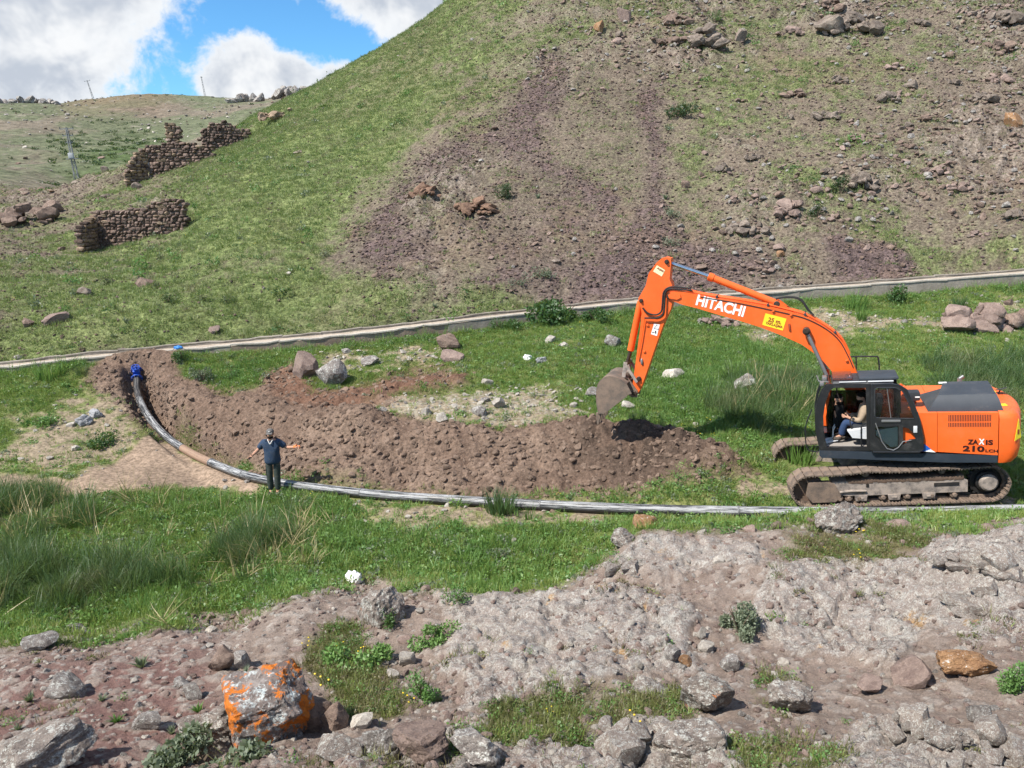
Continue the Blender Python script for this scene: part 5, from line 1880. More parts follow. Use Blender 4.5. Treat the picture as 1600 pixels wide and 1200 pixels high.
def stone_wall(root, A_, B_, top, thick=0.55, sl=0.34, shh=0.21, pale=0.12, sink=0.3, seed=1):
    """courses of stones between two ground points; top(t) is the height over the ground at A_"""
    rr = random.Random(seed)
    d = Vector((B_.x - A_.x, B_.y - A_.y, 0))
    L = d.length
    ang = math.atan2(d.y, d.x)
    z0 = min(A_.z, B_.z) - sink
    zmax = max(A_.z, B_.z) + 3.5
    row, z, n = 0, z0, 0
    nrm = Vector((-d.y, d.x, 0)).normalized() * thick * 0.24
    V, Fc, m = [], [], 14
    for k in range(m + 1):
        t = k / m
        q = A_ + (B_ - A_) * t
        hh = max(top(t) - 0.30, 0.1)
        for sgn in (-1, 1):
            V += [tuple(q + nrm * sgn + Vector((0, 0, -0.4)) - root.location), tuple(q + nrm * sgn + Vector((0, 0, hh)) - root.location)]
    for k in range(m):
        b = k * 4
        Fc += [(b, b + 1, b + 5, b + 4), (b + 2, b + 3, b + 7, b + 6), (b + 1, b + 3, b + 7, b + 5)]
    Fc += [(0, 1, 3, 2), (m * 4, m * 4 + 1, m * 4 + 3, m * 4 + 2)]
    cm = bpy.data.meshes.new('wall_core')
    cm.from_pydata(V, [], Fc)
    link('wall_core', cm, ST_WALL, root)
    while z < zmax:
        h = shh * rr.uniform(0.8, 1.25)
        x = -0.1 if row % 2 else 0.0
        while x < L:
            l = sl * rr.uniform(0.5, 1.5)
            t = (x + l / 2) / L
            g = A_.z + (B_.z - A_.z) * t
            if g - 0.35 < z < g + top(min(max(t, 0), 1)) - h * 0.5 + rr.uniform(-0.06, 0.06):
                me = wall_me[rr.randrange(7, 9)] if rr.random() < pale else wall_me[rr.randrange(0, 7)]
                c = Vector((A_.x, A_.y, 0)) + d.normalized() * (x + l / 2) + Vector((rr.uniform(-.03, .03), rr.uniform(-.06, .06), z + h / 2 + rr.uniform(-.03, .03)))
                o = link('stone', me, None, root, c - root.location, (rr.uniform(-.1, .1), rr.uniform(-.1, .1), ang + rr.uniform(-.12, .12)), (l * 1.04, thick * rr.uniform(0.92, 1.1), h * rr.uniform(0.98, 1.2)))
                n += 1
            x += l
        z += h
        row += 1
    return n


def prof_fn(vals):
    return lambda t: float(np.interp(t, np.linspace(0, 1, len(vals)), vals))


A_, B_ = ground(158, 386), ground(291, 354)
rw = empty('ruined_wall', A_)
tag(rw, 'low roofless dry stone wall on the green slope above the channel', 'ruined wall')
stone_wall(rw, A_, B_, prof_fn([1.95, 1.9, 1.75, 1.7, 1.65, 1.75, 1.8, 1.6]), 0.55, 0.30, 0.175, 0.08, seed=3)
C_ = Vector((A_.x - 0.35, A_.y - 1.7, A_.z - 0.3))
stone_wall(rw, C_, Vector((A_.x - 0.18, A_.y - 0.1, A_.z)), prof_fn([1.5, 1.75, 1.95]), 0.5, 0.32, 0.18, 0.75, seed=4)
A_, B_ = ground(235, 277), ground(331, 247)
rw = empty('ruined_wall', A_)
tag(rw, 'lower of the two long broken stone walls of the upper ruin', 'ruined wall')
stone_wall(rw, A_, B_, prof_fn([2.3, 2.2, 2.05, 1.9, 1.7, 1.15, 0.9]), 0.6, 0.35, 0.215, 0.07, seed=5)
C_ = Vector((A_.x - 1.35, A_.y - 1.3, A_.z - 0.3))
stone_wall(rw, C_, Vector((A_.x - 0.2, A_.y - 0.1, A_.z)), prof_fn([0.6, 1.2, 1.9, 2.2]), 0.55, 0.35, 0.215, 0.8, seed=6)
A_, B_ = ground(297, 252), ground(386, 217)
A_ = A_ + Vector((0.5, 1.8, 0.2))
rw = empty('ruined_wall', A_)
tag(rw, 'higher broken stone wall standing upslope in the upper ruin', 'ruined wall')
stone_wall(rw, A_, B_, prof_fn([2.0, 2.6, 2.4, 2.3, 2.0, 1.55, 1.1, 0.8]), 0.6, 0.35, 0.215, 0.05, seed=7)
A_ = ground(252, 262) + Vector((0, 1.5, 0))
rw = empty('ruined_pillar', A_)
tag(rw, 'thin standing stone pillar behind the lower long ruin wall', 'ruined pillar')
stone_wall(rw, A_, A_ + Vector((0.8, 0.1, 0.0)), prof_fn([3.3, 3.5, 3.2]), 0.6, 0.35, 0.215, 0.6, seed=8)

# ------------------------------------------------------------------ power poles
POLEM = paint('galvanised pole', (0.30, 0.31, 0.31), 0.6, 0.3, (0.22, 0.2, 0.18), 2.0, 0.3)


def lattice_pole(u, v, y, hpx, label, transformer, lean, arms):
    base = at_y(u, v, y)
    base.z = height(base.x, base.y) - 0.2
    D = base.y * CP - (base.z - CAMZ) * SP
    Ht = hpx * D / FPX
    root = empty('power_pole', base)
    root.rotation_euler = (0, lean, 0.25)
    tag(root, label, 'power pole')
    w0, w1 = 0.036 * Ht, 0.012 * Ht
    sh = Shape()
    r = 0.006 * Ht
    cs = ((-1, -1), (1, -1), (1, 1), (-1, 1))
    for a, b in cs:
        sh.tube([(a * w0, b * w0, 0), (a * w1, b * w1, Ht)], r, 5)
    nb = 9
    for k in range(nb):
        t0_, t1_ = k / nb, (k + 1) / nb
        wa, wb = w0 + (w1 - w0) * t0_, w0 + (w1 - w0) * t1_
        for i in range(4):
            a, b = cs[i], cs[(i + 1) % 4]
            if k % 2:
                a, b = b, a
            sh.tube([(a[0] * wa, a[1] * wa, Ht * t0_), (b[0] * wb, b[1] * wb, Ht * t1_)], r * 0.7, 4)
    sh.done('mast', POLEM, root)
    for f, wd in arms:
        sh = Shape()
        sh.box((0, 0, Ht * f), (wd * Ht, 0.014 * Ht, 0.016 * Ht))
        arm_ = sh.done('crossarm', POLEM, root)
        for x in (-0.46, 0, 0.46):
            s2 = Shape()
            s2.cyl((x * wd * Ht, 0, Ht * f + 0.006 * Ht), (x * wd * Ht, 0, Ht * (f + 0.035)), 0.010 * Ht, 0.006 * Ht, 8)
            s2.done('insulator', DKGREY, arm_)
    if transformer:
        sh = Shape()
        sh.box((0, 0, Ht * 0.44), (0.20 * Ht, 0.12 * Ht, 0.015 * Ht))
        sh.done('platform', POLEM, root)
        sh = Shape()
        sh.box((-0.01 * Ht, -0.03 * Ht, Ht * 0.50), (0.085 * Ht, 0.07 * Ht, 0.095 * Ht), None, 0.004 * Ht)
        sh.done('transformer', GREYC, root)
    return root


lattice_pole(121, 284, 130, 82, 'lattice power pole with transformer box beside the ruins', True, -0.06, ((0.98, 0.24), (0.86, 0.18), (0.74, 0.12)))
lattice_pole(146, 152, 329, 30, 'small power pole on the red topped ridge', False, -0.2, ((0.97, 0.3),))
lattice_pole(321, 154, 326, 31, 'thin leaning power pole on the green end of the ridge', False, -0.10, ((0.95, 0.08),))

# ------------------------------------------------------------------ boulders and stones
def boulder(u, vb, wpx, hpx, mat, label, seed, sub=3, cat='boulder', name='boulder', flat=None, sink=0.12, cuts=9, yaw=None, deep=0.8, rough=0.10, group=None, tilt=0.0, fine=0.0):
    p = ground(u, vb - hpx * 0.12)
    D = p.y * CP - (p.z - CAMZ) * SP
    m_ = D / FPX
    me = rock_mesh(name, seed, sub, cuts, 0.8, rough, mat, -0.5, fine=fine)
    co = np.array([v.co[:] for v in me.vertices])
    ex = co.max(0) - co.min(0)
    w_, h_ = wpx * m_, hpx * m_ * 1.02
    sx, sz = w_ / ex[0], h_ * 0.92 / ex[2]
    rz = random.uniform(-0.25, 0.25) if yaw is None else yaw
    o = link(name, me, None, None, (p.x, p.y + w_ * deep * 0.3, p.z - h_ * sink), (tilt, 0, rz), (sx, w_ * deep / ex[1], sz))
    tag(o, label, cat, group)
    return o


G, P_, B, L_, R_, O_ = ST_GREY, ST_PALE, ST_BROWN, ST_LICH, ST_REDD, ST_ORANGE
ROCKS = [
    # rocky bank, near
    (412, 1180, 152, 124, O_, 'largest foreground boulder, splashed with orange and white lichen', 5, 1.0),
    (482, 1152, 62, 62, B, 'dark brown block leaning against the orange lichen boulder', 0, 0.8),
    (521, 1150, 52, 50, B, 'dark pitted rock just right of the brown block by the orange boulder', 0, 0.8),
    (322, 1182, 92, 66, L_, 'white lichened rock just left of the orange lichen boulder', 5, 0.8),
    (40, 1226, 150, 62, L_, 'big lichen covered rock in the bottom left corner', 5, 0.8),
    (96, 1094, 68, 34, G, 'flat grey stone alone on the red earth', 0, 0.7),
    (58, 1020, 58, 26, G, 'pale grey slab at the grass edge far left', 0, 0.7),
    (590, 990, 76, 70, L_, 'lichened boulder with a green shrub beside it below the white bag', 5, 0.8),
    (345, 1052, 48, 40, B, 'dark stone with a hollow under it, above the orange boulder', 0, 0.8),
    (374, 1048, 32, 34, G, 'upright grey stone beside the hollow dark stone', 0, 0.8),
    (225, 1146, 48, 32, G, 'dark grey pitted stone on the red earth', 0, 0.7),
    (300, 1096, 36, 28, G, 'grey stone behind the orange boulder on its left', 0, 0.7),
    (972, 858, 38, 32, L_, 'yellowish pale rock at the upper corner of the rocky bank', 5, 0.8),
    (1010, 830, 44, 26, ST_RUST, 'small rock with an orange side near the pipe', 0, 0.7),
    (1315, 836, 84, 54, L_, 'lichened brown rock standing up in front of the pipe', 5, 0.7),
    (1520, 1066, 90, 46, ST_RUST, 'rust orange stone with a white lichen top', 5, 0.7),
    (1430, 1078, 76, 50, R_, 'rounded pinkish brown boulder beside the rust orange stone', 0, 0.8),
    (1364, 1088, 48, 28, R_, 'low pinkish stone left of the rounded brown boulder', 0, 0.8),
    (1106, 1126, 84, 72, L_, 'pointed rock with orange face and white lichen rim', 5, 0.7),
    (1248, 1122, 72, 54, L_, 'white lichened rock with small grass tufts beside it', 5, 0.8),
    (1052, 1036, 27, 24, G, 'dark round cobble on the pink earth slope', 0, 0.8),
    (1070, 1042, 22, 18, ST_RUST, 'small brick coloured stone next to the dark cobble', 0, 0.8),
    (1098, 1004, 17, 26, P_, 'upright cream stone above the cobbles', 0, 0.8),
    (1106, 1020, 26, 16, P_, 'cream stone lying below the upright cream stone', 0, 0.8),
    (1138, 1052, 32, 28, G, 'grey brown cobble right of the cream stones', 0, 0.8),
    (1225, 1042, 18, 16, P_, 'small white stone near grass tufts on the pink slope', 0, 0.8),
    (1530, 1132, 34, 32, G, 'dark grey stone half sunk in pink earth, bottom right', 0, 0.8),
    (637, 1042, 28, 20, P_, 'pale stone by leafy weeds right of the small meadow patch', 0, 0.8),
    (610, 1062, 22, 15, P_, 'white stone just below and left of the pale stone by the weeds', 0, 0.8),
    (657, 960, 14, 10, P_, 'small white stone below the white plastic bag', 0, 0.8),
    (566, 1142, 36, 26, P_, 'cream stone right of the dark pitted rock', 0, 0.8),
    (522, 1196, 74, 42, L_, 'pale lichened slab at the bottom edge below the dark pitted rock', 0, 0.8),
    (600, 1202, 74, 62, G, 'upright grey block at the bottom edge', 5, 0.8),
    (668, 1204, 92, 66, R_, 'reddish broken block at the bottom edge, right of the grey block', 5, 0.8),
    (748, 1204, 84, 56, G, 'cracked grey block at the bottom edge under the weeds', 5, 0.8),
    (1012, 1094, 62, 30, L_, 'white flat stone with an orange fleck beside weeds', 0, 0.8),
    (1480, 1176, 70, 40, L_, 'lichened slab end in the bottom right', 5, 0.8),
    (1070, 1200, 120, 56, L_, 'white and black lichened rock at the bottom edge', 5, 0.8),
    # meadow
    (473, 597, 40, 52, R_, 'tall jagged brown rock at the edge of the dug soil', 0, 0.8),
    (512, 608, 58, 50, G, 'large smooth grey boulder beside the jagged brown rock', 0, 0.9),
    (572, 575, 30, 18, G, 'smooth grey stone right of the large grey boulder', 0, 0.8),
    (704, 549, 38, 28, B, 'layered brown stone sitting above another below the channel', 0, 0.8),
    (702, 569, 40, 22, R_, 'pinkish flat stone under the layered brown stone', 0, 0.8),
    (1161, 616, 34, 34, G, 'grey boulder in the grass under the boom', 0, 0.9),
    (1055, 594, 38, 18, P_, 'pale flat stone in the grass right of the bucket arm', 0, 0.8),
    (957, 546, 26, 24, G, 'dark grey stone in the grass left of the arm', 0, 0.8),
    (980, 640, 26, 14, P_, 'pale stone in the grass behind the bucket', 0, 0.8),
    (922, 622, 22, 18, G, 'grey stone left of the bucket', 0, 0.8),
    (665, 650, 16, 16, P_, 'white stone at the left end of the stony strip', 0, 0.8),
    (690, 662, 20, 20, P_, 'pale upright stone at the edge of the soil bank', 0, 0.8),
    (762, 606, 22, 16, P_, 'pale stone in the grass above the stony strip', 0, 0.8),
    (778, 640, 22, 20, P_, 'round pale stone in the stony strip', 0, 0.8),
    (750, 652, 26, 18, G, 'grey stone in the stony strip', 0, 0.8),
    (860, 538, 18, 14, P_, 'pale stone beside the grey rag in the grass', 0, 0.8),
    (883, 544, 20, 10, P_, 'flat pale stone right of the grey rag', 0, 0.8),
    (345, 908, 0, 0, None, '', 0, 0),
    (1538, 522, 116, 56, R_, 'reddish rock ledge under the channel, above the machine', 5, 0.7),
    (1590, 516, 84, 62, B, 'brown rock ledge at the right edge under the channel', 5, 0.7),
    (1130, 514, 54, 24, R_, 'flat broken stones under the boom tip', 0, 0.8),
    (1105, 506, 30, 14, G, 'grey stone left of the flat broken stones', 0, 0.8),
    (344, 700, 0, 0, None, '', 0, 0),
    (112, 668, 14, 8, P_, 'small white stone on the left bare ground', 0, 0.8),
    (118, 706, 14, 10, P_, 'white stone left of the pipe bend', 0, 0.8),
    # hill, left
    (220, 450, 32, 18, B, 'dark boulder with shrubs beside it on the left slope', 0, 0.8),
    (130, 463, 24, 16, ST_HILL, 'grey boulder left of the dark boulder on the slope', 0, 0.8),
    (42, 514, 20, 18, B, 'dark upright stone above the channel far left', 0, 0.8),
    (80, 510, 42, 22, R_, 'pinkish flat rock above the channel far left', 0, 0.8),
    (330, 523, 20, 15, R_, 'brown stone just above the channel', 0, 0.8),
    (38, 356, 88, 46, B, 'big dark outcrop on the slope left of the ruins', 5, 0.7),
    (80, 334, 30, 22, B, 'small dark rock right of the big dark outcrop', 0, 0.8),
    (216, 296, 19, 13, ST_HILL, 'dark stone under the lower long ruin wall', 0, 0.8),
    (165, 270, 14, 12, ST_HILL, 'pale stone left of the upper ruin', 0, 0.8),
    (432, 190, 54, 26, ST_WALLP, 'sandy rubble pile on the skyline above the ruins', 5, 0.8),
    (466, 241, 20, 6, ST_HILL, 'white flat stone high on the green slope', 0, 0.8),
    # hill, centre and right
    (672, 312, 64, 26, ST_LEDGE, 'upper rusty ledge in the purple scree', 5, 0.6),
    (742, 338, 76, 28, ST_LEDGE, 'lower rusty ledge in the purple scree', 5, 0.6),
    (766, 262, 16, 8, R_, 'brown flat stone above the rusty ledges', 0, 0.8),
    (840, 378, 18, 14, B, 'dark stone right below the rusty ledges', 0, 0.8),
    (1105, 76, 56, 62, ST_HILL, 'grey outcrop with a bush on top at the hill top', 5, 0.7),
    (1058, 42, 56, 24, B, 'stacked brown stones beside the grey outcrop', 5, 0.7),
    (1050, 72, 50, 22, B, 'lower brown ledge beside the grey outcrop', 5, 0.7),
    (1158, 70, 20, 26, ST_HILL, 'pale block right of the grey outcrop', 0, 0.8),
    (1330, 62, 92, 66, ST_HILL, 'largest grey brown outcrop near the top edge', 5, 0.7),
    (1304, 24, 40, 36, B, 'dark brown upper block of the largest outcrop', 5, 0.7),
    (1235, 58, 46, 20, R_, 'cluster of pinkish stones left of the largest outcrop', 0, 0.7),
    (1565, 44, 84, 46, ST_HILL, 'layered outcrop in the top right corner', 5, 0.7),
    (1568, 86, 50, 22, B, 'brown ledge under the layered outcrop', 0, 0.7),
    (975, 36, 24, 26, R_, 'squared reddish block near the top of the hill', 0, 0.8),
    (936, 52, 17, 22, ST_RUST, 'narrow rusty stone left of the squared block', 0, 0.8),
    (965, 72, 18, 14, R_, 'reddish stone below the squared block', 0, 0.8),
    (1425, 140, 26, 18, ST_HILL, 'grey stone on the brown slope below the largest outcrop', 0, 0.8),
    (1350, 298, 46, 44, ST_HILL, 'pale knobbly ledge right of the dark bush', 5, 0.7),
    (1230, 340, 42, 54, R_, 'pinkish knobbly ledge above the boom', 5, 0.7),
    (1165, 368, 66, 26, ST_HILL, 'wide pale ledge left of the pinkish ledge', 5, 0.7),
    (1178, 252, 28, 16, ST_HILL, 'pale stone pair on the middle slope', 0, 0.8),
    (1132, 270, 36, 16, ST_HILL, 'row of grey stones left of the pale stone pair', 0, 0.8),
    (1070, 296, 14, 16, B, 'dark brown stone beside the scree strip', 0, 0.8),
    (1292, 188, 44, 18, ST_HILL, 'grey broken ledge in the middle of the slope', 0, 0.7),
    (1390, 160, 44, 22, ST_HILL, 'pale broken ledge right of the grey one', 0, 0.7),
    (1584, 200, 30, 26, ST_RUST, 'rusty block at the right edge', 0, 0.8),
    (1540, 160, 44, 20, ST_HILL, 'grey stones above the rusty block', 0, 0.7),
    (1500, 300, 46, 18, R_, 'pinkish stones low on the right slope', 0, 0.7),
    (1585, 345, 40, 24, ST_HILL, 'grey ledge at the right edge above the channel', 0, 0.7),
    (1364, 342, 24, 12, ST_HILL, 'pale stone below the knobbly ledge', 0, 0.8),
    (1220, 402, 14, 12, ST_RUST, 'orange brown stone in the lower scree', 0, 0.8),
    (870, 412, 14, 8, ST_HILL, 'pale stone on the scree left of the boom', 0, 0.8),
]
block_me = {}


def outcrop(u, vb, wpx, hpx, mat, label, seed, n=20, deep=0.25, big=1.0):
    """a broken ledge: angular blocks of one rock"""
    p = ground(u, vb - hpx * 0.1)
    D = p.y * CP - (p.z - CAMZ) * SP
    w_, h_ = wpx * D / FPX, hpx * D / FPX
    root = empty('rock_outcrop', p)
    tag(root, label, 'rock outcrop')
    r = random.Random(seed)
    if mat.name not in block_me:
        block_me[mat.name] = [rock_mesh('block', seed * 3 + k, 3, 13, 0.85, 0.07, mat, -0.6, fine=0.02) for k in range(5)]
    for k in range(n):
        fx = r.uniform(-0.5, 0.5)
        fz = r.random()
        s = (0.09 + 0.19 * r.random() ** 2) * (0.5 * w_ + 0.5 * h_) * big
        x, y = fx * w_ * 0.85, fz * w_ * 0.42 - 0.1 * w_
        zg = height(p.x + x, p.y + y) - p.z
        z = max(zg - deep * s, fz * h_ * (0.75 - 0.9 * abs(fx)) * 0.75 - (deep - 0.05) * s)
        link('block', block_me[mat.name][r.randrange(5)], None, root, (x, y, z), (r.uniform(-.35, .35), r.uniform(-.35, .35), r.uniform(0, 6.3)), (s * r.uniform(.8, 1.5), s * r.uniform(.8, 1.3), s * r.uniform(.55, 1.1)))
    return root


for k, (u, vb, wpx, hpx, mt, lab, big, deep) in enumerate(ROCKS):
    if mt is None:
        continue
    near = vb > 780
    if not near and vb < 540 and (big or any(q in lab for q in ('ledge', 'stones', 'cluster', 'pile', 'pair'))):
        outcrop(u, vb, wpx, hpx, mt, lab, 40 + k)
        continue
    boulder(u, vb, wpx, hpx, mt, lab, 1000 + k * 7, 5 if big else (4 if near and wpx > 40 else 3), 'rock' if big else 'stone', 'boulder' if wpx > 40 else 'stone', deep=deep, cuts=22 if big else 15, rough=0.11 if big else 0.07, fine=0.03 if big else 0.012)

for k, (u, vb) in enumerate(((1440, 44), (1482, 92), (1400, 112), (1502, 132), (1452, 192), (1562, 132), (1530, 252), (1420, 232), (1470, 272), (1312, 132), (1240, 152), (1342, 222), (1562, 302), (1432, 312), (1530, 372), (1290, 272))):
    o = outcrop(u, vb, random.uniform(24, 46), random.uniform(10, 22), (ST_HILL, ST_BROWN, ST_REDD)[k % 3], 'small broken ledge of weathered rock on the right hillside', 140 + k, 12)
    o['group'] = 'small ledges on the right hillside'

for k, (u, vb, wpx, hpx) in enumerate(((1505, 885, 90, 34), (1580, 905, 100, 44), (1525, 965, 90, 36), (975, 895, 60, 24), (1000, 1172, 130, 40), (1430, 1155, 100, 32), (1550, 1190, 120, 38))):
    o = outcrop(u, vb, wpx, hpx, ST_SLAB, 'jagged lichened ledge breaking out of the rocky bank', 240 + k, 9, 0.45, 1.7)
    o['group'] = 'jagged ledges on the rocky bank'

ORD = ('', 'second ', 'third ', 'fourth ', 'fifth ', 'sixth ', 'seventh ', 'eighth ', 'ninth ', 'tenth ', 'eleventh ', 'twelfth ', 'thirteenth ', 'fourteenth ', 'fifteenth ', 'sixteenth ', 'seventeenth ', 'eighteenth ')
for grp, txt in (('small ledges on the right hillside', 'small broken ledge on the right hillside, %s from the right edge'), ('jagged ledges on the rocky bank', 'jagged lichened ledge on the rocky bank, %s from the right edge')):
    mem = [q for q in COL.objects if q.get('group') == grp]
    mem.sort(key=lambda q: -q.location.x / (q.location.y * CP - (q.location.z - CAMZ) * SP))
    for k, q in enumerate(mem):
        q['label'] = txt % (ORD[k].strip() or 'first')

# flat topped crags on the far skyline
for k, (u, v, y, wpx, hpx, lab) in enumerate(((28, 158, 287, 100, 20, 'dark flat topped crag on the far left skyline'), (428, 160, 300, 112, 22, 'grey crag band on the far skyline beside the hill'))):
    p0 = at_y(u, v, y)
    p0.z = height(p0.x, p0.y)
    root = empty('crag', p0)
    tag(root, lab, 'crag')
    cme = [rock_mesh('crag_block', 3000 + 10 * k + j, 3, 14, 0.8, 0.08, ST_GREY, -0.6) for j in range(5)]
    s = y / FPX
    for j in range(26):
        f = random.uniform(-0.5, 0.5)
        x, yy = f * wpx * s, random.uniform(-5, 5)
        z = height(p0.x + x, p0.y + yy) - p0.z
        hh = hpx * s * (1 - 1.2 * abs(f) ** 2) * random.uniform(0.35, 0.62)
        link('crag_block', cme[j % 5], None, root, (x, yy, z - 0.4), (random.uniform(-.1, .1), random.uniform(-.1, .1), random.uniform(0, 6.3)), (wpx * s * random.uniform(.05, .11), wpx * s * 0.07, hh))

# medium stones strewn about: each an object, alike ones share a label
def strew(n, density, mats, smin, smax, seed, label, group, subd=3):
    pts, r = scatter_points(density, n, seed)
    mes = [rock_mesh('stone', seed * 10 + k, subd, 12, 0.7, 0.07, mats[k % len(mats)], -0.4) for k in range(8)]
    for k, p in enumerate(pts):
        s = smin * (smax / smin) ** (r.random() ** 1.8) * 0.5
        o = link('stone', mes[int(r.integers(8))], None, None, (p[0], p[1], p[2] - s * 0.22), (r.uniform(-.2, .2), r.uniform(-.2, .2), r.uniform(0, 6.3)), (s * r.uniform(.8, 1.3), s * r.uniform(.8, 1.2), s * r.uniform(.7, 1.1)))
        tag(o, label, 'stone', group)


hill_only = hill_w * (1 - far_w)
strew(75, hill_only * sstep(rocky, 0.3, 0.7) * sstep(U1, 850, 1000), [ST_BROWN, ST_HILL, ST_REDD, ST_HILL], 0.28, 0.75, 51, 'loose weathered stone on the rocky right half of the hillside', 'loose stones on the right hillside')
strew(40, hill_only * region([(-60, 330), (0, 300), (130, 280), (220, 248), (245, 268), (160, 330), (60, 420), (-60, 450)], 2.0), [ST_HILL, ST_BROWN, ST_WALLP], 0.3, 1.0, 56, 'loose stone on the stony slope edge left of the ruins', 'stones left of the ruins')
strew(36, hill_only * sstep(green, 0.4, 0.8) * (1 - sstep(U1, 560, 700)), [ST_GREY, ST_BROWN, ST_PALE], 0.2, 0.6, 52, 'loose stone in the turf of the green left slope', 'stones on the green left slope')
strew(75, fg * (1 - slab) * sstep(GY, 5.5, 7) * (1 - FGG), [ST_REDD, ST_GREY, ST_PALE, ST_REDD], 0.09, 0.30, 53, 'loose stone lying on the pinkish earth of the rocky bank', 'loose stones on the rocky bank')
strew(60, sstep(fg, 0.3, 0.6) * (1 - sstep(fg, 0.9, 1.0)) * sstep(GY, 8, 9), [ST_REDD, ST_GREY, ST_BROWN, ST_REDD], 0.12, 0.42, 57, 'stone along the broken grassy edge of the rocky bank', 'stones along the bank edge')
strew(34, stony * (1 - hill_w) * (1 - fg) * (1 - soil), [ST_PALE, ST_GREY, ST_PALE], 0.12, 0.4, 54, 'pale stone in the stony strip of the meadow', 'pale stones in the meadow')

# ------------------------------------------------------------------ pipe
def pipe_mat(name, base, dust, amount):
    m, t = material(name)
    at = t.n('ShaderNodeAttribute', attribute_name='run').outputs['Vector']
    n = t.noise(at, 1.0, 8, 0.72)
    n2 = t.noise(at, 5.0, 6, 0.7)
    f = t.m('MULTIPLY', t.ss(t.m('ADD', n, t.m('MULTIPLY', t.m('SUBTRACT', n2, 0.5), 1.1)), 0.62 - amount * 0.3, 0.76 - amount * 0.3), 0.92)
    nz = t.n('ShaderNodeSeparateXYZ', i_0=t.n('ShaderNodeNewGeometry').outputs['Normal']).outputs[2]
    f = t.m('MULTIPLY', f, t.ss(nz, -0.35, 0.45))        # dried dust settles on top
    c = t.mix(f, base, dust)
    finish(t, c, t.m('ADD', 0.35, t.m('MULTIPLY', f, 0.5)), n2, 0.25, 0.01, 0.4)
    return m


PIPEM = pipe_mat('dusty black pipe', (0.024, 0.025, 0.027), (0.40, 0.405, 0.41), 0.60)
PIPED = pipe_mat('bare black pipe', (0.028, 0.028, 0.03), (0.24, 0.22, 0.20), 0.2)
PIPEB = pipe_mat('brown muddy pipe', (0.20, 0.13, 0.09), (0.30, 0.20, 0.14), 0.8)
PP_f = catmull([tuple(p) for p in PP], 7)
line = empty('pipeline', PP_f[0])
tag(line, 'long black plastic pipe lying across the valley and bending left', 'pipe')


def pipe_piece(i0, i1, mat, name='pipe_section', r=PIPE_R):
    pts = PP_f[i0:i1 + 1]
    V, Fc, run, seg = [], [], [], 18
    L = 0.0
    for i, p in enumerate(pts):
        a, b = pts[max(i - 1, 0)], pts[min(i + 1, len(pts) - 1)]
        t = (b - a).normalized()
        s = t.cross(Vector((0, 0, 1))).normalized()
        q = s.cross(t)
        if i:
            L += (p - pts[i - 1]).length
        for k in range(seg):
            an = 2 * math.pi * k / seg
            V.append(p + (s * math.cos(an) + q * math.sin(an)) * r - line.location)
            run.append((L * 0.55 + i0, 2.6 * math.cos(an) + 5, 2.6 * math.sin(an)))
    m = len(pts)
    for i in range(m - 1):
        for k in range(seg):
            Fc.append((i * seg + k, i * seg + (k + 1) % seg, (i + 1) * seg + (k + 1) % seg, (i + 1) * seg + k))
    Fc.append(tuple(range(seg)))
    Fc.append(tuple(range((m - 1) * seg, m * seg))[::-1])
    me = bpy.data.meshes.new(name)
    me.from_pydata([tuple(v) for v in V], [], Fc)
    at = me.attributes.new('run', 'FLOAT_VECTOR', 'POINT')
    at.data.foreach_set('vector', np.array(run, np.float32).ravel())
    smooth(me, 50)
    return link(name, me, mat, line)


NPF = len(PP_f) - 1
cutsl = [0, 29, 47, 66, 84, 91, 100, 113, 122, NPF]
mats_ = [PIPEM, PIPEM, PIPEM, PIPEM, PIPEM, PIPEB, PIPEM, PIPEM, PIPED]
for a, b, m_ in zip(cutsl[:-1], cutsl[1:], mats_):
    sec = pipe_piece(a, b, m_)
    if m_ is PIPEB:
        sec['label'] = 'brown mud coated length of pipe'
    c = PP_f[b]
    if b < NPF:
        t = (PP_f[b] - PP_f[b - 1]).normalized()
        s_ = Shape()
        s_.cyl(c - t * 0.018 - line.location, c + t * 0.018 - line.location, PIPE_R + 0.012, seg=20, bev=0.006)
        s_.done('weld_bead', PIPEM if m_ is not PIPED else PIPED, line)
# blue gate valve at the upper end
e0, e1 = PP_f[-2], PP_f[-1]
ax = (e1 - e0).normalized()
vq = ax.to_track_quat('X', 'Z').to_matrix().to_4x4()
vq.translation = e1
valve = empty('gate_valve', mat=vq)
tag(valve, 'blue gate valve with bolted flanges at the upper pipe end', 'valve')
VB = paint('blue valve enamel', (0.015, 0.075, 0.42), 0.35, 0.15, (0.2, 0.14, 0.1), 6.0, 0.5)
sh = Shape()
sh.cyl((0.05, 0, 0), (0.42, 0, 0), 0.125, seg=20, bev=0.01)
sh.box((0.235, 0, 0.11), (0.17, 0.24, 0.22), None, 0.04)
sh.cyl((0.235, 0, 0.2), (0.235, 0, 0.34), 0.09, 0.05, 16, 0.01)
vb_ = sh.done('valve_body', VB, valve)
for x in (0.025, 0.435):
    sh = Shape()
    sh.cyl((x - 0.02, 0, 0), (x + 0.02, 0, 0), 0.20, seg=28, bev=0.006)
    fl = sh.done('flange', VB, valve)
    for k in range(8):
        a = 2 * math.pi * (k + 0.5) / 8
        sh = Shape()
        sh.cyl((x - 0.04, 0.165 * math.cos(a), 0.165 * math.sin(a)), (x + 0.04, 0.165 * math.cos(a), 0.165 * math.sin(a)), 0.018, seg=6)
        sh.done('bolt', STEEL, fl)
sh = Shape()
ring = [(0.235 + 0.13 * math.cos(a), 0.13 * math.sin(a), 0.37) for a in np.linspace(0, 2 * math.pi, 20)[:-1]]
sh.tube(ring, 0.016, 6, True)
sh.tube([(0.235 - .13, 0, 0.37), (0.235 + .13, 0, 0.37)], 0.013, 6)
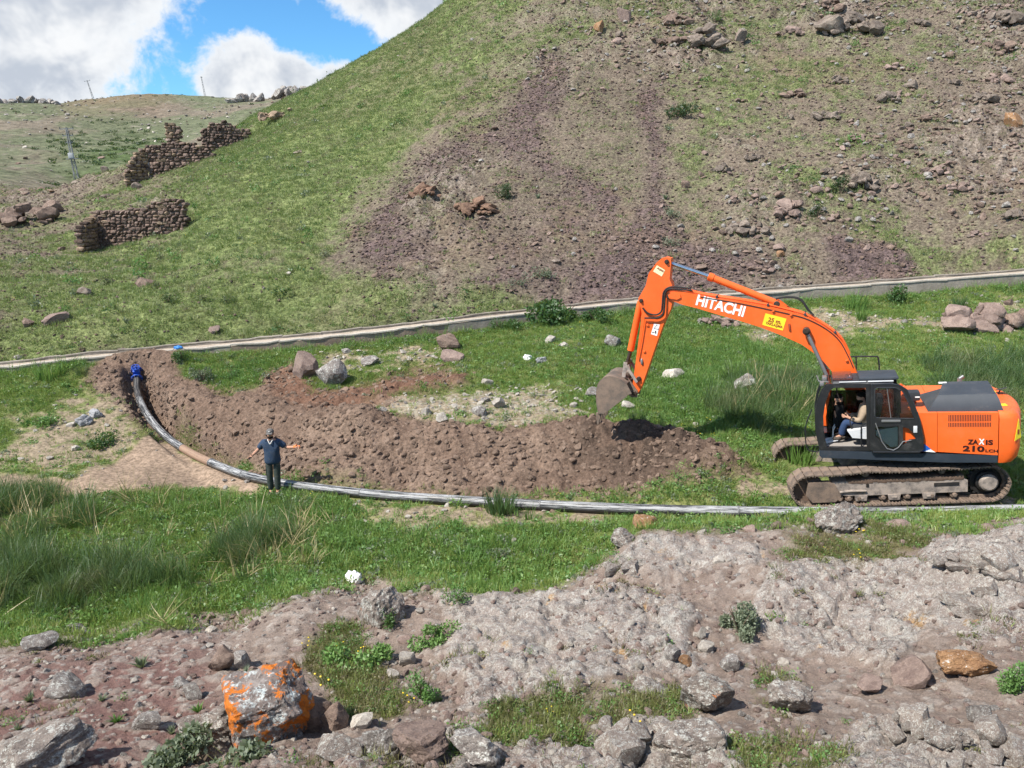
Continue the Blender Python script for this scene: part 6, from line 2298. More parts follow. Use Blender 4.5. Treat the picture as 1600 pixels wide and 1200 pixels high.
sh.tube([(0.235, -.13, 0.37), (0.235, .13, 0.37)], 0.013, 6)
sh.cyl((0.235, 0, 0.33), (0.235, 0, 0.42), 0.022, seg=8)
sh.done('handwheel', VB, valve)

# ------------------------------------------------------------------ litter
def crumple(name, u, v, wpx, hpx, mat, label, cat, seed, thick=0.6):
    p = ground(u, v)
    D = p.y * CP - (p.z - CAMZ) * SP
    s = D / FPX
    vv, ff = ICO[4]
    vv = vv.copy()
    d = 1 + 0.38 * n3d(vv, seed, 2.2) + 0.26 * np.abs(n3d(vv, seed + 4, 5.3)) + 0.1 * n3d(vv, seed + 8, 11)
    vv = vv * d[:, None]
    vv[:, 2] += 0.35 * np.maximum(np.abs(vv[:, 0]) - 0.5, 0)
    vv[:, 2] = np.maximum(vv[:, 2], -0.45)
    vv[:, 2] -= vv[:, 2].min()
    me = bpy.data.meshes.new(name)
    me.from_pydata(vv.tolist(), [], ff)
    smooth(me, 30)
    o = link(name, me, mat, None, p - Vector((0, 0, 0.02)), (0, 0, random.uniform(-.5, .5)), (wpx * s / 2.2, wpx * s / 2.2 * thick, hpx * s / 1.6))
    return tag(o, label, cat)


PLASTW = paint('white plastic film', (0.80, 0.80, 0.79), 0.35, 0.12, (0.5, 0.46, 0.4), 6.0, 0.5)
RAGG = paint('grey cloth', (0.30, 0.30, 0.31), 0.9, 0.5, (0.2, 0.18, 0.16), 6.0, 0.1)
BLUERAG = paint('blue plastic scrap', (0.03, 0.20, 0.55), 0.5, 0.15)
crumple('plastic_bag', 552, 910, 27, 22, PLASTW, 'crumpled white plastic bag lying in the grass', 'plastic bag', 61, 0.7)
crumple('plastic_bag', 824, 562, 13, 9, PLASTW, 'white plastic scrap in the meadow left of the bucket', 'plastic scrap', 62)
crumple('cloth_rag', 846, 566, 18, 9, RAGG, 'grey rag beside the white plastic scrap', 'rag', 63)
crumple('cloth_rag', 132, 662, 22, 16, RAGG, 'grey rag lying on the bare ground left of the pipe', 'rag', 64)
crumple('cloth_rag', 150, 650, 24, 12, RAGG, 'pale rag just above the other left of the pipe', 'rag', 65)
pz_ = at_y(277, 546, 28.1)
o = crumple('plastic_sheet', 272, 545, 15, 5, BLUERAG, 'blue plastic scrap on the edge of the channel', 'plastic scrap', 66)
o.location = pz_ + Vector((0, 0.1, 0.0))
# ------------------------------------------------------------------ people
def skin_mesh(name, nodes, edges, mat, parent, levels=2):
    """grow one continuous surface around a skeleton: nodes {key: (position, radius)}"""
    keys = list(nodes)
    idx = {k: i for i, k in enumerate(keys)}
    me = bpy.data.meshes.new(name)
    me.from_pydata([tuple(nodes[k][0]) for k in keys], [(idx[a], idx[b]) for a, b in edges], [])
    o = bpy.data.objects.new(name, me)
    COL.objects.link(o)
    o.modifiers.new('skin', 'SKIN').use_smooth_shade = True
    sv = me.skin_vertices[0].data if me.skin_vertices else None
    if sv is None:
        bm = bmesh.new()
        bm.from_mesh(me)
        bm.verts.layers.skin.verify()
        bm.to_mesh(me)
        bm.free()
        sv = me.skin_vertices[0].data
    for k in keys:
        r = nodes[k][1]
        r = r * 1.14 if isinstance(r, (int, float)) else tuple(q * 1.12 for q in r)
        sv[idx[k]].radius = (r, r) if isinstance(r, (int, float)) else r
    sv[0].use_root = True
    ssf = o.modifiers.new('sub', 'SUBSURF')
    ssf.levels = ssf.render_levels = levels
    bpy.context.view_layer.update()
    m2 = bpy.data.meshes.new_from_object(o.evaluated_get(bpy.context.evaluated_depsgraph_get()))
    bpy.data.objects.remove(o)
    bpy.data.meshes.remove(me)
    m2.name = name
    m2.materials.clear()
    m2.polygons.foreach_set('use_smooth', np.ones(len(m2.polygons), bool))
    return link(name, m2, mat, parent)


def cloth(name, col, dirt=0.3, dc=(0.2, 0.16, 0.13)):
    m, t = material(name)
    tc = t.n('ShaderNodeTexCoord').outputs['Object']
    n = t.noise(tc, 7.0, 6, 0.65, 0.6)
    g = t.noise(tc, 120.0, 2, 0.5)
    c = t.mix(t.m('MULTIPLY', t.ss(n, 0.45, 0.75), dirt), col, dc)
    finish(t, c, 0.9, t.m('ADD', n, t.m('MULTIPLY', g, 0.05)), 0.6, 0.03, 0.15)
    return m


SKIN = cloth('sun tanned skin', (0.46, 0.26, 0.18), 0.15, (0.3, 0.15, 0.1))
NAVYC = cloth('navy shirt', (0.035, 0.058, 0.10), 0.5, (0.12, 0.115, 0.11))
GREENC = cloth('dark green trousers', (0.045, 0.058, 0.052), 0.5, (0.14, 0.13, 0.11))
BOOT = cloth('dusty boot', (0.07, 0.058, 0.048), 0.6, (0.22, 0.19, 0.155))
GLOVE = cloth('orange glove', (0.75, 0.20, 0.04), 0.15)
HAIR = cloth('black hair', (0.012, 0.010, 0.009), 0.1, (0.03, 0.02, 0.02))
CAPM = cloth('grey cap', (0.13, 0.125, 0.12), 0.3)
TANJ = cloth('tan jacket', (0.34, 0.26, 0.185), 0.3, (0.2, 0.15, 0.11))
JEANS = cloth('blue jeans', (0.03, 0.055, 0.12), 0.3)
DARKC = cloth('black clothes', (0.012, 0.012, 0.014), 0.2, (0.04, 0.035, 0.03))
WHITEC = cloth('white undershirt', (0.6, 0.58, 0.55), 0.2)


def hand(nodes, edges, wrist_key, wr, fwd, side, s, curl=0.25):
    """palm, four fingers and a thumb: fwd along the hand, side towards the thumb"""
    fwd, side = Vector(fwd).normalized(), Vector(side).normalized()
    dn = fwd.cross(side)
    P0 = Vector(wr)
    nodes[s + 'palm'] = (P0 + fwd * 0.055, (0.036, 0.02))
    nodes[s + 'knuckle'] = (P0 + fwd * 0.09, (0.038, 0.017))
    edges += [(wrist_key, s + 'palm'), (s + 'palm', s + 'knuckle')]
    for k, (o, L) in enumerate(((0.030, 0.072), (0.010, 0.080), (-0.010, 0.074), (-0.029, 0.058))):
        a = P0 + fwd * 0.095 + side * o
        b = a + fwd * L * 0.5 + dn * L * curl * 0.4
        c = b + fwd * L * 0.45 + dn * L * curl
        for j, p in enumerate((a, b, c)):
            nodes['%sf%d%d' % (s, k, j)] = (p, 0.0095 - 0.001 * j)
        edges += [(s + 'knuckle', '%sf%d0' % (s, k)), ('%sf%d0' % (s, k), '%sf%d1' % (s, k)), ('%sf%d1' % (s, k), '%sf%d2' % (s, k))]
    a = P0 + fwd * 0.035 + side * 0.04
    b = a + fwd * 0.03 + side * 0.03
    nodes[s + 't0'], nodes[s + 't1'] = (a, 0.012), (b, 0.010)
    edges += [(s + 'palm', s + 't0'), (s + 't0', s + 't1')]


def person(root, J, mats, hair_cap=None, foot_dir=Vector((0, -1, 0)), face=Vector((0, -1, 0)), gloves=(False, False)):
    """J: joints pelvis, chest, neck, head, and l/r shoulder elbow wrist hip knee ankle"""
    V_ = {k: Vector(v) for k, v in J.items()}
    up = (V_['head'] - V_['neck']).normalized()
    mid = (V_['pelvis'] + V_['chest']) / 2
    nodes = {'pelvis': (V_['pelvis'], (0.145, 0.11)), 'belly': (mid, (0.145, 0.115)), 'chest': (V_['chest'], (0.155, 0.115)), 'neck0': (V_['neck'] - up * 0.05, 0.065), 'neck': (V_['neck'], 0.058),
             'jaw': (V_['neck'] + up * 0.075 + face * 0.025, (0.062, 0.070)), 'face': (V_['head'] + face * 0.012, (0.074, 0.088)), 'crown': (V_['head'] + up * 0.07, (0.072, 0.085)), 'top': (V_['head'] + up * 0.115, 0.045)}
    edges = [('pelvis', 'belly'), ('belly', 'chest'), ('chest', 'neck0'), ('neck0', 'neck'), ('neck', 'jaw'), ('jaw', 'face'), ('face', 'crown'), ('crown', 'top')]
    for s, gl in (('l', gloves[0]), ('r', gloves[1])):
        sh_, el, wr = V_[s + 'shoulder'], V_[s + 'elbow'], V_[s + 'wrist']
        nodes.update({s + 'shoulder': (sh_, 0.062), s + 'upper': ((sh_ + el) / 2, 0.050), s + 'elbow': (el, 0.041), s + 'fore': (el + (wr - el) * 0.35, 0.042), s + 'wrist': (wr, 0.028)})
        edges += [('chest', s + 'shoulder'), (s + 'shoulder', s + 'upper'), (s + 'upper', s + 'elbow'), (s + 'elbow', s + 'fore'), (s + 'fore', s + 'wrist')]
        fwd = (wr - el).normalized()
        hand(nodes, edges, s + 'wrist', wr, fwd, Vector((0, 0, 1)) - fwd * fwd.z, s)
        hi, kn, an = V_[s + 'hip'], V_[s + 'knee'], V_[s + 'ankle']
        nodes.update({s + 'hip': (hi, 0.088), s + 'thigh': ((hi + kn) / 2, 0.078), s + 'knee': (kn, 0.058), s + 'calf': (kn + (an - kn) * 0.35, 0.056), s + 'ankle': (an, 0.038), s + 'toe': (an + foot_dir * 0.13 - Vector((0, 0, 0.045)), 0.034)})
        edges += [('pelvis', s + 'hip'), (s + 'hip', s + 'thigh'), (s + 'thigh', s + 'knee'), (s + 'knee', s + 'calf'), (s + 'calf', s + 'ankle'), (s + 'ankle', s + 'toe')]
    body = skin_mesh('body', nodes, edges, SKIN, root)
    # shirt
    n2 = {'hem': (V_['pelvis'] - up * (0.05 if mats.get('long') else 0.13), (0.185, 0.15) if mats.get('long') else (0.222, 0.172)), 'waist': (V_['pelvis'] + up * 0.03, (0.2, 0.165)), 'belly': (mid, (0.185, 0.155)), 'chest': (V_['chest'], (0.185, 0.142)), 'collar': (V_['neck'] - up * 0.055, 0.085)}
    e2 = [('hem', 'waist'), ('waist', 'belly'), ('belly', 'chest'), ('chest', 'collar')]
    for s in 'lr':
        sh_, el, wr = V_[s + 'shoulder'], V_[s + 'elbow'], V_[s + 'wrist']
        n2[s + 's'] = (sh_, 0.085)
        n2[s + 'u'] = (sh_ + (el - sh_) * 0.5, 0.078)
        e2 += [('chest', s + 's'), (s + 's', s + 'u')]
        if mats.get('long'):
            n2[s + 'e'] = (el, 0.062)
            n2[s + 'c'] = (el + (wr - el) * 0.88, 0.046)
            e2 += [(s + 'u', s + 'e'), (s + 'e', s + 'c')]
        else:
            n2[s + 'e'] = (sh_ + (el - sh_) * 0.88, 0.072)
            e2 += [(s + 'u', s + 'e')]
    skin_mesh('shirt' if not mats.get('long') else 'jacket', n2, e2, mats['shirt'], root)
    n3 = {'hip': (V_['pelvis'] + up * 0.02, (0.085, 0.085))}
    e3 = []
    for s in 'lr':
        hi, kn, an = V_[s + 'hip'], V_[s + 'knee'], V_[s + 'ankle']
        n3.update({s + 'h': (hi, 0.092), s + 't': ((hi + kn) / 2, 0.09), s + 'k': (kn, 0.078), s + 'c': ((kn + an) / 2, 0.075), s + 'a': (an + (kn - an) * 0.02, 0.066)})
        e3 += [('hip', s + 'h'), (s + 'h', s + 't'), (s + 't', s + 'k'), (s + 'k', s + 'c'), (s + 'c', s + 'a')]
        nb = {'heel': (an + Vector((0, 0, -0.03)) - foot_dir * 0.02, 0.058), 'mid': (an + foot_dir * 0.09 + Vector((0, 0, -0.05)), (0.056, 0.044)), 'toe': (an + foot_dir * 0.19 + Vector((0, 0, -0.055)), (0.052, 0.036))}
        skin_mesh('shoe', nb, [('heel', 'mid'), ('mid', 'toe')], mats['shoe'], root)
    skin_mesh('trousers', n3, e3, mats['trousers'], root)
    # head
    hd = V_['head']
    rt = face.cross(up).normalized()
    F3 = Matrix((rt, face, up)).transposed().to_4x4()
    F3.translation = hd
    sh = Shape()
    sh.ball((0, 0.088, -0.005), (0.017, 0.022, 0.03), 1)
    sh.done('nose', SKIN, root, F3)
    for s in (-1, 1):
        sh = Shape()
        sh.ball((0.082 * s, -0.01, 0.0), (0.012, 0.022, 0.034), 1)
        sh.done('ear', SKIN, root, F3)
        sh = Shape()
        sh.ball((0.033 * s, 0.082, 0.025), (0.014, 0.008, 0.009), 1)
        sh.done('eye', HAIR, root, F3)
    sh = Shape()
    sh.ball((0, 0.038, -0.07), (0.076, 0.07, 0.058), 2)
    sh.done('beard', HAIR, root, F3)
    sh = Shape()
    if hair_cap:
        sh.ball((0, -0.018, 0.065), (0.098, 0.11, 0.085), 2)
        sh.box((0, 0.125, 0.055), (0.14, 0.11, 0.014), (-0.15, 0, 0), 0.005)
        sh.done('cap', CAPM, root, F3)
        sh = Shape()
        sh.ball((0, 0.092, 0.095), (0.028, 0.012, 0.022), 1)
        sh.done('cap_badge', WHITEC, root, F3)
        sh = Shape()
        sh.ball((0, -0.04, 0.01), (0.088, 0.075, 0.075), 2)
        sh.done('hair', HAIR, root, F3)
    else:
        sh.ball((0, -0.018, 0.055), (0.092, 0.105, 0.088), 2)
        sh.done('hair', HAIR, root, F3)
    return body


wp = ground(430, 771)
worker = empty('person', wp + Vector((0, 0, 0.0)))
worker.rotation_euler = (0, 0, 0.12)
worker.scale = (1.02, 1.02, 1.02)
tag(worker, 'standing man in navy polo shirt and cap holding both arms out', 'person')
WJ = dict(pelvis=(0, 0, .93), chest=(0.0, 0.0, 1.30), neck=(0.0, -.01, 1.505), head=(0.0, -.025, 1.625), rshoulder=(-.19, 0, 1.40), relbow=(-.34, .02, 1.20), rwrist=(-.45, -.14, 1.12), lshoulder=(.19, 0, 1.40), lelbow=(.37, .0, 1.24), lwrist=(.585, -.10, 1.27),
          rhip=(-.095, 0, .90), rknee=(-.10, -.03, .50), rankle=(-.10, .0, .09), lhip=(.095, 0, .90), lknee=(.09, -.03, .50), lankle=(.08, -.03, .09))
person(worker, WJ, dict(shirt=NAVYC, trousers=GREENC, shoe=BOOT), True)
gn, ge = {'w': (Vector((.56, -.085, 1.275)), 0.034), 'wr': (Vector((.59, -.092, 1.275)), 0.036)}, [('w', 'wr')]
hand(gn, ge, 'wr', (.585, -.09, 1.275), (.21, -.06, .01), (0, 0, 1), 'g')
gn = {k: (v[0], (v[1] + 0.006) if isinstance(v[1], float) else (v[1][0] + 0.006, v[1][1] + 0.006)) for k, v in gn.items()}
skin_mesh('glove', gn, ge, GLOVE, worker)
sh = Shape()
sh.tube(catmull([(-.07, -.075, 1.50), (-.035, -.125, 1.45), (0, -.15, 1.40), (.035, -.125, 1.45), (.07, -.075, 1.50)], 4), 0.012, 6)
sh.done('collar', WHITEC, worker)


def hj(u, v, y):
    x, z = hp(u, v, y)
    return Vector((x, y, z))


def seated(name, label, joints, mats, face, foot, cap=False):
    r = empty(name, mat=HOUSE_M)
    tag(r, label, 'person')
    person(r, joints, mats, cap, foot, face)
    return r


yo = 0.84
hip = hj(1352, 660, yo)
chest = hj(1352, 640, yo)
neck = hj(1349, 629, yo)
head = neck + Vector((0.035, 0, 0.115))
kn, an, wr, el, shd = hj(1320, 657, yo), hj(1314, 679, yo), hj(1326, 650, yo), hj(1343, 654, yo), hj(1352, 635, yo)
OJ = dict(pelvis=hip, chest=chest, neck=neck, head=head)
for s, k in (('l', 1), ('r', -1)):
    o_ = Vector((0, 0.17 * k, 0))
    OJ.update({s + 'shoulder': shd + o_, s + 'elbow': el + o_ * 1.3, s + 'wrist': wr + o_ * 0.9, s + 'hip': hip + o_ * 0.55 + Vector((0, 0, -.03)), s + 'knee': kn + o_ * 0.7, s + 'ankle': an + o_ * 0.6})
seated('person', 'machine operator in tan jacket and blue jeans sitting in the open cab', OJ, dict(shirt=TANJ, trousers=JEANS, shoe=BOOT, long=True), Vector((1, 0.25, -0.1)).normalized(), Vector((1, 0, -0.05)).normalized())
yo = 0.60
hip, chest, neck = hj(1314, 665, yo), hj(1311, 643, yo), hj(1309, 632, yo)
head = neck + Vector((-0.02, 0, 0.115))
PJ = dict(pelvis=hip, chest=chest, neck=neck, head=head)
for s, k in (('l', -1), ('r', 1)):
    o_ = Vector((0, 0.16 * k, 0))
    sd_ = chest + Vector((0, 0, 0.12)) + o_
    PJ.update({s + 'shoulder': sd_, s + 'elbow': sd_ + Vector((-0.03, 0.03 * k, -0.27)), s + 'wrist': sd_ + Vector((-0.22, -0.02 * k, -0.33)), s + 'hip': hip + o_ * 0.55, s + 'knee': hip + Vector((-0.10, 0.09 * k, -0.34)), s + 'ankle': hip + Vector((0.02, 0.09 * k, -0.56 + 0.0))})
zfl = 1.37
for s in 'lr':
    PJ[s + 'ankle'].z = zfl + 0.05
    PJ[s + 'knee'].z = (PJ[s + 'hip'].z + zfl) / 2
seated('person', 'man in black clothes leaning inside the front of the cab', PJ, dict(shirt=DARKC, trousers=DARKC, shoe=BOOT, long=True), Vector((-0.55, 0.8, -0.1)).normalized(), Vector((-1, 0, -0.05)).normalized())

# ------------------------------------------------------------------ plants
def leaf_mat(name, a, b, dry=None, trans=0.35):
    m, t = material(name)
    rnd = t.n('ShaderNodeObjectInfo').outputs['Random']
    pos = t.n('ShaderNodeNewGeometry').outputs['Position']
    n = t.noise(pos, 0.7, 4, 0.6)
    n2 = t.noise(pos, 25.0, 2, 0.6)
    f = t.m('ADD', t.m('MULTIPLY', rnd, 0.45), t.m('ADD', t.m('MULTIPLY', t.ss(n, 0.3, 0.7), 0.4), t.m('MULTIPLY', t.m('SUBTRACT', n2, 0.5), 0.6)), clamp=True)
    c = t.mix(f, a, b)
    if dry:
        c = t.mix(t.m('MULTIPLY', t.ss(t.noise(pos, 0.8, 6, 0.7), 0.47, 0.66), 0.75), c, dry)
    d = t.n('ShaderNodeBsdfDiffuse')
    t.put(d.inputs[0], c)
    tr = t.n('ShaderNodeBsdfTranslucent')
    t.put(tr.inputs[0], t.mix(0.4, c, (0.25, 0.33, 0.05)))
    g = t.n('ShaderNodeBsdfGlossy', i_Roughness=0.5)
    mx = t.n('ShaderNodeMixShader', i_0=trans, i_1=d.outputs[0], i_2=tr.outputs[0])
    mx2 = t.n('ShaderNodeMixShader', i_0=0.04, i_1=mx.outputs[0], i_2=g.outputs[0])
    o = t.n('ShaderNodeOutputMaterial')
    t.put(o.inputs[0], mx2.outputs[0])
    return m


LF_MEAD = leaf_mat('meadow grass', (0.165, 0.245, 0.05), (0.31, 0.375, 0.095), (0.36, 0.33, 0.15))
LF_LUSH = leaf_mat('lush grass', (0.105, 0.22, 0.046), (0.215, 0.335, 0.078))
LF_SEDGE = leaf_mat('dark sedge', (0.06, 0.125, 0.045), (0.12, 0.20, 0.07), (0.20, 0.20, 0.10))
LF_HILL = leaf_mat('dry hill grass', (0.165, 0.23, 0.078), (0.25, 0.315, 0.115), (0.32, 0.28, 0.175))
LF_STRAW = leaf_mat('straw', (0.36, 0.29, 0.14), (0.50, 0.42, 0.24), None, 0.2)
LF_BUSH = leaf_mat('bush leaves', (0.04, 0.10, 0.028), (0.10, 0.19, 0.052))
LF_DARK = leaf_mat('dark shrub leaves', (0.020, 0.05, 0.02), (0.05, 0.095, 0.035))
LF_GREY = leaf_mat('grey green leaves', (0.13, 0.17, 0.105), (0.24, 0.28, 0.19))
LF_WEED = leaf_mat('weed leaves', (0.085, 0.205, 0.05), (0.19, 0.325, 0.09))
LF_OLIVE = leaf_mat('olive cushion', (0.11, 0.125, 0.04), (0.19, 0.19, 0.07), (0.2, 0.15, 0.09))
FLOWER = leaf_mat('yellow flower', (0.75, 0.52, 0.02), (0.85, 0.65, 0.05), None, 0.2)
TWIG = paint('twig', (0.13, 0.10, 0.07), 0.9, 0.2)


def blades(name, n, h, spread, width, lean, seed, mat, curve=0.5, hvar=0.4, seg=3):
    r = random.Random(seed)
    V, Fc = [], []
    for _ in range(n):
        a = r.uniform(0, 2 * math.pi)
        rr_ = spread * math.sqrt(r.random())
        x, y = rr_ * math.cos(a), rr_ * math.sin(a)
        ta = a + r.uniform(-1.0, 1.0)
        L = h * r.uniform(1 - hvar, 1.0)
        ln = lean * r.uniform(0.2, 1.0)
        wa = r.uniform(0, 2 * math.pi)
        wx, wy = math.cos(wa) * width, math.sin(wa) * width
        b0 = len(V)
        for k in range(seg + 1):
            t = k / seg
            out = ln * L * (t * (1 - curve) + curve * t * t)
            z = L * t * math.sqrt(max(0.05, 1 - (ln * t) ** 2 * 0.6))
            px, py = x + math.cos(ta) * out, y + math.sin(ta) * out
            ww = 1 - t ** 1.5
            if k == seg:
                V.append((px, py, z))
            else:
                V += [(px - wx * ww, py - wy * ww, z), (px + wx * ww, py + wy * ww, z)]
        for k in range(seg - 1):
            q = b0 + 2 * k
            Fc.append((q, q + 1, q + 3, q + 2))
        q = b0 + 2 * (seg - 1)
        Fc.append((q, q + 1, q + 2))
    me = bpy.data.meshes.new(name)
    me.from_pydata(V, [], Fc)
    me.materials.append(mat)
    me.polygons.foreach_set('use_smooth', np.ones(len(me.polygons), bool))
    return me


def leaves(name, n, rx, ry, rz, size, seed, mat, lumps=7, flat=0.0, shell=0.5):
    """leaf-sized faces through a lumpy crown"""
    r = np.random.default_rng(seed)
    cen = r.normal(size=(lumps, 3)) * 0.42
    cen[:, 2] = np.abs(cen[:, 2]) * 0.8 + 0.15
    rad_ = r.uniform(0.30, 0.55, lumps)
    k = r.integers(lumps, size=n)
    d = r.normal(size=(n, 3))
    d /= np.linalg.norm(d, axis=1)[:, None]
    p = cen[k] + d * (rad_[k] * (shell + (1 - shell) * r.random(n) ** 0.5))[:, None]
    p[:, 2] = np.maximum(p[:, 2], 0.02 + 0.1 * r.random(n))
    p = p * np.array([rx, ry, rz])
    t = r.normal(size=(n, 3))
    t[:, 2] = t[:, 2] * (1 - flat) + 0.25
    t /= np.linalg.norm(t, axis=1)[:, None]
    s = np.cross(t, r.normal(size=(n, 3)))
    s /= np.linalg.norm(s, axis=1)[:, None]
    L = size * r.uniform(0.6, 1.3, n)[:, None]
    a, b, c, e = p, p + t * L * 0.5 + s * L * 0.28, p + t * L, p + t * L * 0.5 - s * L * 0.28
    V = np.stack([a, b, c, e], 1).reshape(-1, 3)
    me = bpy.data.meshes.new(name)
    me.vertices.add(len(V))
    me.vertices.foreach_set('co', V.astype(np.float32).ravel())
    me.loops.add(n * 4)
    me.loops.foreach_set('vertex_index', np.arange(n * 4, dtype=np.int32))
    me.polygons.add(n)
    me.polygons.foreach_set('loop_start', np.arange(n, dtype=np.int32) * 4)
    me.update()
    me.materials.append(mat)
    return me


def sized(u, vb, wpx, hpx):
    p = ground(u, vb)
    D = p.y * CP - (p.z - CAMZ) * SP
    return p, wpx * D / FPX, hpx * D / FPX


def shrub(u, vb, wpx, hpx, label, mat=LF_BUSH, n=900, seed=1, name='shrub', cat='shrub', leaf=None):
    p, w_, h_ = sized(u, vb, wpx, hpx)
    root = empty(name, p - Vector((0, 0, 0.03)))
    tag(root, label, cat)
    lf = leaf or max(0.035, min(0.16, w_ * 0.09))
    fo = link('foliage', leaves('foliage', n, w_ * 0.58, w_ * 0.5, h_ * 0.82, lf, seed, mat), None, root)
    fo['kind'] = 'stuff'
    sh = Shape()
    r = random.Random(seed)
    for k in range(6):
        a = r.uniform(0, 6.28)
        sh.tube([(0, 0, 0), (math.cos(a) * w_ * 0.12, math.sin(a) * w_ * 0.12, h_ * 0.35), (math.cos(a) * w_ * 0.3, math.sin(a) * w_ * 0.3, h_ * 0.75)], [0.02 * w_ + 0.004, 0.012 * w_ + 0.003, 0.004], 5)
    st = sh.done('stem', TWIG, root)
    st['kind'] = 'stuff'
    return root


def tussock(u, vb, wpx, hpx, label, mat=LF_SEDGE, n=90, seed=1, lean=0.55, name='grass_tussock', cat='grass clump', group=None):
    p, w_, h_ = sized(u, vb, wpx, hpx)
    o = link(name, blades(name, n, h_ * 1.12, w_ * 0.33, max(0.006, w_ * 0.014), lean, seed, mat, 0.6, 0.5, 4), None, None, p - Vector((0, 0, 0.03)))
    tag(o, label, cat, group)
    return o


def rosette(u, vb, wpx, label, mat=LF_GREY, seed=1, n=26):
    p, w_, h_ = sized(u, vb, wpx, wpx)
    o = link('rosette_plant', blades('rosette_plant', n, w_ * 0.55, w_ * 0.06, w_ * 0.055, 0.95, seed, mat, 0.3, 0.4, 4), None, None, p - Vector((0, 0, 0.01)))
    tag(o, label, 'plant')
    return o


SH = [(872, 505, 92, 40, 'big dark green bush against the channel wall', LF_BUSH, 2600), (800, 512, 40, 20, 'low green bush left of the big channel bush', LF_BUSH, 800), (780, 514, 26, 20, 'small leafy bush below the channel, left of the low bush', LF_BUSH, 500),
      (930, 502, 46, 24, 'spreading part of dark bush right of the big channel bush', LF_BUSH, 900), (1400, 472, 44, 36, 'round bush below the channel above the boom', LF_BUSH, 900),
      (790, 310, 30, 28, 'round dark bush beside the rusty ledges', LF_DARK, 700), (1062, 182, 40, 24, 'wide dark bush beside the scree strip on the hill', LF_DARK, 800), (1315, 302, 32, 26, 'dark round bush by the pale knobbly ledge', LF_DARK, 700),
      (1275, 338, 28, 24, 'grey dark bush above the boom', LF_DARK, 600), (1120, 32, 22, 26, 'bush growing on the grey outcrop', LF_BUSH, 500), (720, 18, 9, 10, 'tiny bush on the hill skyline', LF_DARK, 200),
      (1155, 988, 58, 58, 'round grey green bush on the rocky bank', LF_GREY, 3200), (1588, 1078, 50, 60, 'green bush at the right edge of the rocky bank', LF_WEED, 1500), (1045, 440, 0, 0, '', None, 0),
      (1048, 338, 26, 16, 'grey bush low on the scree strip', LF_GREY, 400), (1050, 385, 24, 20, 'grey bush at the foot of the scree strip', LF_GREY, 400), (808, 445, 26, 18, 'grey bush on scree above the channel', LF_GREY, 400), (848, 432, 34, 18, 'grey green bush beside the other on the scree', LF_GREY, 400),
      (510, 402, 18, 14, 'grey bush at the left edge of the scree', LF_GREY, 300), (252, 408, 16, 16, 'dark tuft bush on the left slope', LF_DARK, 300), (264, 472, 24, 18, 'dark bush nearest the dark slope boulder', LF_DARK, 400), (244, 452, 20, 14, 'small bush just right of the dark slope boulder', LF_DARK, 300),
      (170, 445, 22, 16, 'bush above the grey slope boulder', LF_DARK, 300), (355, 474, 22, 17, 'dark bush alone on the mid left slope', LF_DARK, 350), (320, 470, 16, 14, 'small bush left of the lone dark bush', LF_DARK, 300), (500, 160, 0, 0, '', None, 0),
      (318, 598, 34, 32, 'grey green leafy plant on the grass above the soil bank', LF_GREY, 900), (283, 562, 30, 24, 'leafy bush beside the channel above the blue valve', LF_BUSH, 700), (365, 590, 26, 18, 'leafy weed by the soil edge', LF_WEED, 500),
      (340, 540, 0, 0, '', None, 0), (608, 980, 28, 44, 'green shrub beside the lichened boulder', LF_BUSH, 900), (560, 1040, 80, 44, 'leafy green weed mat on the rocky bank', LF_WEED, 1800), (670, 1010, 62, 34, 'leafy weed mat right of the pale stone', LF_WEED, 1200),
      (662, 1095, 46, 56, 'fresh green leafy weed at the slab edge', LF_WEED, 1000), (778, 872, 44, 18, 'low grey green plant in the meadow hollow', LF_GREY, 500), (715, 940, 40, 26, 'small leafy weed at the bank edge', LF_WEED, 500),
      (782, 800, 62, 40, 'dark rush clump overlapping the pipe', LF_SEDGE, 0), (1030, 530, 0, 0, '', None, 0), (310, 1196, 120, 40, 'thin grey twiggy plant below the orange boulder', LF_GREY, 1800), (70, 665, 50, 18, 'leafy green weeds left of the pipe', LF_WEED, 700), (160, 695, 50, 22, 'dark leafy weeds beside the bare ground', LF_BUSH, 700)]
for k, (u, vb, wpx, hpx, lab, mt, n) in enumerate(SH):
    if mt is None:
        continue
    if n == 0:
        tussock(u, vb, wpx, hpx, lab, mt, 220, 70 + k, 0.6)
    else:
        shrub(u, vb, wpx, hpx, lab, mt, n, 70 + k)
TU = [(550, 531, 30, 18, 'left of two dark grass clumps below the channel'), (602, 529, 26, 16, 'right of two dark grass clumps below the channel'), (1335, 482, 44, 34, 'tall grass clump under the channel wall above the boom'), (1497, 482, 26, 26, 'grass clump on the reddish ledge'),
      (1345, 500, 24, 26, 'dry grass clump beside the boom'), (995, 668, 40, 32, 'tall grass clump right of the bucket'), (80, 588, 60, 24, 'dark grass fringe below the channel far left'), (130, 585, 24, 20, 'small grass tuft left of the dug soil'), (1240, 632, 50, 34, 'tall sedge clump in front of the cab'),
      (1170, 640, 44, 26, 'sedge clump left of the cab'), (1250, 722, 60, 40, 'grass clump between the tracks'), (690, 895, 0, 0, '')]
for k, (u, vb, wpx, hpx, lab) in enumerate(TU):
    if wpx:
        tussock(u, vb, wpx, hpx, lab, LF_SEDGE if k % 2 else LF_LUSH, 130, 170 + k, 0.5)
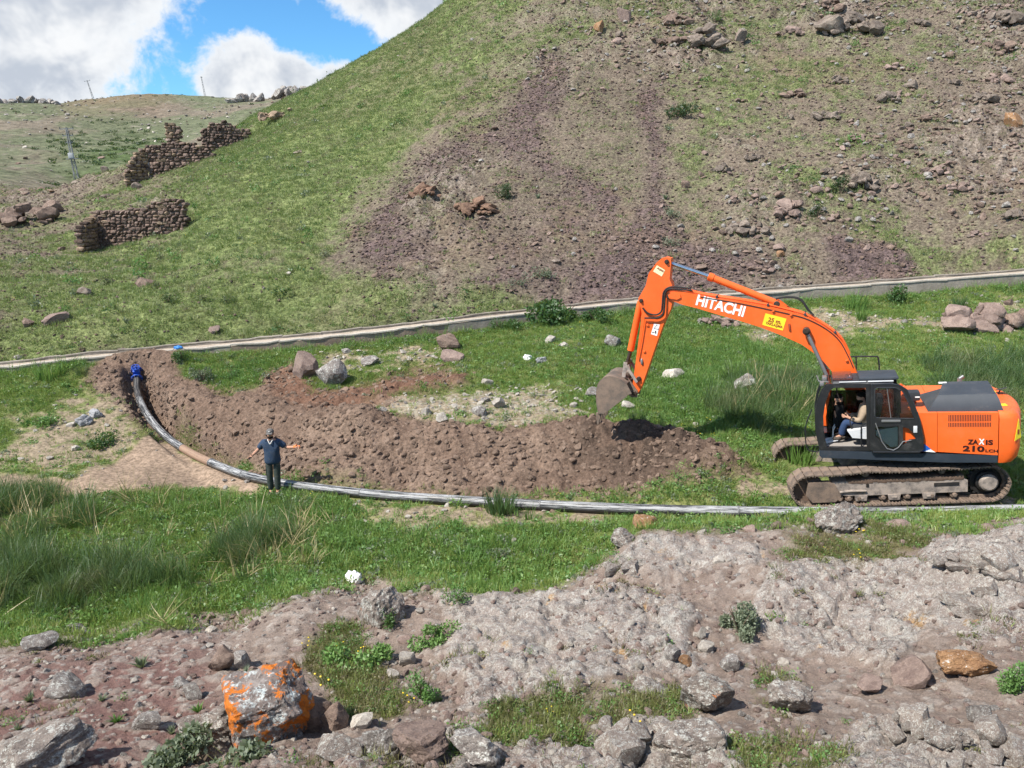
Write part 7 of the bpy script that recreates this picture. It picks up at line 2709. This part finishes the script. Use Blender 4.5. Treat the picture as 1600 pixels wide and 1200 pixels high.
RO = [(222, 1040, 44, 'grey leaved rosette plant left of the hollow stone', LF_GREY), (382, 1062, 42, 'silvery plant on top of the orange boulder edge', LF_GREY), (310, 1112, 34, 'green rosette plant left of the orange boulder', LF_WEED), (184, 1128, 32, 'green rosette on the red earth', LF_WEED),
      (108, 1165, 40, 'yellow green rosette above the bottom left rock', LF_WEED), (114, 1098, 0, '', None), (270, 1146, 30, 'pale rosette right of the pitted stone', LF_GREY), (45, 1095, 36, 'blue green low plant far left on the bank', LF_GREY), (160, 1095, 26, 'small pale plant near the flat grey stone', LF_GREY),
      (30, 1140, 26, 'grey rosette at the left edge of the red earth', LF_GREY), (650, 485, 0, '', None), (200, 505, 22, 'grey rosette low on the left slope', LF_GREY), (180, 528, 18, 'pale rosette just above the channel', LF_GREY), (1040, 312, 18, 'pale rosette beside the scree strip', LF_GREY), (840, 310, 18, 'silvery rosette right of the round dark bush', LF_GREY),
      (1500, 1042, 44, 'broad grey leaves behind the rust orange stone', LF_GREY), (680, 482, 18, 'grey rosette above the channel in the middle', LF_GREY), (770, 505, 0, '', None)]
for k, (u, vb, wpx, lab, mt) in enumerate(RO):
    if mt:
        rosette(u, vb, wpx, lab, mt, 300 + k)

# ---- uncountable cover
def cover(name, density, count, seed, protos, smin, smax, label, tilt=0.12, zs=(0.8, 1.3), up=-0.01, power=1.0, sink=0.0):
    pts, r = scatter_points(density, count, seed)
    n = len(pts)
    s = smin + (smax - smin) * r.random(n) ** power
    scl = np.stack([s * r.uniform(0.8, 1.25, n), s * r.uniform(0.8, 1.25, n), s * r.uniform(zs[0], zs[1], n)], 1)
    rot = np.stack([r.normal(0, tilt, n), r.normal(0, tilt, n), r.uniform(0, 6.283, n)], 1)
    pts[:, 2] += up - sink * s
    return scatter(name, pts, rot, scl, r.integers(len(protos), size=n), protos, label)


mead = (1 - hill_w) * (1 - fg) * (1 - soil) * (1 - sstep(soil_pale, 0.2, 0.6))
mead = mead * (1 - seat) * sstep(pd, 0.16, 0.30)
mead *= 1 - 0.9 * sstep(n1 * 0.6 + n2 * 0.7 + stony * 1.3 + bare_left * 1.3 + track_ruts * 1.5, 0.22, 0.60)
TRK = [Vector((EX_M @ Vector((x, y, 0))).to_3d()) for x, y in ((2.1, 1.55), (-2.1, 1.55), (-2.1, -1.55), (2.1, -1.55))]
trk = poly_sd(GX, GY, [(p.x, p.y) for p in TRK])
mead *= np.where(trk > -0.05, 0.03, 1.0)
hollow = region([(-300, 800), (0, 775), (250, 780), (480, 800), (560, 840), (520, 900), (400, 945), (200, 965), (-300, 990)], 0.5) * (1 - fg)
lush = np.maximum(region([(250, 780), (560, 785), (1000, 830), (930, 880), (800, 920), (560, 910), (520, 860)], 0.5) * 0.5, region([(950, 640), (960, 520), (1100, 500), (1250, 560), (1300, 640), (1210, 700), (1130, 690)], 0.8))
lush = np.maximum(lush, region([(280, 560), (420, 545), (470, 570), (420, 605), (300, 600)], 0.5) * 0.5)
short = [blades('short_grass', 18, 0.13, 0.13, 0.0058, 0.9, 500 + k, LF_MEAD, 0.5, 0.6, 2) for k in range(4)] + [blades('lush_grass', 18, 0.15, 0.13, 0.0068, 0.85, 520 + k, LF_LUSH, 0.5, 0.5, 2) for k in range(2)]
cover('meadow_grass', mead, 56000, 601, short, 0.5, 1.3, 'short green grass all over the valley floor', 0.2)
clov = [leaves('clover', 46, 0.17, 0.17, 0.10, 0.05, 530 + k, (LF_WEED, LF_LUSH, LF_WEED, LF_GREY)[k], 6, 0.5) for k in range(4)]
cover('meadow_weeds', mead * (0.35 + sstep(n1 - 0.4 * n0, -0.1, 0.4) + 0.6 * lush + 0.6 * hollow), 15000, 615, clov, 0.5, 1.5, 'low leafy weeds and clover among the meadow grass', 0.15, power=2.0)
tall = [blades('tall_grass', 22, 0.34, 0.16, 0.007, 0.8, 540 + k, LF_LUSH, 0.5, 0.5, 3) for k in range(3)] + [blades('weedy_grass', 20, 0.26, 0.16, 0.011, 0.9, 550 + k, LF_WEED, 0.4, 0.6, 3) for k in range(2)]
cover('tall_grass', mead * (lush + hollow * 0.7) * sstep(n1 + n2, -0.5, 0.3), 5200, 602, tall, 0.5, 1.1, 'taller lush grass in the hollow and under the boom')
sed = [blades('sedge', 34, 0.80, 0.18, 0.0075, 0.8, 560 + k, LF_SEDGE, 0.65, 0.6, 4) for k in range(4)]
sedge_d = region([(-300, 800), (0, 785), (120, 790), (260, 815), (470, 830), (490, 870), (380, 915), (180, 930), (-300, 950)], 0.5, jit=1.5) * (1 - fg) * sstep(n1 + 0.4 * n0, -0.15, 0.3)
sedge_d = np.maximum(sedge_d, region([(1110, 640), (1160, 590), (1290, 590), (1290, 660), (1180, 670)], 0.4) * 0.2)
sedge_d = np.maximum(sedge_d, region([(1450, 570), (1620, 560), (1620, 640), (1500, 620)], 0.4) * 0.22)
cover('sedge', sedge_d * (trk < -0.2), 1700, 603, sed, 0.4, 1.1, 'tall dark sedge in the wet hollow', 0.2)
strw = [blades('straw', 9, 0.95, 0.12, 0.010, 1.1, 570 + k, LF_STRAW, 0.2, 0.5, 3) for k in range(3)]
straw_d = np.maximum.reduce([region([(0, 790), (100, 780), (130, 810), (60, 840), (0, 850)], 0.5), region([(270, 860), (400, 830), (510, 830), (500, 860), (400, 890)], 0.4) * 0.9, region([(1140, 640), (1200, 600), (1260, 600), (1260, 650)], 0.4) * 0.7, region([(1240, 690), (1290, 690), (1280, 730), (1240, 730)], 0.2), hollow * 0.12])
cover('dry_straw', straw_d * (trk < 0.4), 230, 604, strw, 0.4, 1.1, 'pale dry straw among the sedge', 0.45)
hgr = [blades('hill_grass', 18, 0.17, 0.20, 0.011, 0.95, 580 + k, LF_HILL, 0.5, 0.6, 2) for k in range(5)]
hdens = hill_only * sstep(gw + 0.25 * n2, 0.25, 0.95) * (1 - 0.93 * sw) * (BEYOND > CHW + 0.05) + 0.05 * hill_only * (BEYOND > CHW + 0.05)
cover('hill_grass', hdens, 70000, 605, hgr, 0.5, 1.4, 'sparse short grass on the hillside')
hwd = [leaves('hill_weed', 60, 0.22, 0.22, 0.16, 0.07, 590 + k, (LF_BUSH, LF_WEED, LF_GREY)[k]) for k in range(3)]
cover('hill_weeds', hill_only * sstep(gw, 0.15, 0.6) * (1 - sw) * (BEYOND > CHW + 0.05), 1300, 606, hwd, 0.4, 2.2, 'small weeds dotted over the hillside', power=3.0)
scp = [rock_mesh('scree_stone', 700 + k, 1 if k < 4 else 2, 9, 0.55, 0.05, (ST_PURPLE, ST_SCREEB, ST_PURPLE, ST_SCREEB, ST_PURPLE, ST_SCREEB)[k], -0.4) for k in range(6)]
cover('scree', hill_only * (BEYOND > CHW + 0.05) * (sstep(sw, 0.1, 0.9) * 1.0 + 0.30 * sstep(rocky, 0.12, 0.5) + 0.05), 120000, 607, scp, 0.02, 0.105, 'loose purple brown scree on the hillside', 0.35, power=3.5)
hsp = [rock_mesh('hill_stone', 710 + k, 2, 12, 0.6, 0.06, (ST_BROWN, ST_REDD, ST_GREY, ST_BROWN)[k], -0.4) for k in range(4)]
cover('hill_rubble', hill_only * (BEYOND > CHW + 0.05) * sstep(rocky + 0.5 * n1, 0.3, 0.9) * sstep(U1, 700, 900), 15000, 616, hsp, 0.03, 0.24, 'small broken stones on the rocky right hillside', 0.35, power=4.0)
fgp = [rock_mesh('pebble', 720 + k, 2, 11, 0.65, 0.06, (ST_REDD, ST_GREY, ST_REDD, ST_PALE, ST_REDD)[k], -0.4) for k in range(5)]
cover('pebbles', fg * (1 - 0.75 * slab) * sstep(GY, 4.5, 6) * (0.25 + sstep(n1 + 0.4 * n2, -0.1, 0.5)), 24000, 608, fgp, 0.006, 0.06, 'small stones and gravel on the rocky bank', 0.4, power=4.0, sink=0.2)
clp = [rock_mesh('clod', 740 + k, 2, 14, 0.6, 0.08, CLOD, -0.4) for k in range(4)]
cover('soil_clods', soil * (1 - hill_w) * (0.15 + sstep(n1 + 0.3 * n2, -0.3, 0.5)), 11000, 609, clp, 0.008, 0.13, 'crumbled clods of dug earth', 0.5, power=4.0, sink=0.38)
gst = [rock_mesh('meadow_pebble', 750 + k, 2, 11, 0.6, 0.06, ST_PALE if k else ST_GREY, -0.4) for k in range(3)]
cover('meadow_pebbles', (1 - hill_w) * (1 - fg) * (1 - soil) * (stony * 1.0 + 0.2 * bare_left + 0.015) * (1 - seat), 1700, 610, gst, 0.02, 0.10, 'small pale stones in the stony meadow strip', 0.4, power=3.0)
fgg = [blades('bank_grass', 16, 0.12, 0.12, 0.004, 0.9, 760 + k, LF_MEAD if k < 1 else LF_OLIVE, 0.5, 0.6, 3) for k in range(4)] + [leaves('bank_weed', 46, 0.10, 0.10, 0.07, 0.03, 765 + k, LF_OLIVE if k else LF_WEED, 6, 0.5) for k in range(2)]
cover('bank_grass', fg * sstep(GY, 4.5, 6) * (sstep(FGG * 0.9 + 0.9 * n2 + 0.5 * n1, 0.35, 1.1) + 0.03 * sstep(n1 + n2, 0.2, 0.7)), 5200, 611, fgg, 0.4, 1.2, 'short grass and weeds in the pockets of the rocky bank', 0.2)
cover('channel_weeds', (1 - fg) * (1 - soil) * (BEYOND > -0.7) * (BEYOND < -0.03) * sstep(n1 + n2, -0.35, 0.3), 1300, 617, clov + tall[:2], 0.5, 1.6, 'weeds growing along the foot of the channel wall', 0.2, power=2.0)
flw = []
for k in range(2):
    sh = Shape()
    for j in range(4):
        a, r_ = random.uniform(0, 6.28), random.uniform(0, 0.09)
        sh.ball((r_ * math.cos(a), r_ * math.sin(a), 0.10 + random.uniform(-.04, .05)), (0.014, 0.014, 0.008), 1)
    me = bpy.data.meshes.new('yellow_flowers')
    sh.bm.to_mesh(me)
    sh.bm.free()
    me.materials.append(FLOWER)
    flw.append(me)
cover('yellow_flowers', mead * 0.35 * sstep(n1, 0.1, 0.5) + hill_only * 0.04 * sstep(gw, 0.4, 0.9) * (BEYOND > CHW + .1) + fg * 0.3 * sstep(FGG, 0.2, 0.7), 380, 612, flw, 0.5, 1.2, 'tiny yellow flowers in the grass')
fw = [leaves('far_bush', 40, 0.8, 0.8, 0.5, 0.35, 780 + k, LF_DARK) for k in range(2)]
cover('far_shrubs', far_w * (GY < 345) * (0.03 + region([(95, 225), (200, 205), (260, 225), (250, 262), (120, 270)], 6.0)), 900, 613, fw, 0.3, 1.3, 'dark low shrubs scattered over the far slope', power=2.0)
fst = [rock_mesh('far_stone', 790 + k, 2, 10, 0.5, 0.08, (ST_GREY, ST_BROWN, ST_PALE)[k], -0.4) for k in range(3)]
cover('far_stones', far_w * (GY < 345) * (0.12 + sstep(n0 + fbm(GX, GY, 30, 3, 295), 0.1, 0.6)), 3000, 614, fst, 0.08, 0.7, 'scattered stones on the far plateau slope', 0.3, power=3.0)
